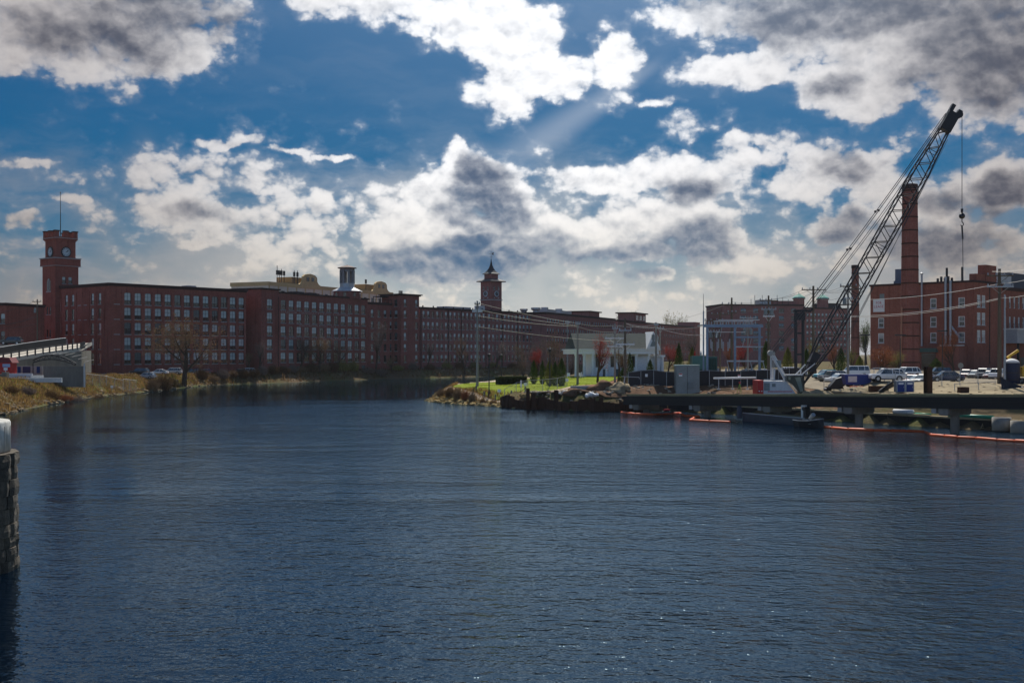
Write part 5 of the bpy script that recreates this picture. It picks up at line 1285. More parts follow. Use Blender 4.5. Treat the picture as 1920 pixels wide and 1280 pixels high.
# ------------------------------------------------------------------ fences
def fence(label, pts, h, screen=True, dz=0.0, sp=2.6, pm=GREYM, sm=MESHG, name='chain_link_fence'):
    o = Vector((*pts[0], H(*pts[0]))); root = thing(name, label, 'fence', o)
    for a, b in zip(pts, pts[1:]):
        a, b = Vector(a), Vector(b); n = max(1, round((b - a).length / sp))
        for i in range(n):
            p, q = a + (b - a) * (i / n), a + (b - a) * ((i + 1) / n); za, zb = H(*p), H(*q)
            m = MB(); m.cyl((p.x - o.x, p.y - o.y, za - o.z - .2), (p.x - o.x, p.y - o.y, za - o.z + h), .045, n=5); m.obj('post', pm, root)
            m = MB(); m.tube([(p.x - o.x, p.y - o.y, za - o.z + h - .04), (q.x - o.x, q.y - o.y, zb - o.z + h - .04)], .035, 5); m.obj('rail', pm, root)
            d = (b - a).normalized(); 
            if screen:
                m = MB(); nn = Vector((-d.y, d.x)) * .02
                A_ = [(p.x - o.x, p.y - o.y, za - o.z + .06), (q.x - o.x, q.y - o.y, zb - o.z + .06), (q.x - o.x, q.y - o.y, zb - o.z + h - .1), (p.x - o.x, p.y - o.y, za - o.z + h - .1)]
                B_ = [(x + nn.x, y + nn.y, z) for x, y, z in A_]; m.add(A_ + B_, [(0, 1, 2, 3), (7, 6, 5, 4), (0, 4, 5, 1), (1, 5, 6, 2), (2, 6, 7, 3), (3, 7, 4, 0)]); m.obj('screen_panel', sm, root)
            else:
                m = MB(); L = (q - p).length; k = int(L / .22)
                for j in range(k):
                    u, v = j / k, min(1, (j + 4.0) / k)
                    for s in (0, 1):
                        z0_, z1_ = (.05, h - .08) if s == 0 else (h - .08, .05)
                        aa = Vector((p.x - o.x, p.y - o.y, za - o.z)).lerp(Vector((q.x - o.x, q.y - o.y, zb - o.z)), u); bb = Vector((p.x - o.x, p.y - o.y, za - o.z)).lerp(Vector((q.x - o.x, q.y - o.y, zb - o.z)), v)
                        m.tube([(aa.x, aa.y, aa.z + z0_), (bb.x, bb.y, bb.z + z1_)], .006, 3, False)
                m.obj('wire_mesh', GREYM, root)
    return root
f1 = fence('dark screened chain-link fence round the substation yard', [P2(1178, 184), P2(1250, 180.5), P2(1330, 180), P2(1418, 182), P2(1500, 187)], 2.35)
fence('open chain-link fence between the works yard and the car park', [P2(1545, 172), P2(1620, 166), P2(1700, 155.5), P2(1800, 152), P2(1868, 150)], 2.0, False)
fence('leaning temporary fence across the lawn edge', [P2(946, 190), P2(990, 191), P2(1045, 195), P2(1062, 197)], 1.9, False, name='temporary_fence')
fence('low rope barrier fence on the gravel before the roadside pole', [P2(1790, 147.5), P2(1835, 146), P2(1868, 145)], 1.0, False, sp=2.8, name='temporary_fence')
def fence_sign(label, px, py, D, w=.4, h=.35, m=SIGNW, bar=None):
    v = V(px, py, D); root = thing('warning_sign', label, 'sign', v)
    s = MB(); s.box(-w / 2, w / 2, -.03, 0, -h / 2, h / 2); s.obj('plate', m, root)
    if bar: s = MB(); s.box(-w / 2 + .02, w / 2 - .02, -.036, -.031, h * .08, h / 2 - .03); s.obj('red_band', bar, root)
fence_sign('small white notice on the screened fence', 1212, 703.5, 181.6, .38, .45)
fence_sign('red-topped warning notice on the grey cabinet', 1276, 702.5, 176.2, .5, .45, SIGNW, RED)
fence_sign('red-topped warning notice on the fence behind the pipe', 1386, 704.5, 178.5, .42, .4, SIGNW, RED)

# ------------------------------------------------------------------ substation
def substation():
    D = 186; a = G(1326, D); root = thing('substation_gantry', 'blue-grey steel substation gantry hung with insulators behind the screened fence', 'substation', a)
    def q(px, py, dy=0.0): v = V(px, py, D + dy); return Vector((v.x - a[0], v.y - a[1], v.z - a[2]))
    for px in (1326, 1378, 1424):
        for dy in (0, 7):
            t_, b = q(px, 614, dy), q(px, 716, dy); m = MB(); m.box(t_.x - .17, t_.x + .17, dy - .15, dy + .15, -.4, t_.z); m.obj('post', BLUEM, root)
    for py, w in ((611, .22), (632, .12), (650, .1)):
        for dy in (0, 7):
            l, r_ = q(1318 if py < 620 else 1379, py, dy), q(1430, py, dy); m = MB(); m.box(l.x, r_.x, dy - .16 - w, dy - .155, l.z - w, l.z + w); m.obj('beam', BLUEM if py < 640 else GREYM, root)
    for px in (1322, 1352, 1402, 1428): l = q(px, 607); m = MB(); m.box(l.x - .1, l.x + .1, -.1, 7.1, l.z - .25, l.z - .05); m.obj('cross_beam', GREYM, root)
    for py, p0, p1, dy in ((599, 1350, 1428, 1.5), (601, 1345, 1420, 3.5), (600, 1352, 1426, 5.5), (622, 1347, 1402, 2.0)):
        l, r_ = q(p0, py, 0), q(p1, py, 0); m = MB(); m.tube([(l.x, dy, l.z - (.9 if py > 610 else 0)), (l.x + .15, dy, l.z), (r_.x, dy, r_.z)], .07, 6); m.obj('bus_pipe', mat('bright_aluminium', (.75, .74, .72), .35, metal=.5), root)
    r = random.Random(3)
    for i, px in enumerate(range(1332, 1430, 11)):
        for dy in (1.5, 4.5):
            l = q(px, 609, 0); m = MB()
            m.lathe([(.05, 0), (.13, .08), (.06, .16), (.13, .24), (.06, .32), (.13, .40), (.06, .48), (.12, .56), (.04, .7)], 6, (l.x, dy, l.z - .05)); m.obj('insulator', INSUL, root)
    for i, px in enumerate((1336, 1348, 1357, 1369)):
        for dy in (1.0, 4.0):
            l = q(px + dy * 1.2, 628 + 5 * ((i + int(dy)) % 2), 0); m = MB(); m.lathe([(.06, 0), (.13, .1), (.08, .25), (.13, .4), (.08, .55), (.13, .7), (.08, .85), (.13, 1.0), (.08, 1.15), (.13, 1.3), (.05, 1.5)], 7, (l.x, dy, l.z - 2.1)); m.obj('insulator_string', INSUL, root)
            m = MB(); m.tube([(l.x, dy, l.z - .55), (l.x + .3, dy, l.z + .8)], .03, 4); m.obj('jumper', WIREM, root)
    for px, py0, py1 in ((1360, 605, 630), (1388, 605, 625), (1402, 634, 650), (1415, 634, 650), (1372, 690, 716), (1392, 675, 716)):
        l, b = q(px, py0), q(px - 4, py1); m = MB(); m.tube([(l.x, 2.5, l.z), (b.x, 2.5, b.z)], .05, 4); m.obj('brace', GREYM, root)
    l, r_ = q(1370, 677), q(1440, 676); m = MB(); m.box(l.x, r_.x, 3.0, 3.25, l.z - .12, l.z + .12); m.obj('low_beam', GREYM, root)
    for px in (1370, 1414, 1438): l, b = q(px, 677), q(px + 8, 708); m = MB(); m.tube([(l.x, 3.1, l.z), (b.x, 3.1, b.z)], .07, 4); m.obj('low_brace', GREYM, root)
    for px in (1349, 1364, 1402, 1412): l = q(px, 690); m = MB(); m.lathe([(.16, -.3), (.12, l.z * .5), (.2, l.z * .5 + .1), (.12, l.z * .7), (.2, l.z * .75), (.1, l.z)], 7, (l.x, 1.2, 0)); m.obj('post_insulator', INSUL, root)
    # transformer and cabinets
    x, y, z = G(1321, 193); root = thing('power_transformer', 'dark green power transformer with bushings on top', 'transformer', (x, y, z)); h = PZ(668, 193) - z
    m = MB(); m.box(-2.0, 2.1, 0, 2.6, 0, h); m.obj('tank', GREENM, root)
    for i in range(9): m = MB(); m.box(-.2 + i * .25, -.08 + i * .25, -.7, -.004, .4, h - .4); m.obj('radiator_fin', GREENM, root)
    for i in range(3): m = MB(); m.lathe([(.12, 0), (.2, .15), (.1, .3), (.2, .45), (.1, .6), (.05, .9)], 8, (-1.4 + i * 1.0, 1.2, h)); m.obj('bushing', RED if i == 0 else INSUL, root)
    m = MB(); m.box(-2.1, .2, -.9, -.02, h * .55, h + .1); m.obj('control_box', mat('green_cabinet_light', (.075, .19, .165), .5, .2, .8), root)
    x, y, z = G(1290, 177.5); root = thing('control_cabinet', 'large grey control cabinet in front of the green transformer', 'cabinet', (x, y, z)); h = PZ(686, 177.5) - z
    m = MB(); m.box(-1.75, 1.75, 0, 2.4, 0, h); m.obj('housing', GREYC, root); m = MB(); m.extr([(-1.85, h), (1.85, h), (1.8, h + .18), (-1.8, h + .18)], -.1, 2.5); m.obj('lid', mat('green_cabinet_pale', (.20, .29, .27), .5), root)
    for xx in (-.1, ): m = MB(); m.box(xx - .03, xx + .03, -.012, -.002, .1, h - .1); m.obj('door_gap', BLACKM, root)
    m = MB(); m.box(.0, .75, -.3, -.002, .9, 1.9); m.obj('meter_box', mat('grey_cabinet2', (.16, .185, .19), .5), root)
substation()
def yard_bits():
    a = V(1338, 709, 176); b = V(1417, 708, 176); root = thing('steel_pipe', 'long white pipe raised on stands before the substation fence', 'pipe', (a.x, a.y, a.z))
    m = MB(); m.tube([(0, 0, 0), (b.x - a.x, 0, b.z - a.z)], .15, 10); m.obj('tube', WHITE, root, True)
    for f in (.12, .45, .8): x = (b.x - a.x) * f; m = MB(); m.box(x - .06, x + .06, -.06, .06, -1.6, -.1); m.box(x - .25, x + .25, -.2, .2, -1.7, -1.55); m.obj('stand', GREYM, root)
    x, y, z = G(1387, 174); root = thing('survey_tripod', 'lime green survey tripod under the white pipe', 'tripod', (x, y, z))
    for k in range(3): an = k * 2.09 + .5; m = MB(); m.tube([(math.cos(an) * .45, math.sin(an) * .45, 0), (0, 0, 1.5)], .03, 5); m.obj('leg', mat('lime_paint', (.35, .55, .08), .5), root)
    m = MB(); m.box(-.12, .12, -.12, .12, 1.5, 1.75); m.obj('instrument', RED, root)
    x, y, z = G(1313, 171.5); 
    for i, (dx, zz, lab) in enumerate(((0, 0, 'lower white crate on the dirt before the control cabinet'), (.1, .46, 'upper white crate stacked on the dirt before the control cabinet'))):
        root = thing('white_crate', lab, 'crate', (x + dx, y, z + zz)); m = MB(); m.box(-1.15, 1.15, -.5, .5, 0, .36); m.obj('box', CLOTH, root); m = MB(); m.box(-1.2, 1.2, -.55, .55, .362, .45); m.obj('lid', WHITE, root); 
        for xx in (-.7, 0, .7): m = MB(); m.box(xx - .2, xx + .2, -.51, -.502, .08, .24); m.obj('slot', BLACKM, root)
    x, y, z = G(1250, 172); root = thing('tool_chest', 'maroon bundle on a black chest beside the trestle end', 'chest', (x, y, z)); m = MB(); m.box(-.6, .6, -.4, .4, 0, .5); m.obj('chest', BLACKM, root); m = MB(); m.ball((0, 0, .62), .5, 8, 5, (1.1, .7, .45)); m.obj('bundle', mat('maroon_cloth', (.16, .02, .03), .9), root)
    for px, D, L, rz, lab in ((1262, 177, 4.0, .05, 'weathered plank lying on the dirt below the screened fence'), (1352, 177, 3.2, -.03, 'pale plank lying on the dirt before the white pipe')):
        x, y, z = G(px, D); m = MB(); m.box(-L / 2, L / 2, -.14, .14, .06, .14); o = m.obj('plank', TIMBER); o.location = (x, y, z); o.rotation_euler = (0, 0, rz); o['label'] = lab; o['category'] = 'plank'
    x, y, z = G(1740, 147); root = thing('steel_column', 'rusty H-section steel column standing upright behind the trestle', 'column', (x, y, z - .4), .35); h = PZ(687, 147) - z + .4
    m = MB(); m.box(-.38, .38, -.38, -.32, 0, h); m.box(-.38, .38, .32, .38, 0, h); m.obj('flange', RUST, root); m = MB(); m.box(-.03, .03, -.318, .318, 0, h - .02); m.obj('web', RUST, root)
    # two blue-doored site lockers in one steel frame
    x, y, z = G(1699, 150.5); root = thing('site_toilets', 'pair of blue-doored site cabins in one grey frame', 'cabin', (x, y, z - .1)); s = 1.18
    for i in (0, 1):
        m = MB(); m.box(-1.22 + i * 1.14, -.1 + i * 1.14, 0, 1.1, 0, 1.55); c = m.obj('cabin_shell', GREYM, root)
        m = MB(); m.box(-1.1 + i * 1.14, -.22 + i * 1.14, -.04, -.003, .06, 1.45); d = m.obj('door', BLUEP, root); m = MB(); m.box(-1.0 + i * 1.14, -.34 + i * 1.14, -.052, -.042, 1.12, 1.36); m.obj('notice', SIGNW, d); m = MB(); m.box(-.34 + i * 1.14, -.29 + i * 1.14, -.06, -.042, .7, .86); m.obj('handle', GREYM, d)
    m = MB(); m.box(-1.28, 1.15, -.06, 1.15, 1.552, 1.62); m.obj('roof', GREYM, root)
    # rusty skip boxes, black pipe offcuts
    for px, D, w, h_, lab in ((1647, 156, 2.4, .8, 'long rusty steel box on the gravel below the white SUV'), (1806, 144, 1.1, .8, 'small square rusty box on the gravel near the right'),):
        x, y, z = G(px, D); root = thing('steel_box', lab, 'box', (x, y, z)); m = MB(); m.box(-w / 2, w / 2, -.5, .5, 0, .06); m.box(-w / 2, w / 2, -.5, -.44, .061, h_); m.box(-w / 2, w / 2, .44, .5, .061, h_); m.box(-w / 2, -w / 2 + .06, -.439, .439, .061, h_); m.box(w / 2 - .06, w / 2, -.439, .439, .061, h_); m.obj('tray', RUST, root)
        for xx in (-w * .3, w * .3): m = MB(); m.box(xx - .05, xx + .05, -.55, -.502, .05, h_ - .05); m.obj('rib', RUST, root)
    x, y, z = G(1668, 152); root = thing('pipe_stack', 'black pipe offcuts leaning beside the blue-doored cabins', 'pipes', (x, y, z))
    for k in range(4): m = MB(); m.tube([(-1.4 + .2 * k, .2 * k, .12), (.35 + .15 * k, .3 * k, 1.35 - .15 * k)], .16, 8); m.obj('pipe', TARP, root)
    x, y, z = G(1893, 145); root = thing('tarp_heap', 'black tarpaulin swept up to a point at the right edge', 'tarpaulin', (x, y, z))
    m = MB(); n = 12; vs = []
    for i in range(n + 1):
        u = i / n; hh = 1.35 * (1 - u) ** 2.2 + .12; vs += [(-1.2 + 4.6 * u, -.5 - .1 * math.sin(i * 2), 0), (-1.2 + 4.6 * u, -.1, hh), (-1.2 + 4.6 * u, .7, hh * .6)]
    m.add(vs, [(i * 3 + j, i * 3 + 3 + j, i * 3 + 4 + j, i * 3 + 1 + j) for i in range(n) for j in range(2)]); m.obj('sheet', TARP, root)
    # tank and yellow machine
    x, y, z = G(1897, 151); root = thing('navy_tank', 'navy blue drum tank with a white domed lid beside the roadside pole', 'tank', (x, y, z)); h = PZ(680, 151) - z
    m = MB(); m.lathe([(.95, 0), (1.0, .1), (1.0, h - .15), (.98, h)], 18); m.obj('drum', NAVY, root, True); m = MB(); m.lathe([(1.0, h + .002), (.8, h + .28), (.35, h + .5), (.1, h + .55)], 18); m.obj('lid', CLOTH, root, True)
    for z_ in (.5, 1.4): m = MB(); m.lathe([(1.001, z_), (1.04, z_), (1.04, z_ + .1), (1.001, z_ + .1)], 18); m.obj('hoop', BLACKM, root)
    x, y, z = G(1934, 152); root = thing('excavator', 'yellow excavator part hidden by the right edge', 'excavator', (x, y, z))
    m = MB(); m.box(-1.7, 2.5, -1.2, 1.2, 1.0, 2.3); m.obj('body', YEL, root); m = MB(); m.box(-1.4, .3, -1.15, .1, 2.302, 3.5); m.obj('cab', GL_D, root); m = MB(); m.tube([(-1.6, 0, 1.8), (-3.0, 0, 3.6), (-1.7, 0, 4.4)], [.3, .25, .2], 6); m.obj('boom_arm', YEL, root)
    for s in (-1, 1): m = MB(); m.extr([(-1.9, .3), (-1.6, .02), (2.2, .02), (2.5, .3), (2.2, .85), (-1.6, .85)], s * 1.1 - .35, s * 1.1 + .35); m.obj('track', BLACKM, root)
    # things on the ledge under the trestle
    def ledge(px, D): 
        x, y = P2(px, D); return x, y, H(x, y)
    for px0, px1, D0, D1, r_, mm, lab, nm in ((1676, 1712, 141, 139, .3, CLOTH, 'cream fat pipe lying on the ledge under the trestle', 'pipe'), (1778, 1862, 134.5, 129.5, .2, GREENP, 'green plastic pipe lying on the ledge under the trestle', 'pipe'), (1716, 1745, 139, 137, .12, GREENP, 'thin green pipe offcut beside the cream pipe', 'pipe')):
        a = ledge(px0, D0); b = ledge(px1, D1); zz = max(a[2], b[2]) + r_; m = MB(); m.tube([(0, 0, 0), (b[0] - a[0], b[1] - a[1], 0)], r_, 10); o = m.obj('plastic_pipe', mm, None, True); o.location = (a[0], a[1], zz); o['label'] = lab; o['category'] = nm
    a = ledge(1843, 130.5); root = thing('ladder', 'timber ladder leaning up from the ledge to the trestle deck', 'ladder', a)
    top = Vector((.9, .5, 1.55))
    for s in (-.3, .3): m = MB(); m.tube([(s, 0, 0), (top.x + s, top.y, top.z)], .05, 4); m.obj('rail', TIMBER, root)
    for k in range(6): f = (k + .7) / 6.6; m = MB(); m.tube([(top.x * f - .32, top.y * f, top.z * f), (top.x * f + .32, top.y * f, top.z * f)], .045, 4); m.obj('rung', TIMBER, root)
    for k, px in enumerate((1878, 1913)):
        a = ledge(px, 128.5 - k * 2.5); m = MB(); m.lathe([(1.0, 0), (1.0, 1.45), (.85, 1.46), (.85, .2)], 16); o = m.obj('concrete_ring', CONC, None, True); o.location = a; o['label'] = ('concrete manhole ring nearest the ladder under the trestle', 'concrete manhole ring at the right edge under the trestle')[k]; o['category'] = 'concrete ring'
yard_bits()

# ================================================================== left bank
def turret():
    """round stone river pier with a pale parapet, near the viewer"""
    c = (-22.49, 45.52); Rr = 3.05; root = thing('stone_pier', 'round rough stone river pier with a pale concrete parapet, left foreground', 'pier', (c[0], c[1], 0))
    stone = bpy.data.materials.new('rough_stone'); stone.use_nodes = True; t = NT(stone.node_tree); b = t.n['Principled BSDF']; b.inputs['Roughness'].default_value = .95
    tc = t.new('ShaderNodeTexCoord').outputs['Object']; n1 = t.noise(tc, .9, 6, .65); n2 = t.noise(tc, 5.0, 5, .7)
    cc = t.mix(t.ramp(n1, .35, .65), C(.075, .062, .047), C(.036, .031, .025)); cc = t.mix(1.0, cc, t.mix(n2, C(.45, .45, .45), C(1.7, 1.65, 1.55)), 'MULTIPLY'); t.l.new(cc, b.inputs['Base Color'])
    bp = t.new('ShaderNodeBump'); bp.inputs['Distance'].default_value = .12; t.l.new(t.noise(tc, 3.0, 6, .65), bp.inputs['Height']); t.l.new(bp.outputs[0], b.inputs['Normal'])
    r = random.Random(4); z = -1.0; core = MB(); core.lathe([(Rr - .1, -2.2), (Rr - .1, 4.55)], 32); core.obj('core', stone, root)
    row = 0
    while z < 4.55:
        h = min(r.uniform(.42, .62), 4.58 - z)
        n = 19 + r.randint(-2, 2); a0 = r.uniform(0, 1)
        for i in range(n):
            a, b_ = 2 * math.pi * (i + a0 + .012) / n, 2 * math.pi * (i + a0 + .988) / n; ro = Rr + r.uniform(-.03, .05); st = MB()
            k = 4; g = .008
            vs = []
            for q in range(k + 1):
                an = a + (b_ - a) * q / k; bul = ro + (.05 if 0 < q < k else -.03) + r.uniform(-.025, .025)
                vs += [(math.cos(an) * (Rr - .32), math.sin(an) * (Rr - .32), z + g), (math.cos(an) * (bul - .03), math.sin(an) * (bul - .03), z + g), (math.cos(an) * bul, math.sin(an) * bul, z + h * .5), (math.cos(an) * (bul - .03), math.sin(an) * (bul - .03), z + h - g), (math.cos(an) * (Rr - .32), math.sin(an) * (Rr - .32), z + h - g)]
            fs = [(q * 5 + j, q * 5 + 5 + j, q * 5 + 6 + j, q * 5 + 1 + j) for q in range(k) for j in range(4)] + [tuple(range(5)), tuple(range(k * 5 + 4, k * 5 - 1, -1))]
            st.add(vs, fs); st.obj('stone', stone, root)
        z += h
    pm = mat('parapet_concrete', (.58, .58, .56), .95, .8, 1.6, stretch=(1, 1, .35), bump=.03, bscale=6, col2=(.30, .29, .26))
    b_ = MB(); ri = Rr - .85; ro = Rr - .25; n = 48; prof = [(ro, 4.6), (ro, 5.72), (ro - .04, 5.8), (ri + .04, 5.8), (ri, 5.74), (ri, 4.62)]
    vs = [(rr * math.cos(2 * math.pi * j / n), rr * math.sin(2 * math.pi * j / n), zz) for rr, zz in prof for j in range(n)]
    b_.add(vs, [(i * n + j, i * n + (j + 1) % n, ((i + 1) % 6) * n + (j + 1) % n, ((i + 1) % 6) * n + j) for i in range(6) for j in range(n)]); po = b_.obj('parapet', pm, root, True)
    for i in range(24): a = 2 * math.pi * i / 24; q = MB(); q.box(-.012, .012, -.02, .02, 4.7, 5.6, RZ(a) @ T(ro + .005, 0, 0)); q.obj('joint', CONC, po)
    f = MB(); f.lathe([(ri + .01, 4.55), (ri + .01, 4.65)], 32); f.obj('floor', CONC, root)
turret()

def viaduct():
    """concrete ramp with a rail, curving off to the left"""
    root = thing('concrete_viaduct', 'curved concrete ramp viaduct with a dark post-and-rail parapet, far left', 'viaduct', (-100, 245, 0)); o = Vector((-100, 245, 0))
    pix = [(-60, 686, 216), (-20, 678, 222), (30, 669, 229), (80, 661, 237), (120, 655.5, 245), (150, 652, 252), (158, 650, 258)]
    edge = [V(*p) - o for p in pix]
    def lerp(f):
        k = f * (len(edge) - 1); i = min(int(k), len(edge) - 2); return edge[i].lerp(edge[i + 1], k - i)
    pts = [lerp(i / 40) for i in range(41)]
    back = [p + Vector((-2.5 + .02 * i, 9.5, 1.15)) for i, p in enumerate(pts)]
    m = MB()
    for i in range(40):
        a, b, c, d = pts[i], pts[i + 1], back[i + 1], back[i]
        m.quad(a, b, c, d); dn = Vector((0, 0, -.75)); m.quad(a + dn, b + dn, b, a); m.quad(a + dn, d + dn, c + dn, b + dn)
    m.quad(pts[40], pts[40] + Vector((0, 0, -.75)), back[40] + Vector((0, 0, -.75)), back[40])
    m.obj('deck', mat('ramp_concrete', (.50, .46, .40), .9, .3, .4), root)
    m = MB()
    for i in range(38):
        a, b = pts[i] + Vector((.2, .7, -.752)), pts[i + 1] + Vector((.2, .7, -.752)); m.quad(Vector((a.x, a.y, 2.5)), Vector((b.x, b.y, 2.5)), b, a)
    a = pts[38] + Vector((.2, .7, -.752)); d = a + Vector((-1.5, 8, 0)); m.quad(Vector((a.x, a.y, 2.5)), Vector((d.x, d.y, 2.5)), d, a)
    m.obj('abutment_wall', CONCD, root)
    for i in range(0, 41, 2):
        p = pts[i]; q = MB(); q.box(p.x - .13, p.x + .13, p.y + .1, p.y + .3, p.z - .3, p.z + 1.15); q.obj('rail_post', BLACKM, root)
    for h in (.45, 1.05):
        q = MB(); q.tube([p + Vector((0, .2, h)) for p in pts[::2]], .06, 5, False); q.obj('rail', BLACKM, root)
    bp = [p + Vector((0, -.3, 0)) for p in back[:26]]
    q = MB()
    for i in range(0, 25, 1): q.quad(bp[i] + Vector((0, 0, .1)), bp[i + 1] + Vector((0, 0, .1)), bp[i + 1] + Vector((0, 0, 1.5)), bp[i] + Vector((0, 0, 1.5)))
    q.obj('far_barrier', BLACKM, root)
    q = MB(); q.tube([p + Vector((0, -.03, 1.6)) for p in bp], .06, 5, False); q.obj('far_rail', GREYM, root)
viaduct()

def stage():
    D = 226; root = thing('stage_shelter', 'open-air stage with an arched black truss roof and grey walls below the ramp', 'stage', G(110, D)); o = Vector(root.location)
    def q(px, py, dy=0): v = V(px, py, D + dy); return v - o
    for dy in (-1.5, 3.0):
        ch = MB(); up = []; lo = []
        for i in range(17):
            f = i / 16; px = 62 + (143 - 62) * f; s = math.sin(math.pi * (f * .86 + .14)); up.append(q(px, 682 - 16.5 * s, dy)); lo.append(q(px, 684.5 - 11.0 * s, dy))
        ch.tube(up, .13, 6); ch.tube(lo, .11, 6); t_ = ch.obj('truss_chord', BLACKM, root)
        for i in range(16): w = MB(); w.tube([up[i], lo[i + 1]] if i % 2 else [lo[i], up[i + 1]], .05, 4, False); w.obj('truss_web', BLACKM, t_)
        for px in (62, 158):
            a = q(px, 681, dy); w = MB(); w.tube([(a.x, a.y, -.3), (a.x, a.y, a.z)], .1, 6); w.obj('post', BLACKM if px < 100 else GREYM, root)
    rf = MB(); n = 16; L = []
    for i in range(n + 1):
        f = i / n; px = 62 + 96 * f; s = math.sin(math.pi * min(1, f * .82 + .14)); a = q(px, 681.5 - 16.5 * s, -1.5); L.append((a + Vector((0, 0, .1)), a + Vector((0, 5, .5))))
    for i in range(0, n + 1, 2): pu = MB(); pu.tube([L[i][0], L[i][1]], .06, 4); pu.obj('purlin', BLACKM, root)
    a, b = q(81, 686, -1), q(159, 686, -1); w = MB(); w.box(a.x, b.x, a.y, a.y + .4, -.5, a.z); w.obj('front_wall', CONCD, root)
    w = MB(); w.box(b.x - .25, b.x + .05, a.y - .08, a.y - .002, -.5, a.z); w.obj('pale_edge', CONCW, root)
    mu = [(33, 39, 'blue'), (43, 57, 'navy'), (69, 75, 'blue')]
    a, b = q(22, 690, 1.6), q(80, 690, 1.6); w = MB(); w.box(a.x, b.x, 1.6, 2.0, -.5, a.z + .4); bw = w.obj('mural_wall', mat('mural_ground', (.42, .41, .38), .9, .4, .5), root)
    for x0, x1, c_ in mu:
        a, b = q(x0, 692, 1.6), q(x1, 692, 1.6); w = MB(); w.box(a.x, b.x, 1.52, 1.598, a.z - .75, a.z + .5); w.obj('mural_panel', mat('mural_' + c_, (.03, .07, .22) if c_ == 'blue' else (.06, .06, .14), .8, .5, .8), bw)
    D2 = 212; g = G(60, D2); r2 = thing('concrete_planter', 'pale low concrete terrace walls in front of the stage', 'wall', g); o2 = Vector(g)
    for k, (x0, x1, y0, y1, dy) in enumerate(((15, 60, 700, 704.5, 3.0), (58, 80, 703.5, 707.5, 1.5), (15, 115, 708, 712.5, 0))):
        a, b = V(x0, y0, D2 + dy) - o2, V(x1, y1, D2 + dy) - o2; w = MB(); w.box(a.x, b.x, dy, dy + .5, b.z - .4, a.z); w.obj('terrace_wall', CONCW if k else mat('terrace_lilac', (.50, .50, .55), .8), r2)
    a, b = V(-20, 701, D2) - o2, V(14, 712, D2) - o2; w = MB(); w.box(a.x, b.x - .9, -.3, .6, b.z - .3, a.z); w.box(b.x - .88, b.x, -.4, .7, b.z - .5, a.z + .35); w.obj('brick_pier', mat('pier_stone', (.20, .18, .16), .9, .5, 1.5), r2)
    # red kiosk
    D3 = 219; g = G(8, D3); r3 = thing('kiosk', 'red kiosk with a blue sign board at the left edge', 'kiosk', g); o3 = Vector(g)
    a, b = V(-10, 680, D3) - o3, V(21, 700, D3) - o3; w = MB(); w.box(a.x, b.x, 0, 2.5, -.3, a.z); w.obj('walls', RED, r3); w = MB(); w.extr([(a.x - .3, a.z), (b.x + .3, a.z), (b.x - .3, a.z + 1.0), (a.x + .3, a.z + 1.0)], -.3, 2.8); w.obj('roof', mat('maroon_roof', (.14, .02, .025), .7), r3)
    a, b = V(5, 682, D3) - o3, V(19, 688, D3) - o3; w = MB(); w.box(a.x, b.x, -.08, -.003, b.z, a.z); w.obj('sign_board', mat('pale_blue_sign', (.30, .40, .58), .6), r3)
    a, b = V(9, 689, D3) - o3, V(16, 694, D3) - o3; w = MB(); w.box(a.x, b.x, -.5, -.4, b.z, a.z); w.box((a.x + b.x) / 2 - .04, (a.x + b.x) / 2 + .04, -.45, -.4, -.3, b.z); w.obj('notice', SIGNW, r3)
stage()
fence('tall chain-link fence between the stage and the mill car park', [P2(161, 238), P2(200, 247), P2(231, 252)], 2.4, False, sp=3.2)
fence('pale framed chain-link gate at the mill car park', [P2(231, 251), P2(256, 256)], 2.8, False, sp=3.3, pm=CONCW, name='gate')
def sign_post(label, px, D, h, w, hh, m=SIGNW, pm=GREYM, name='road_sign', round_=False):
    x, y, z = G(px, D); root = thing(name, label, 'sign', (x, y, z)); p = MB(); p.cyl((0, 0, -.2), (0, 0, h), .05, n=6); p.obj('post', pm, root)
    p = MB()
    if round_: p.tube([(0, -.06, h - hh / 2), (0, -.09, h - hh / 2)], w / 2, 8)
    else: p.box(-w / 2, w / 2, -.09, -.06, h - hh, h)
    p.obj('plate', m, root)
sign_post('grey-backed road sign standing up by the ramp top, far left', 26, 262, 6.3, 1.2, 1.2, GREYM, round_=True)
sign_post('grey-backed round sign at the car park entrance', 1801, 190, 2.9, .95, .95, mat('sign_back', (.22, .21, .19), .6), round_=True)
sign_post('small white notice on the chain-link by the mill', 210, 243, 1.7, .55, .5)
for px, D, lab in ((936, 193, 'left of the two square notices on the lawn'), (985, 196, 'right of the two square notices on the lawn')): sign_post('white square notice, ' + lab, px, D, 1.3, .55, .5)
sign_post('tall narrow white notice on the lawn between the square ones', 977, 191.5, 1.9, .28, 1.1)
sign_post('white notice at the end of the temporary fence', 1063, 198, 1.4, .5, .5)

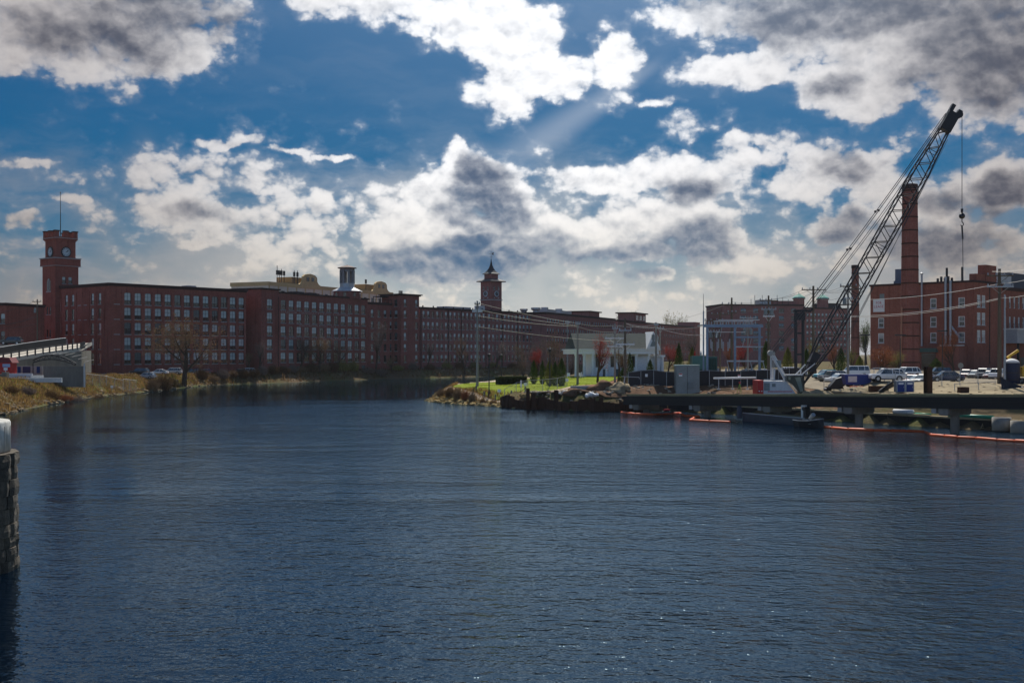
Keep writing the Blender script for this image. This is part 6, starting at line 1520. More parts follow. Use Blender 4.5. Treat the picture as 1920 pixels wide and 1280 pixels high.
# bollards and chain along the lawn edge
def bollards():
    prev = None
    for i, px in enumerate((893, 908, 929, 959, 985)):
        D = (201, 196.5, 192.5, 190.6, 190.2)[i]; x, y, z = G(px, D)
        root = thing('bollard', ('grey bollard at the shore foot of the lawn-point pole', 'second grey bollard along the lawn edge from the pole', 'third grey bollard along the lawn edge from the pole', 'fourth grey bollard along the lawn edge from the pole', 'grey bollard nearest the steel piles')[i], 'bollard', (x, y, z), 0, 'bollards along the lawn edge')
        m = MB(); m.lathe([(.13, -.1), (.13, .85), (.1, .92)], 8); m.obj('post', WOODG, root); m = MB(); m.lathe([(.15, .6), (.15, .68)], 8); m.obj('collar', BLACKM, root)
        if prev:
            m = MB(); p = Vector(prev) - Vector((x, y, z)); m.tube([p * (1 - k / 8) + Vector((0, 0, .65 - .35 * 4 * (k / 8) * (1 - k / 8))) for k in range(9)], .03, 4, False); m.obj('chain', BLACKM, root)
        prev = (x, y, z)
bollards()

# ================================================================== heaps, stones and sacks
def blob(c, rx, ry, rz, seed, n=18, m=10, rough=.18, flat=True):
    mb = MB(); r = random.Random(seed); ph = [r.uniform(0, 6.3) for _ in range(8)]
    vs = []
    for i in range(m + 1):
        a = (-math.pi / 2 + math.pi * i / m)
        for j in range(n):
            b = 2 * math.pi * j / n; d = Vector((math.cos(a) * math.cos(b), math.cos(a) * math.sin(b), math.sin(a)))
            k = 1 + rough * (math.sin(3 * d.x + ph[0]) + math.sin(4 * d.y + ph[1]) + math.sin(5 * d.z + 3 * d.x + ph[2]) + .6 * math.sin(9 * d.x + 7 * d.y + ph[3]) + .5 * math.sin(13 * d.y - 11 * d.x + ph[4])) * .5 + r.uniform(-.04, .04)
            vs.append((c[0] + d.x * rx * k, c[1] + d.y * ry * k, c[2] + d.z * rz * k))
    mb.add(vs, [(i * n + j, i * n + (j + 1) % n, (i + 1) * n + (j + 1) % n, (i + 1) * n + j) for i in range(m) for j in range(n)])
    return mb
ROCK = mat('pale_rock', (.36, .32, .26), .95, .5, 1.5, bump=.08, bscale=3)
ROCKD = mat('shore_rock', (.22, .17, .11), .95, .55, 1.5, bump=.08, bscale=3, col2=(.09, .07, .05))
def heap(label, px, D, rx, ry, rz, m, seed, name='dirt_mound', cat='mound', k=6):
    x, y, z = G(px, D); root = thing(name, label, cat, (x, y, z - .1)); r = random.Random(seed)
    blob((0, 0, 0), rx, ry, rz, seed, 26, 14, .3).obj('mass', m, root, True)
    for i in range(k):
        a = r.uniform(0, 6.3); f = r.uniform(.5, 1.05); s = r.uniform(.12, .32); blob((math.cos(a) * rx * f, math.sin(a) * ry * f, rz * max(.05, 1 - f) * .8), s, s, s * .7, seed * 31 + i, 8, 5, .3).obj('clod', m, root)
heap('large brown dirt mound behind the sheet piles', 1130, 180, 2.6, 1.8, 1.35, DIRT, 3)
heap('dirt mound with white rubble beside the fence corner', 1160, 178, 1.8, 1.4, .95, SANDY, 4)
heap('low dirt heap left of the white sacks', 1085, 178.5, 2.0, 1.2, .7, DIRT, 5)
heap('grassy spoil heap by the lone steel pile', 1060, 184, 2.2, 1.4, .55, SANDY, 6)
heap('gravel heap under the crane boom foot', 1545, 160, 4.2, 2.0, 1.1, SANDY, 7, k=10)
heap('gravel heap right of the steel pole', 1604, 157, 3.4, 1.8, .9, SANDY, 8, k=10)
heap('brown spoil bank beside the crane track', 1535, 158, 2.2, 1.2, .75, DIRT, 9)
for i, (px, D, s, lab) in enumerate(((1110, 174.5, .55, 'largest white bulk sack on the mound above the sheet piles'), (1102, 174.2, .4, 'small white sack left of the largest sack'), (1118, 174.0, .38, 'small white sack right of the largest sack'))):
    x, y, z = G(px, D); z = max(z, PZ(744, D)); root = thing('bulk_sack', lab, 'sack', (x, y, z), 0, 'white sacks on the mound'); blob((0, 0, s * .5), s, s * .8, s * .65, 40 + i, 14, 9, .25).obj('bag', CLOTH, root, True); m = MB(); m.tube([(0, 0, s), (.06, 0, s * 1.3), (.14, .05, s * 1.35)], .05, 5); m.obj('neck', CLOTH, root)
x, y, z = G(1073, 175.5); heap('crumpled grey plastic sheeting on the mound', 1068, 179.5, 1.7, .7, .35, mat('grey_plastic', (.35, .36, .38), .4, .4, 1.5, bump=.1, bscale=3), 12, 'plastic_sheet', 'sheeting', 4)
def concrete_block():
    x, y, z = G(1088, 180); root = thing('concrete_block', 'grey concrete block lying on the dirt yard', 'block', (x, y, z + .3)); m = MB(); m.box(-1.5, 1.5, -.5, .5, 0, .75); m.obj('block', CONC, root)
    for xx in (-.9, .9): m = MB(); m.tube([(xx - .12, 0, .75), (xx - .1, 0, .95), (xx + .1, 0, .95), (xx + .12, 0, .75)], .03, 5); m.obj('lifting_eye', RUST, root)
concrete_block()
def frame_stand():
    x, y, z = G(1185, 183); root = thing('barrier_frame', 'white tubular barrier frame against the screened fence', 'barrier', (x, y, z - .2))
    for a, b in (((-1.7, 0, 1.75), (1.6, 0, 1.6)), ((-1.5, 0, 0), (-1.1, 0, 1.72)), ((1.5, 0, 0), (1.1, 0, 1.62)), ((-1.3, -.5, 0), (-1.1, 0, 1.7))): m = MB(); m.tube([a, b], .045, 5); m.obj('tube', CONCW, root)
frame_stand()
# white bird-like lawn ornaments by the colonnade are seated garden chairs
for k, (px, D) in enumerate(((1066, 228), (1088, 226.5), (1093, 229))):
    x, y, z = G(px, D); root = thing('garden_chair', ('white garden chair left of the colonnade', 'white garden chair between the first columns', 'white garden chair against the hall wall')[k], 'chair', (x, y, z), .6 * k, 'garden chairs'); m = MB(); m.box(-.3, .3, -.3, .3, .38, .44); m.obj('seat', WHITE, root); m = MB(); m.box(-.3, .3, .26, .32, .44, 1.0); m.obj('backrest', WHITE, root)
    for sx in (-.26, .26):
        for sy in (-.26, .26): m = MB(); m.box(sx - .03, sx + .03, sy - .03, sy + .03, 0, .378); m.obj('leg', WHITE, root)

# ================================================================== cars
TYRE = mat('tyre', (.018, .018, .018), .85); RIMM = mat('alloy_rim', (.45, .45, .46), .35, metal=.7); CGL = mat('car_glass', (.02, .028, .032), .06, spec=.7, coat=.6)
HLAMP = mat('headlamp', (.75, .75, .72), .1, spec=.8); TLAMP = mat('tail_lamp', (.45, .01, .01), .2, spec=.6); TRIM = mat('dark_trim', (.02, .02, .022), .6)
def paint(name, c): return mat('car_paint_' + name, c, .35, spec=.5, coat=.8)
CARM = {}
def car_meshes(kind):
    if kind in CARM: return CARM[kind]
    L, W, Hh = {'suv': (4.75, 1.92, 1.78), 'sedan': (4.75, 1.84, 1.45), 'hatch': (4.3, 1.8, 1.52), 'van': (5.2, 2.0, 2.1)}[kind]
    zb = .32 if kind == 'suv' else .22; belt = .62 * Hh if kind != 'suv' else .60 * Hh
    x = lambda f: L * (.5 - f)     # f = 0 nose
    st = {'suv': [(0, .62, .80), (.02, .92, .90), (.05, .97, .94), (.24, 1.0, 1.0), (.95, 1.0, 1.0), (.985, .95, .97), (1, .78, .93)],
          'sedan': [(0, .50, .78), (.015, .72, .88), (.05, .80, .94), (.26, .97, 1.0), (.80, 1.0, 1.0), (.96, .97, .95), (.99, .85, .90), (1, .62, .84)],
          'hatch': [(0, .5, .78), (.02, .72, .88), (.06, .82, .94), (.26, .98, 1.0), (.93, 1.0, 1.0), (.99, .9, .93), (1, .68, .88)],
          'van': [(0, .5, .8), (.02, .74, .9), (.06, .84, .95), (.2, .98, 1.0), (.97, 1.0, 1.0), (1, .9, .96)]}[kind]
    b = MB(); vs = []
    for f, zt, wf in st:
        w = W / 2 * wf; zt_ = zb + (belt - zb) * zt
        vs += [(x(f), -w * .93, zb + (.06 if 0 < f < 1 else .12)), (x(f), -w, zb + (zt_ - zb) * .45), (x(f), -w * .985, zt_ - .07), (x(f), -w * .90, zt_), (x(f), w * .90, zt_), (x(f), w * .985, zt_ - .07), (x(f), w, zb + (zt_ - zb) * .45), (x(f), w * .93, zb + (.06 if 0 < f < 1 else .12))]
    n = len(st); fs = [(i * 8 + j, i * 8 + (j + 1) % 8, (i + 1) * 8 + (j + 1) % 8, (i + 1) * 8 + j) for i in range(n - 1) for j in range(8)] + [tuple(range(7, -1, -1)), tuple(range((n - 1) * 8, n * 8))]
    b.add(vs, fs)
    rf = {'suv': (.25, .37, .88, .965), 'sedan': (.27, .42, .70, .87), 'hatch': (.26, .40, .82, .97), 'van': (.19, .30, .95, .985)}[kind]
    c0, c1, c2, c3 = rf; wb, wt = W / 2 * .93, W / 2 * .76
    g = MB(); g.add([(x(c0), -wb, belt - .03), (x(c3), -wb, belt - .03), (x(c3), wb, belt - .03), (x(c0), wb, belt - .03), (x(c1), -wt, Hh - .06), (x(c2), -wt, Hh - .06), (x(c2), wt, Hh - .06), (x(c1), wt, Hh - .06)], [(4, 5, 6, 7), (0, 1, 5, 4), (1, 2, 6, 5), (2, 3, 7, 6), (3, 0, 4, 7)])
    r = MB()
    o = .02
    r.add([(x(c1) + .06, -wt - o, Hh - .08), (x(c2) - .06, -wt - o, Hh - .08), (x(c2) - .06, wt + o, Hh - .08), (x(c1) + .06, wt + o, Hh - .08), (x(c1) - .12, -wt * .9, Hh), (x(c2) + .12, -wt * .9, Hh), (x(c2) + .12, wt * .9, Hh), (x(c1) - .12, wt * .9, Hh)], [(4, 5, 6, 7), (0, 1, 5, 4), (1, 2, 6, 5), (2, 3, 7, 6), (3, 0, 4, 7), (3, 2, 1, 0)])
    mid = [c0 + (c3 - c0) * .5] + ([c0 + (c3 - c0) * .78] if kind in ('suv', 'van', 'hatch') else [])
    for s in (-1, 1):
        for fb_, ft in [(c0, c1), (c3, c2)] + [(m_, m_ if m_ < c2 else (m_ + c2) / 2) for m_ in mid]:
            r.tube([(x(fb_), s * (wb + .01), belt - .03), (x(ft), s * (wt + .012), Hh - .07)], .055, 4)
    out = {'body': b, 'glass': g, 'roof': r}
    h = MB(); 
    for s in (-1, 1): h.box(L / 2 * .955, L / 2 * 1.002, s * W * .36 - .17, s * W * .36 + .17, zb + (belt - zb) * .50, zb + (belt - zb) * .72)
    t = MB()
    for s in (-1, 1): t.box(-L / 2 * 1.002, -L / 2 * .96, s * W * .38 - .12, s * W * .38 + .12, zb + (belt - zb) * .55, zb + (belt - zb) * .85)
    rw = .37 if kind == 'suv' else .32
    a = MB()
    for fx in (.185, .80):
        for s in (-1, 1): a.cyl((x(fx), s * (W / 2 - .12), rw + .02), (x(fx), s * (W / 2 + .006), rw + .02), rw + .07, n=16)
    lw = MB(); lw.box(x(.96), x(.04), -W * .44, W * .44, zb - .08, zb + .1)
    ty = MB(); ty.lathe([(rw * .55, -.11), (rw * .95, -.11), (rw, -.07), (rw, .07), (rw * .95, .11), (rw * .55, .11)], 16)
    ri = MB(); ri.lathe([(rw * .62, -.09), (rw * .62, .09)], 10)
    CARM[kind] = dict(L=L, W=W, rw=rw, x=x, glass=g.mesh('glass', CGL), head=h.mesh('headlights', HLAMP), tail=t.mesh('tail_lights', TLAMP), arch=a.mesh('wheel_arches', TRIM), low=lw.mesh('underbody', TRIM), tyre=ty.mesh('tyre', TYRE, True), rim=ri.mesh('rim', RIMM), bodyMB=b, roofMB=r, cache={})
    return CARM[kind]
def car(label, kind, px, D, heading, pname, pcol, group, simple=False, z=None):
    m = car_meshes(kind); x, y, gz = G(px, D); gz = gz + .07 if z is None else z
    root = thing('parked_car', label, 'car', (x, y, gz), R(heading), group); pm = paint(pname, pcol)
    if pname not in m['cache']: m['cache'][pname] = (m['bodyMB'].mesh('body', pm, False), m['roofMB'].mesh('roof', pm))
    bo, ro = m['cache'][pname]
    link('body', bo, root); link('roof', ro, root); link('window_glass', m['glass'], root); link('headlights', m['head'], root); link('tail_lights', m['tail'], root); link('underbody', m['low'], root); link('wheel_arches', m['arch'], root)
    for fx in (.185, .80):
        for s in (-1, 1):
            w = link('wheel', m['tyre'], root, T(m['x'](fx), s * (m['W'] / 2 - .1), m['rw']) @ Matrix.Rotation(R(90), 4, 'X')); link('rim', m['rim'], w, T(0, 0, .025 * -s))
CP = 'cars in the right-hand car park'; CM = 'cars parked below the corner mill'
Wc, Sv, Gy, Dk, Rd, Nb, Tl, Mr, Gn = (.75, .75, .76), (.42, .43, .45), (.13, .13, .14), (.02, .02, .024), (.30, .015, .015), (.02, .035, .09), (.02, .22, .30), (.11, .012, .02), (.10, .14, .11)
for args in (('white SUV side-on behind the chain-link fence', 'suv', 1663, 161.5, 180, 'white', Wc), ('dark blue sedan side-on right of the steel column', 'sedan', 1773, 160, 180, 'navy', Nb),
    ('black car nosing out at the left of the angled row behind the SUV', 'sedan', 1697, 186, 215, 'black', Dk), ('red car in the angled row behind the white SUV', 'hatch', 1711, 178, 215, 'red', Rd), ('silver car in the angled row right of the red one', 'sedan', 1722, 174, 215, 'silver', Sv), ('grey car in the angled row nearest the steel column', 'hatch', 1733, 170, 215, 'grey', Gy), ('white-roofed car behind the angled row', 'suv', 1700, 196, 200, 'white', Wc),
    ('maroon car left in the far row below the brick wing', 'hatch', 1812, 212, 235, 'maroon', Mr), ('black car second in the far row below the brick wing', 'sedan', 1829, 209, 235, 'black', Dk), ('charcoal car in the middle of the far row below the brick wing', 'suv', 1844, 206, 235, 'grey', Gy), ('maroon car right of the charcoal one in the far row', 'sedan', 1857, 203, 235, 'maroon', Mr), ('white SUV at the right end of the far row, by the roadside pole', 'suv', 1869, 199, 235, 'white', Wc), ('silver car peeping past the right side of the roadside pole', 'hatch', 1893, 204, 235, 'silver', Sv),
    ('teal hatchback right of the boom foot', 'hatch', 1549, 196, 200, 'teal', Tl), ('grey SUV just right of the teal hatchback', 'suv', 1561, 190, 200, 'grey', Gy), ('white car with its roof catching the sun by the steel pole', 'sedan', 1574, 186, 200, 'white', Wc), ('navy car between the steel pole and the white SUV', 'hatch', 1624, 171, 190, 'navy', Nb), ('white van half hidden by the bushes near the steel pole', 'van', 1602, 215, 180, 'white', Wc),
    ('white car roof showing left of the crane gantry', 'sedan', 1428, 212, 180, 'white', Wc), ('white car roof showing right of the crane gantry', 'suv', 1488, 214, 0, 'white', Wc), ('silver car roof behind the crane gantry legs', 'sedan', 1462, 216, 180, 'silver', Sv), ('grey car behind the substation gantry posts', 'hatch', 1408, 214, 0, 'grey', Gy), ('black SUV left of the orange-twigged tree', 'suv', 1760, 222, 180, 'black', Dk)):
    car(*args, CP)
for args in (('silver SUV left of the big bare tree trunk', 'suv', 324, 306, 180, 'silver', Sv), ('greenish sedan just right of the big bare tree trunk', 'sedan', 354, 324, 180, 'green', Gn), ('black sedan between the greenish and the red cars', 'sedan', 369, 327, 180, 'black', Dk), ('red hatchback behind the bank brush', 'hatch', 384, 330, 205, 'red', Rd), ('black SUV at the pale chain-link gate', 'suv', 262, 286, 170, 'black', Dk), ('silver hatchback right of the pale gate', 'hatch', 275, 283, 170, 'silver', Sv), ('white car with its roof showing over the brown brush', 'sedan', 298, 300, 180, 'white', Wc), ('white SUV near the corner of the lettered mill', 'suv', 463, 340, 215, 'white', Wc), ('grey car against the end wall of the corner mill', 'hatch', 449, 338, 215, 'grey', Gy)):
    car(*args, CM)
v = V(22, 646, 262); car('dark car up on the street behind the ramp, far left', 'suv', 22, 262, 185, 'black', Dk, CM, z=v.z)
def street_bank():
    a, b = V(-60, 646, 259), V(62, 646, 259); m = MB(); m.box(a.x, b.x, 256, 285, 2.5, a.z - .01); o = m.obj('upper_street', mat('upper_street', (.22, .21, .19), .9, .3, .4)); o['kind'] = 'structure'
street_bank()
# blue dump trailer, site dumper and utility trailer near the steel pole
def yard_vehicles():
    x, y, z = G(1607, 163); root = thing('blue_skip', 'blue site skip with a pale side panel behind the steel pole', 'skip', (x, y, z)); m = MB(); m.extr([(-1.7, .35), (1.5, .35), (1.9, 1.75), (-2.0, 1.75)], -.9, .9); m.obj('tub', BLUEP, root); m = MB(); m.box(-1.5, -.3, -.96, -.905, .7, 1.5); m.obj('panel', CONCW, root)
    for xx in (-1.1, 1.0): m = MB(); m.cyl((xx, -.7, .3), (xx, .7, .3), .3, n=12); m.obj('wheel', TYRE, root)
    x, y, z = G(1606, 160); root = thing('orange_barrier', 'bright orange and white water barrier at the steel pole foot', 'barrier', (x, y, z)); m = MB(); m.extr([(-1.0, 0), (1.0, 0), (.9, .3), (.85, .8), (-.85, .8), (-.9, .3)], -.25, .25); m.obj('shell', mat('orange_plastic', (.75, .16, .05), .5), root); m = MB(); m.box(-.8, .8, -.28, -.254, .5, .72); m.obj('white_band', WHITE, root)
    x, y, z = G(1569, 168); root = thing('site_dumper', 'small dark dumper with a tilted skip right of the boom foot', 'dumper', (x, y, z)); m = MB(); m.extr([(-1.3, .5), (.2, .4), (1.3, 1.2), (.9, 2.2), (-.2, 1.9), (-1.0, 1.0)], -.7, .7); m.obj('tub', TARP, root); m = MB(); m.box(-1.8, .9, -.5, .5, .35, .55); m.obj('chassis', GREYM, root)
    for xx in (-1.3, .5):
        for s in (-.75, .6): m = MB(); m.cyl((xx, s, .38), (xx, s + .18, .38), .38, n=12); m.obj('wheel', TYRE, root)
yard_vehicles()

# ================================================================== vegetation
BARK = mat('bark_brown', (.085, .062, .045), .95, .4, 2.0)
TW_TAN = mat('twigs_tan', (.21, .145, .085), .95, island=.45, trans=.12)
TW_GREY = mat('twigs_grey', (.19, .15, .13), .95, island=.4, trans=.12)
TW_RED = mat('twigs_red', (.30, .055, .045), .9, island=.45, trans=.12)
TW_ORG = mat('twigs_orange', (.25, .10, .05), .95, island=.45, trans=.12)
TW_OLV = mat('twigs_olive', (.20, .19, .06), .95, island=.45, trans=.12)
LEAF_D = mat('cypress_green', (.045, .075, .018), .9, island=.5, trans=.45)
LEAF_Y = mat('cypress_tip', (.11, .12, .025), .9, island=.4, trans=.45)
LEAF_H = mat('hedge_green', (.035, .055, .018), .9, island=.5, trans=.45)
GR_DRY = mat('dry_grass', (.27, .175, .065), .95, island=.55, trans=.3)
GR_GRN = mat('fresh_grass', (.17, .20, .025), .95, island=.5, trans=.45)
GR_BRN = mat('brown_brush', (.15, .095, .05), .95, island=.5, trans=.45)

def tree_meshes(seed, levels, spread, droop, trunk_f, bud, budsize, upright=.35, r0=.022):
    """unit tree (1 high): trunk with limbs, and a crown of fine twigs with buds"""
    r = random.Random(seed); tr = MB(); cr = MB()
    def rot(d, ang, az):
        a = d.orthogonal().normalized(); b = d.cross(a); s = a * math.cos(az) + b * math.sin(az)
        return (d * math.cos(ang) + s * math.sin(ang)).normalized()
    def grow(p, d, L, rad, lv):
        n = 3 if lv < 3 else 2; pts = [p]; q = p; dd = d
        for i in range(n):
            dd = (dd + Vector((r.uniform(-1, 1), r.uniform(-1, 1), r.uniform(-.6, 1) + upright * .4)) * (.13 + .05 * lv)).normalized(); q = q + dd * (L / n); pts.append(q)
        rads = [rad * (1 - .45 * i / n) for i in range(n + 1)]
        (tr if lv < 3 else cr).tube(pts, rads if lv < 3 else [x * .62 for x in rads], 6 if lv < 2 else (4 if lv < 3 else 3), False)
        if lv >= levels:
            for k in range(bud):
                c = pts[r.randint(1, n)] + Vector((r.uniform(-1, 1), r.uniform(-1, 1), r.uniform(-1, 1))) * budsize * 1.6
                u = Vector((r.uniform(-1, 1), r.uniform(-1, 1), r.uniform(-1, 1))).normalized() * budsize; v = u.orthogonal().normalized() * budsize * .6
                cr.tri(c - u, c + u * .6 + v, c + v * -.7)
            return
        nb = (5, 5, 4, 4, 3)[lv] if lv < 5 else 2
        for k in range(nb):
            f = (.35 if lv == 0 else .25) + (1 - (.35 if lv == 0 else .25)) * (k + r.random() * .8) / nb
            i = min(int(f * n), n - 1); pp = pts[i].lerp(pts[i + 1], f * n - i)
            ang = r.uniform(.55, 1.05) * spread * (1.0 if k < nb - 1 else .45); nd = rot(dd, ang, r.uniform(0, 6.283))
            nd = (nd + Vector((0, 0, upright * .5 - droop * (lv > 2) * .5))).normalized()
            grow(pp, nd, L * r.uniform(.55, .78) * (1.0 if lv else .85), rad * (1 - .45 * f) * r.uniform(.5, .68), lv + 1)
    grow(Vector((0, 0, -.02)), Vector((r.uniform(-.08, .08), r.uniform(-.08, .08), 1)).normalized(), trunk_f, r0, 0)
    zt = max(v[2] for v in cr.v); k = 1.0 / zt
    for mb in (tr, cr): mb.v = [(x * k, y * k, z * k) for x, y, z in mb.v]
    w = float(np.percentile([math.hypot(v[0], v[1]) for v in cr.v], 93)); zk = float(np.percentile([v[2] for v in cr.v], 98.5))
    for mb in (tr, cr): mb.v = [(x, y, z / zk) for x, y, z in mb.v]
    return tr.mesh('trunk', BARK), cr.mesh('crown', TW_TAN), w
TREES = {'spread': tree_meshes(21, 5, 1.08, .25, .34, 2, .009, .25, .0175), 'upright': tree_meshes(5, 5, .80, .0, .42, 1, .010, .55), 'slim': tree_meshes(9, 4, .6, .0, .55, 2, .012, .7), 'round': tree_meshes(14, 5, .95, .0, .22, 1, .008, .42, .016)}
def tree(label, kind, px, D, ytop, half_px, m, name='bare_tree', group=None, base_dz=0.0, rz=None, cat='tree'):
    x, y, z = G(px, D, base_dz); h = PZ(ytop, D) - z; tr, cr, w = TREES[kind]; sx = half_px / F * D / w
    root = thing(name, label, cat, (x, y, z), random.Random(px).uniform(0, 6) if rz is None else rz, group); 
    S = Matrix.Diagonal((sx, sx, h, 1)); link('trunk', tr, root, S); c = link('crown', cr, root, S)
    c.material_slots[0].link = 'OBJECT'; c.material_slots[0].material = m
GA, GB = 'bare trees along the mill shore', 'bare trees behind the lawn'
tree('large spreading bare tree with tan twigs before the corner mill', 'spread', 345, 297, 598, 74, TW_TAN)
tree('leaning bare tree in front of the lettered mill', 'spread', 598, 372, 632, 34, TW_TAN, group=GA)
tree('slim grey bare tree left of the leaning one before the lettered mill', 'slim', 562, 366, 628, 20, TW_GREY, group=GA)
tree('bare tree right of the leaning one before the lettered mill', 'upright', 634, 384, 640, 22, TW_TAN, group=GA)
tree('tall grey bare tree before the narrow-windowed range', 'upright', 704, 398, 600, 26, TW_GREY, group=GA)
tree('thin pale sapling against the lettered mill end wall', 'slim', 484, 344, 640, 16, TW_GREY, group=GA)
tree('small pale tree at the corner between the two left mills', 'slim', 470, 341, 660, 13, TW_TAN, group=GA)
tree('slim bare tree at the left end of the long mill', 'slim', 800, 419, 640, 16, TW_GREY, group=GA)
tree('bare tree before the middle of the long mill', 'upright', 872, 430, 632, 22, TW_TAN, group=GA)
tree('bare tree right of the lawn-point pole before the long mill', 'upright', 930, 450, 640, 24, TW_GREY, group=GA)
tree('low bare tree left of the stair tower foot', 'round', 735, 404, 668, 16, TW_TAN, group=GA)
for i, (px, D, yt, hp) in enumerate(((985, 300, 640, 24), (1012, 310, 634, 28), (1040, 300, 630, 26), (1066, 296, 632, 24))): tree(('brown bare tree left of the cypresses, before the long mill end', 'brown bare tree behind the first cypress', 'brown bare tree behind the tallest cypresses', 'brown bare tree just left of the white hall')[i], ('upright', 'round', 'spread', 'upright')[i], px, D, yt, hp, TW_GREY if i % 2 else TW_TAN, group=GB)
tree('small red-budded tree behind the cypress row', 'round', 1005, 250, 655, 20, TW_RED)
tree('red-budded maple in front of the white hall', 'round', 1120, 214, 628, 27, TW_RED)
tree('tan shrubby tree between the maple and the pole with white arms', 'round', 1158, 208, 655, 18, TW_TAN)
tree('orange-twigged rounded tree before the brick wing entrance', 'round', 1790, 222, 618, 26, TW_ORG)
tree('broad orange-brown bush tree before the tall smokestack', 'round', 1650, 218, 650, 42, TW_ORG)
tree('olive-budded low tree at the foot of the four-storey building', 'round', 1690, 226, 660, 26, TW_OLV)
tree('red-twigged tree left of the substation transformer', 'round', 1252, 240, 648, 20, TW_RED)
tree('orange-red tree seen through the substation gantry', 'round', 1366, 226, 645, 24, TW_ORG)
tree('red-orange tree between the gantry posts', 'round', 1398, 228, 642, 22, TW_RED)
tree('brown tree behind the pile leads', 'round', 1530, 240, 640, 28, TW_OLV)
tree('red-brown tree right of the boom foot', 'round', 1565, 236, 645, 24, TW_ORG)
tree('olive shrub tree beside the steel pole', 'round', 1600, 232, 655, 20, TW_OLV)
for i, (px, yt, hp) in enumerate(((1163, 589, 14), (1196, 586, 13), (1252, 588, 20), (1280, 594, 14))): tree(('pale far tree over the mill roof at the left end', 'pale far tree left of the rooftop house of the farthest mill', 'widest pale far tree over the farthest mill roof', 'pale far tree over the right end of the farthest mill')[i], 'round', px, 830, yt, hp * 1.1, TW_OLV, group='far trees over the mill roofs')
for i, (px, D, yt, hp) in enumerate(((1305, 700, 622, 20), (1335, 640, 618, 22), (1625, 520, 612, 18), (1640, 560, 618, 20), (1612, 480, 622, 16))): tree(('far bare tree left of the thin mast', 'far bare tree between the mast and the plum brick block', 'far bare tree just left of the brick building corner', 'far bare tree behind the brick building corner', 'far bare tree right of the shorter smokestack foot')[i], 'round', px, D, yt, hp, TW_GREY, group='far trees on the skyline')
tree('dark far tree between the shorter smokestack and the brick building', 'round', 1622, 420, 604, 16, LEAF_D)

# conifers
def cone_mesh(seed, n=2600, tip=.02):
    r = random.Random(seed); mb = MB(); st = MB(); st.tube([(0, 0, -.02), (0, 0, .9)], [.03, .008], 5)
    for i in range(n):
        z = r.random() ** 1.15; a = r.uniform(0, 6.283); prof = (.35 + .65 * math.sin(min(1, z * 3.2) * 1.57)) * (1 - z ** 2.0) ** .85 * 1.15; rad = prof * (r.uniform(.55, 1.06) if r.random() < .85 else r.uniform(.2, 1.15))
        rad *= 1 + .12 * math.sin(a * 3 + z * 9 + seed); c = Vector((math.cos(a) * rad, math.sin(a) * rad, z)); s = r.uniform(.5, 1.1) * .05
        up = Vector((math.cos(a) * .5, math.sin(a) * .5, 1)).normalized() * s * 1.1; sd = Vector((-math.sin(a), math.cos(a), r.uniform(-.3, .3))) * s * 1.7
        mb.tri(c - sd, c + sd, c + up * .9)
    return st.mesh('trunk', BARK), mb.mesh('foliage', LEAF_D)
CON = [cone_mesh(2), cone_mesh(7), cone_mesh(12)]
def conifer(label, px, D, ytop, half_px, m=LEAF_D, name='cypress_shrub', group=None, v=None, cat='shrub'):
    x, y, z = G(px, D); h = PZ(ytop, D) - z; w = half_px / F * D; st, fo = CON[(px if v is None else v) % 3]
    root = thing(name, label, cat, (x, y, z), px * .7, group); S = Matrix.Diagonal((w, w, h, 1)); link('trunk', st, root, S); c = link('foliage', fo, root, S); c.material_slots[0].link = 'OBJECT'; c.material_slots[0].material = m
GC = 'clipped cypresses on the lawn'
conifer('first dark cypress, just right of the low hedge', 1001, 214, 675, 8, LEAF_D, group=GC)
conifer('second narrow cypress from the hedge', 1017, 212, 676, 7, LEAF_D, group=GC)
conifer('broad yellow-tipped cypress left of the park lamp', 1030, 204, 676, 9.5, LEAF_Y, group=GC)
conifer('bushy cypress between the park lamp and the darkest one', 1041, 203, 679, 9, LEAF_D, group=GC)
conifer('tallest and darkest cypress at the right of the row', 1053, 202, 672, 10, LEAF_D, group=GC)
GE = 'evergreens round the hall and car park'
conifer('dark evergreen bush at the foot of the dark brown pole', 1168, 189, 690, 11, LEAF_D, 'evergreen_bush', GE)
conifer('evergreen beside the hall door', 1181, 226, 662, 8, LEAF_D, 'evergreen_bush', GE)
conifer('small cone evergreen before the hall gable', 1219, 224, 674, 8, LEAF_D, 'evergreen_bush', GE)
conifer('tall arborvitae behind the control cabinet, left of the pair', 1273, 224, 643, 9, LEAF_D, 'evergreen_bush', GE)
conifer('yellowish arborvitae behind the green transformer', 1298, 226, 652, 10, LEAF_Y, 'evergreen_bush', GE)
conifer('dark evergreen right of the substation gantry', 1436, 224, 640, 11, LEAF_D, 'evergreen_bush', GE)
conifer('yellow-green evergreen right of the crane gantry', 1477, 226, 652, 12, LEAF_Y, 'evergreen_bush', GE)
conifer('dark evergreen behind the pile leads', 1512, 228, 655, 12, LEAF_D, 'evergreen_bush', GE)
conifer('evergreen left of the steel pole', 1577, 226, 652, 11, LEAF_D, 'evergreen_bush', GE)
conifer('low evergreen under the olive shrub tree', 1612, 222, 668, 12, LEAF_Y, 'evergreen_bush', GE)
conifer('dark round bush before the brick wing', 1755, 232, 672, 16, LEAF_H, 'evergreen_bush', GE)
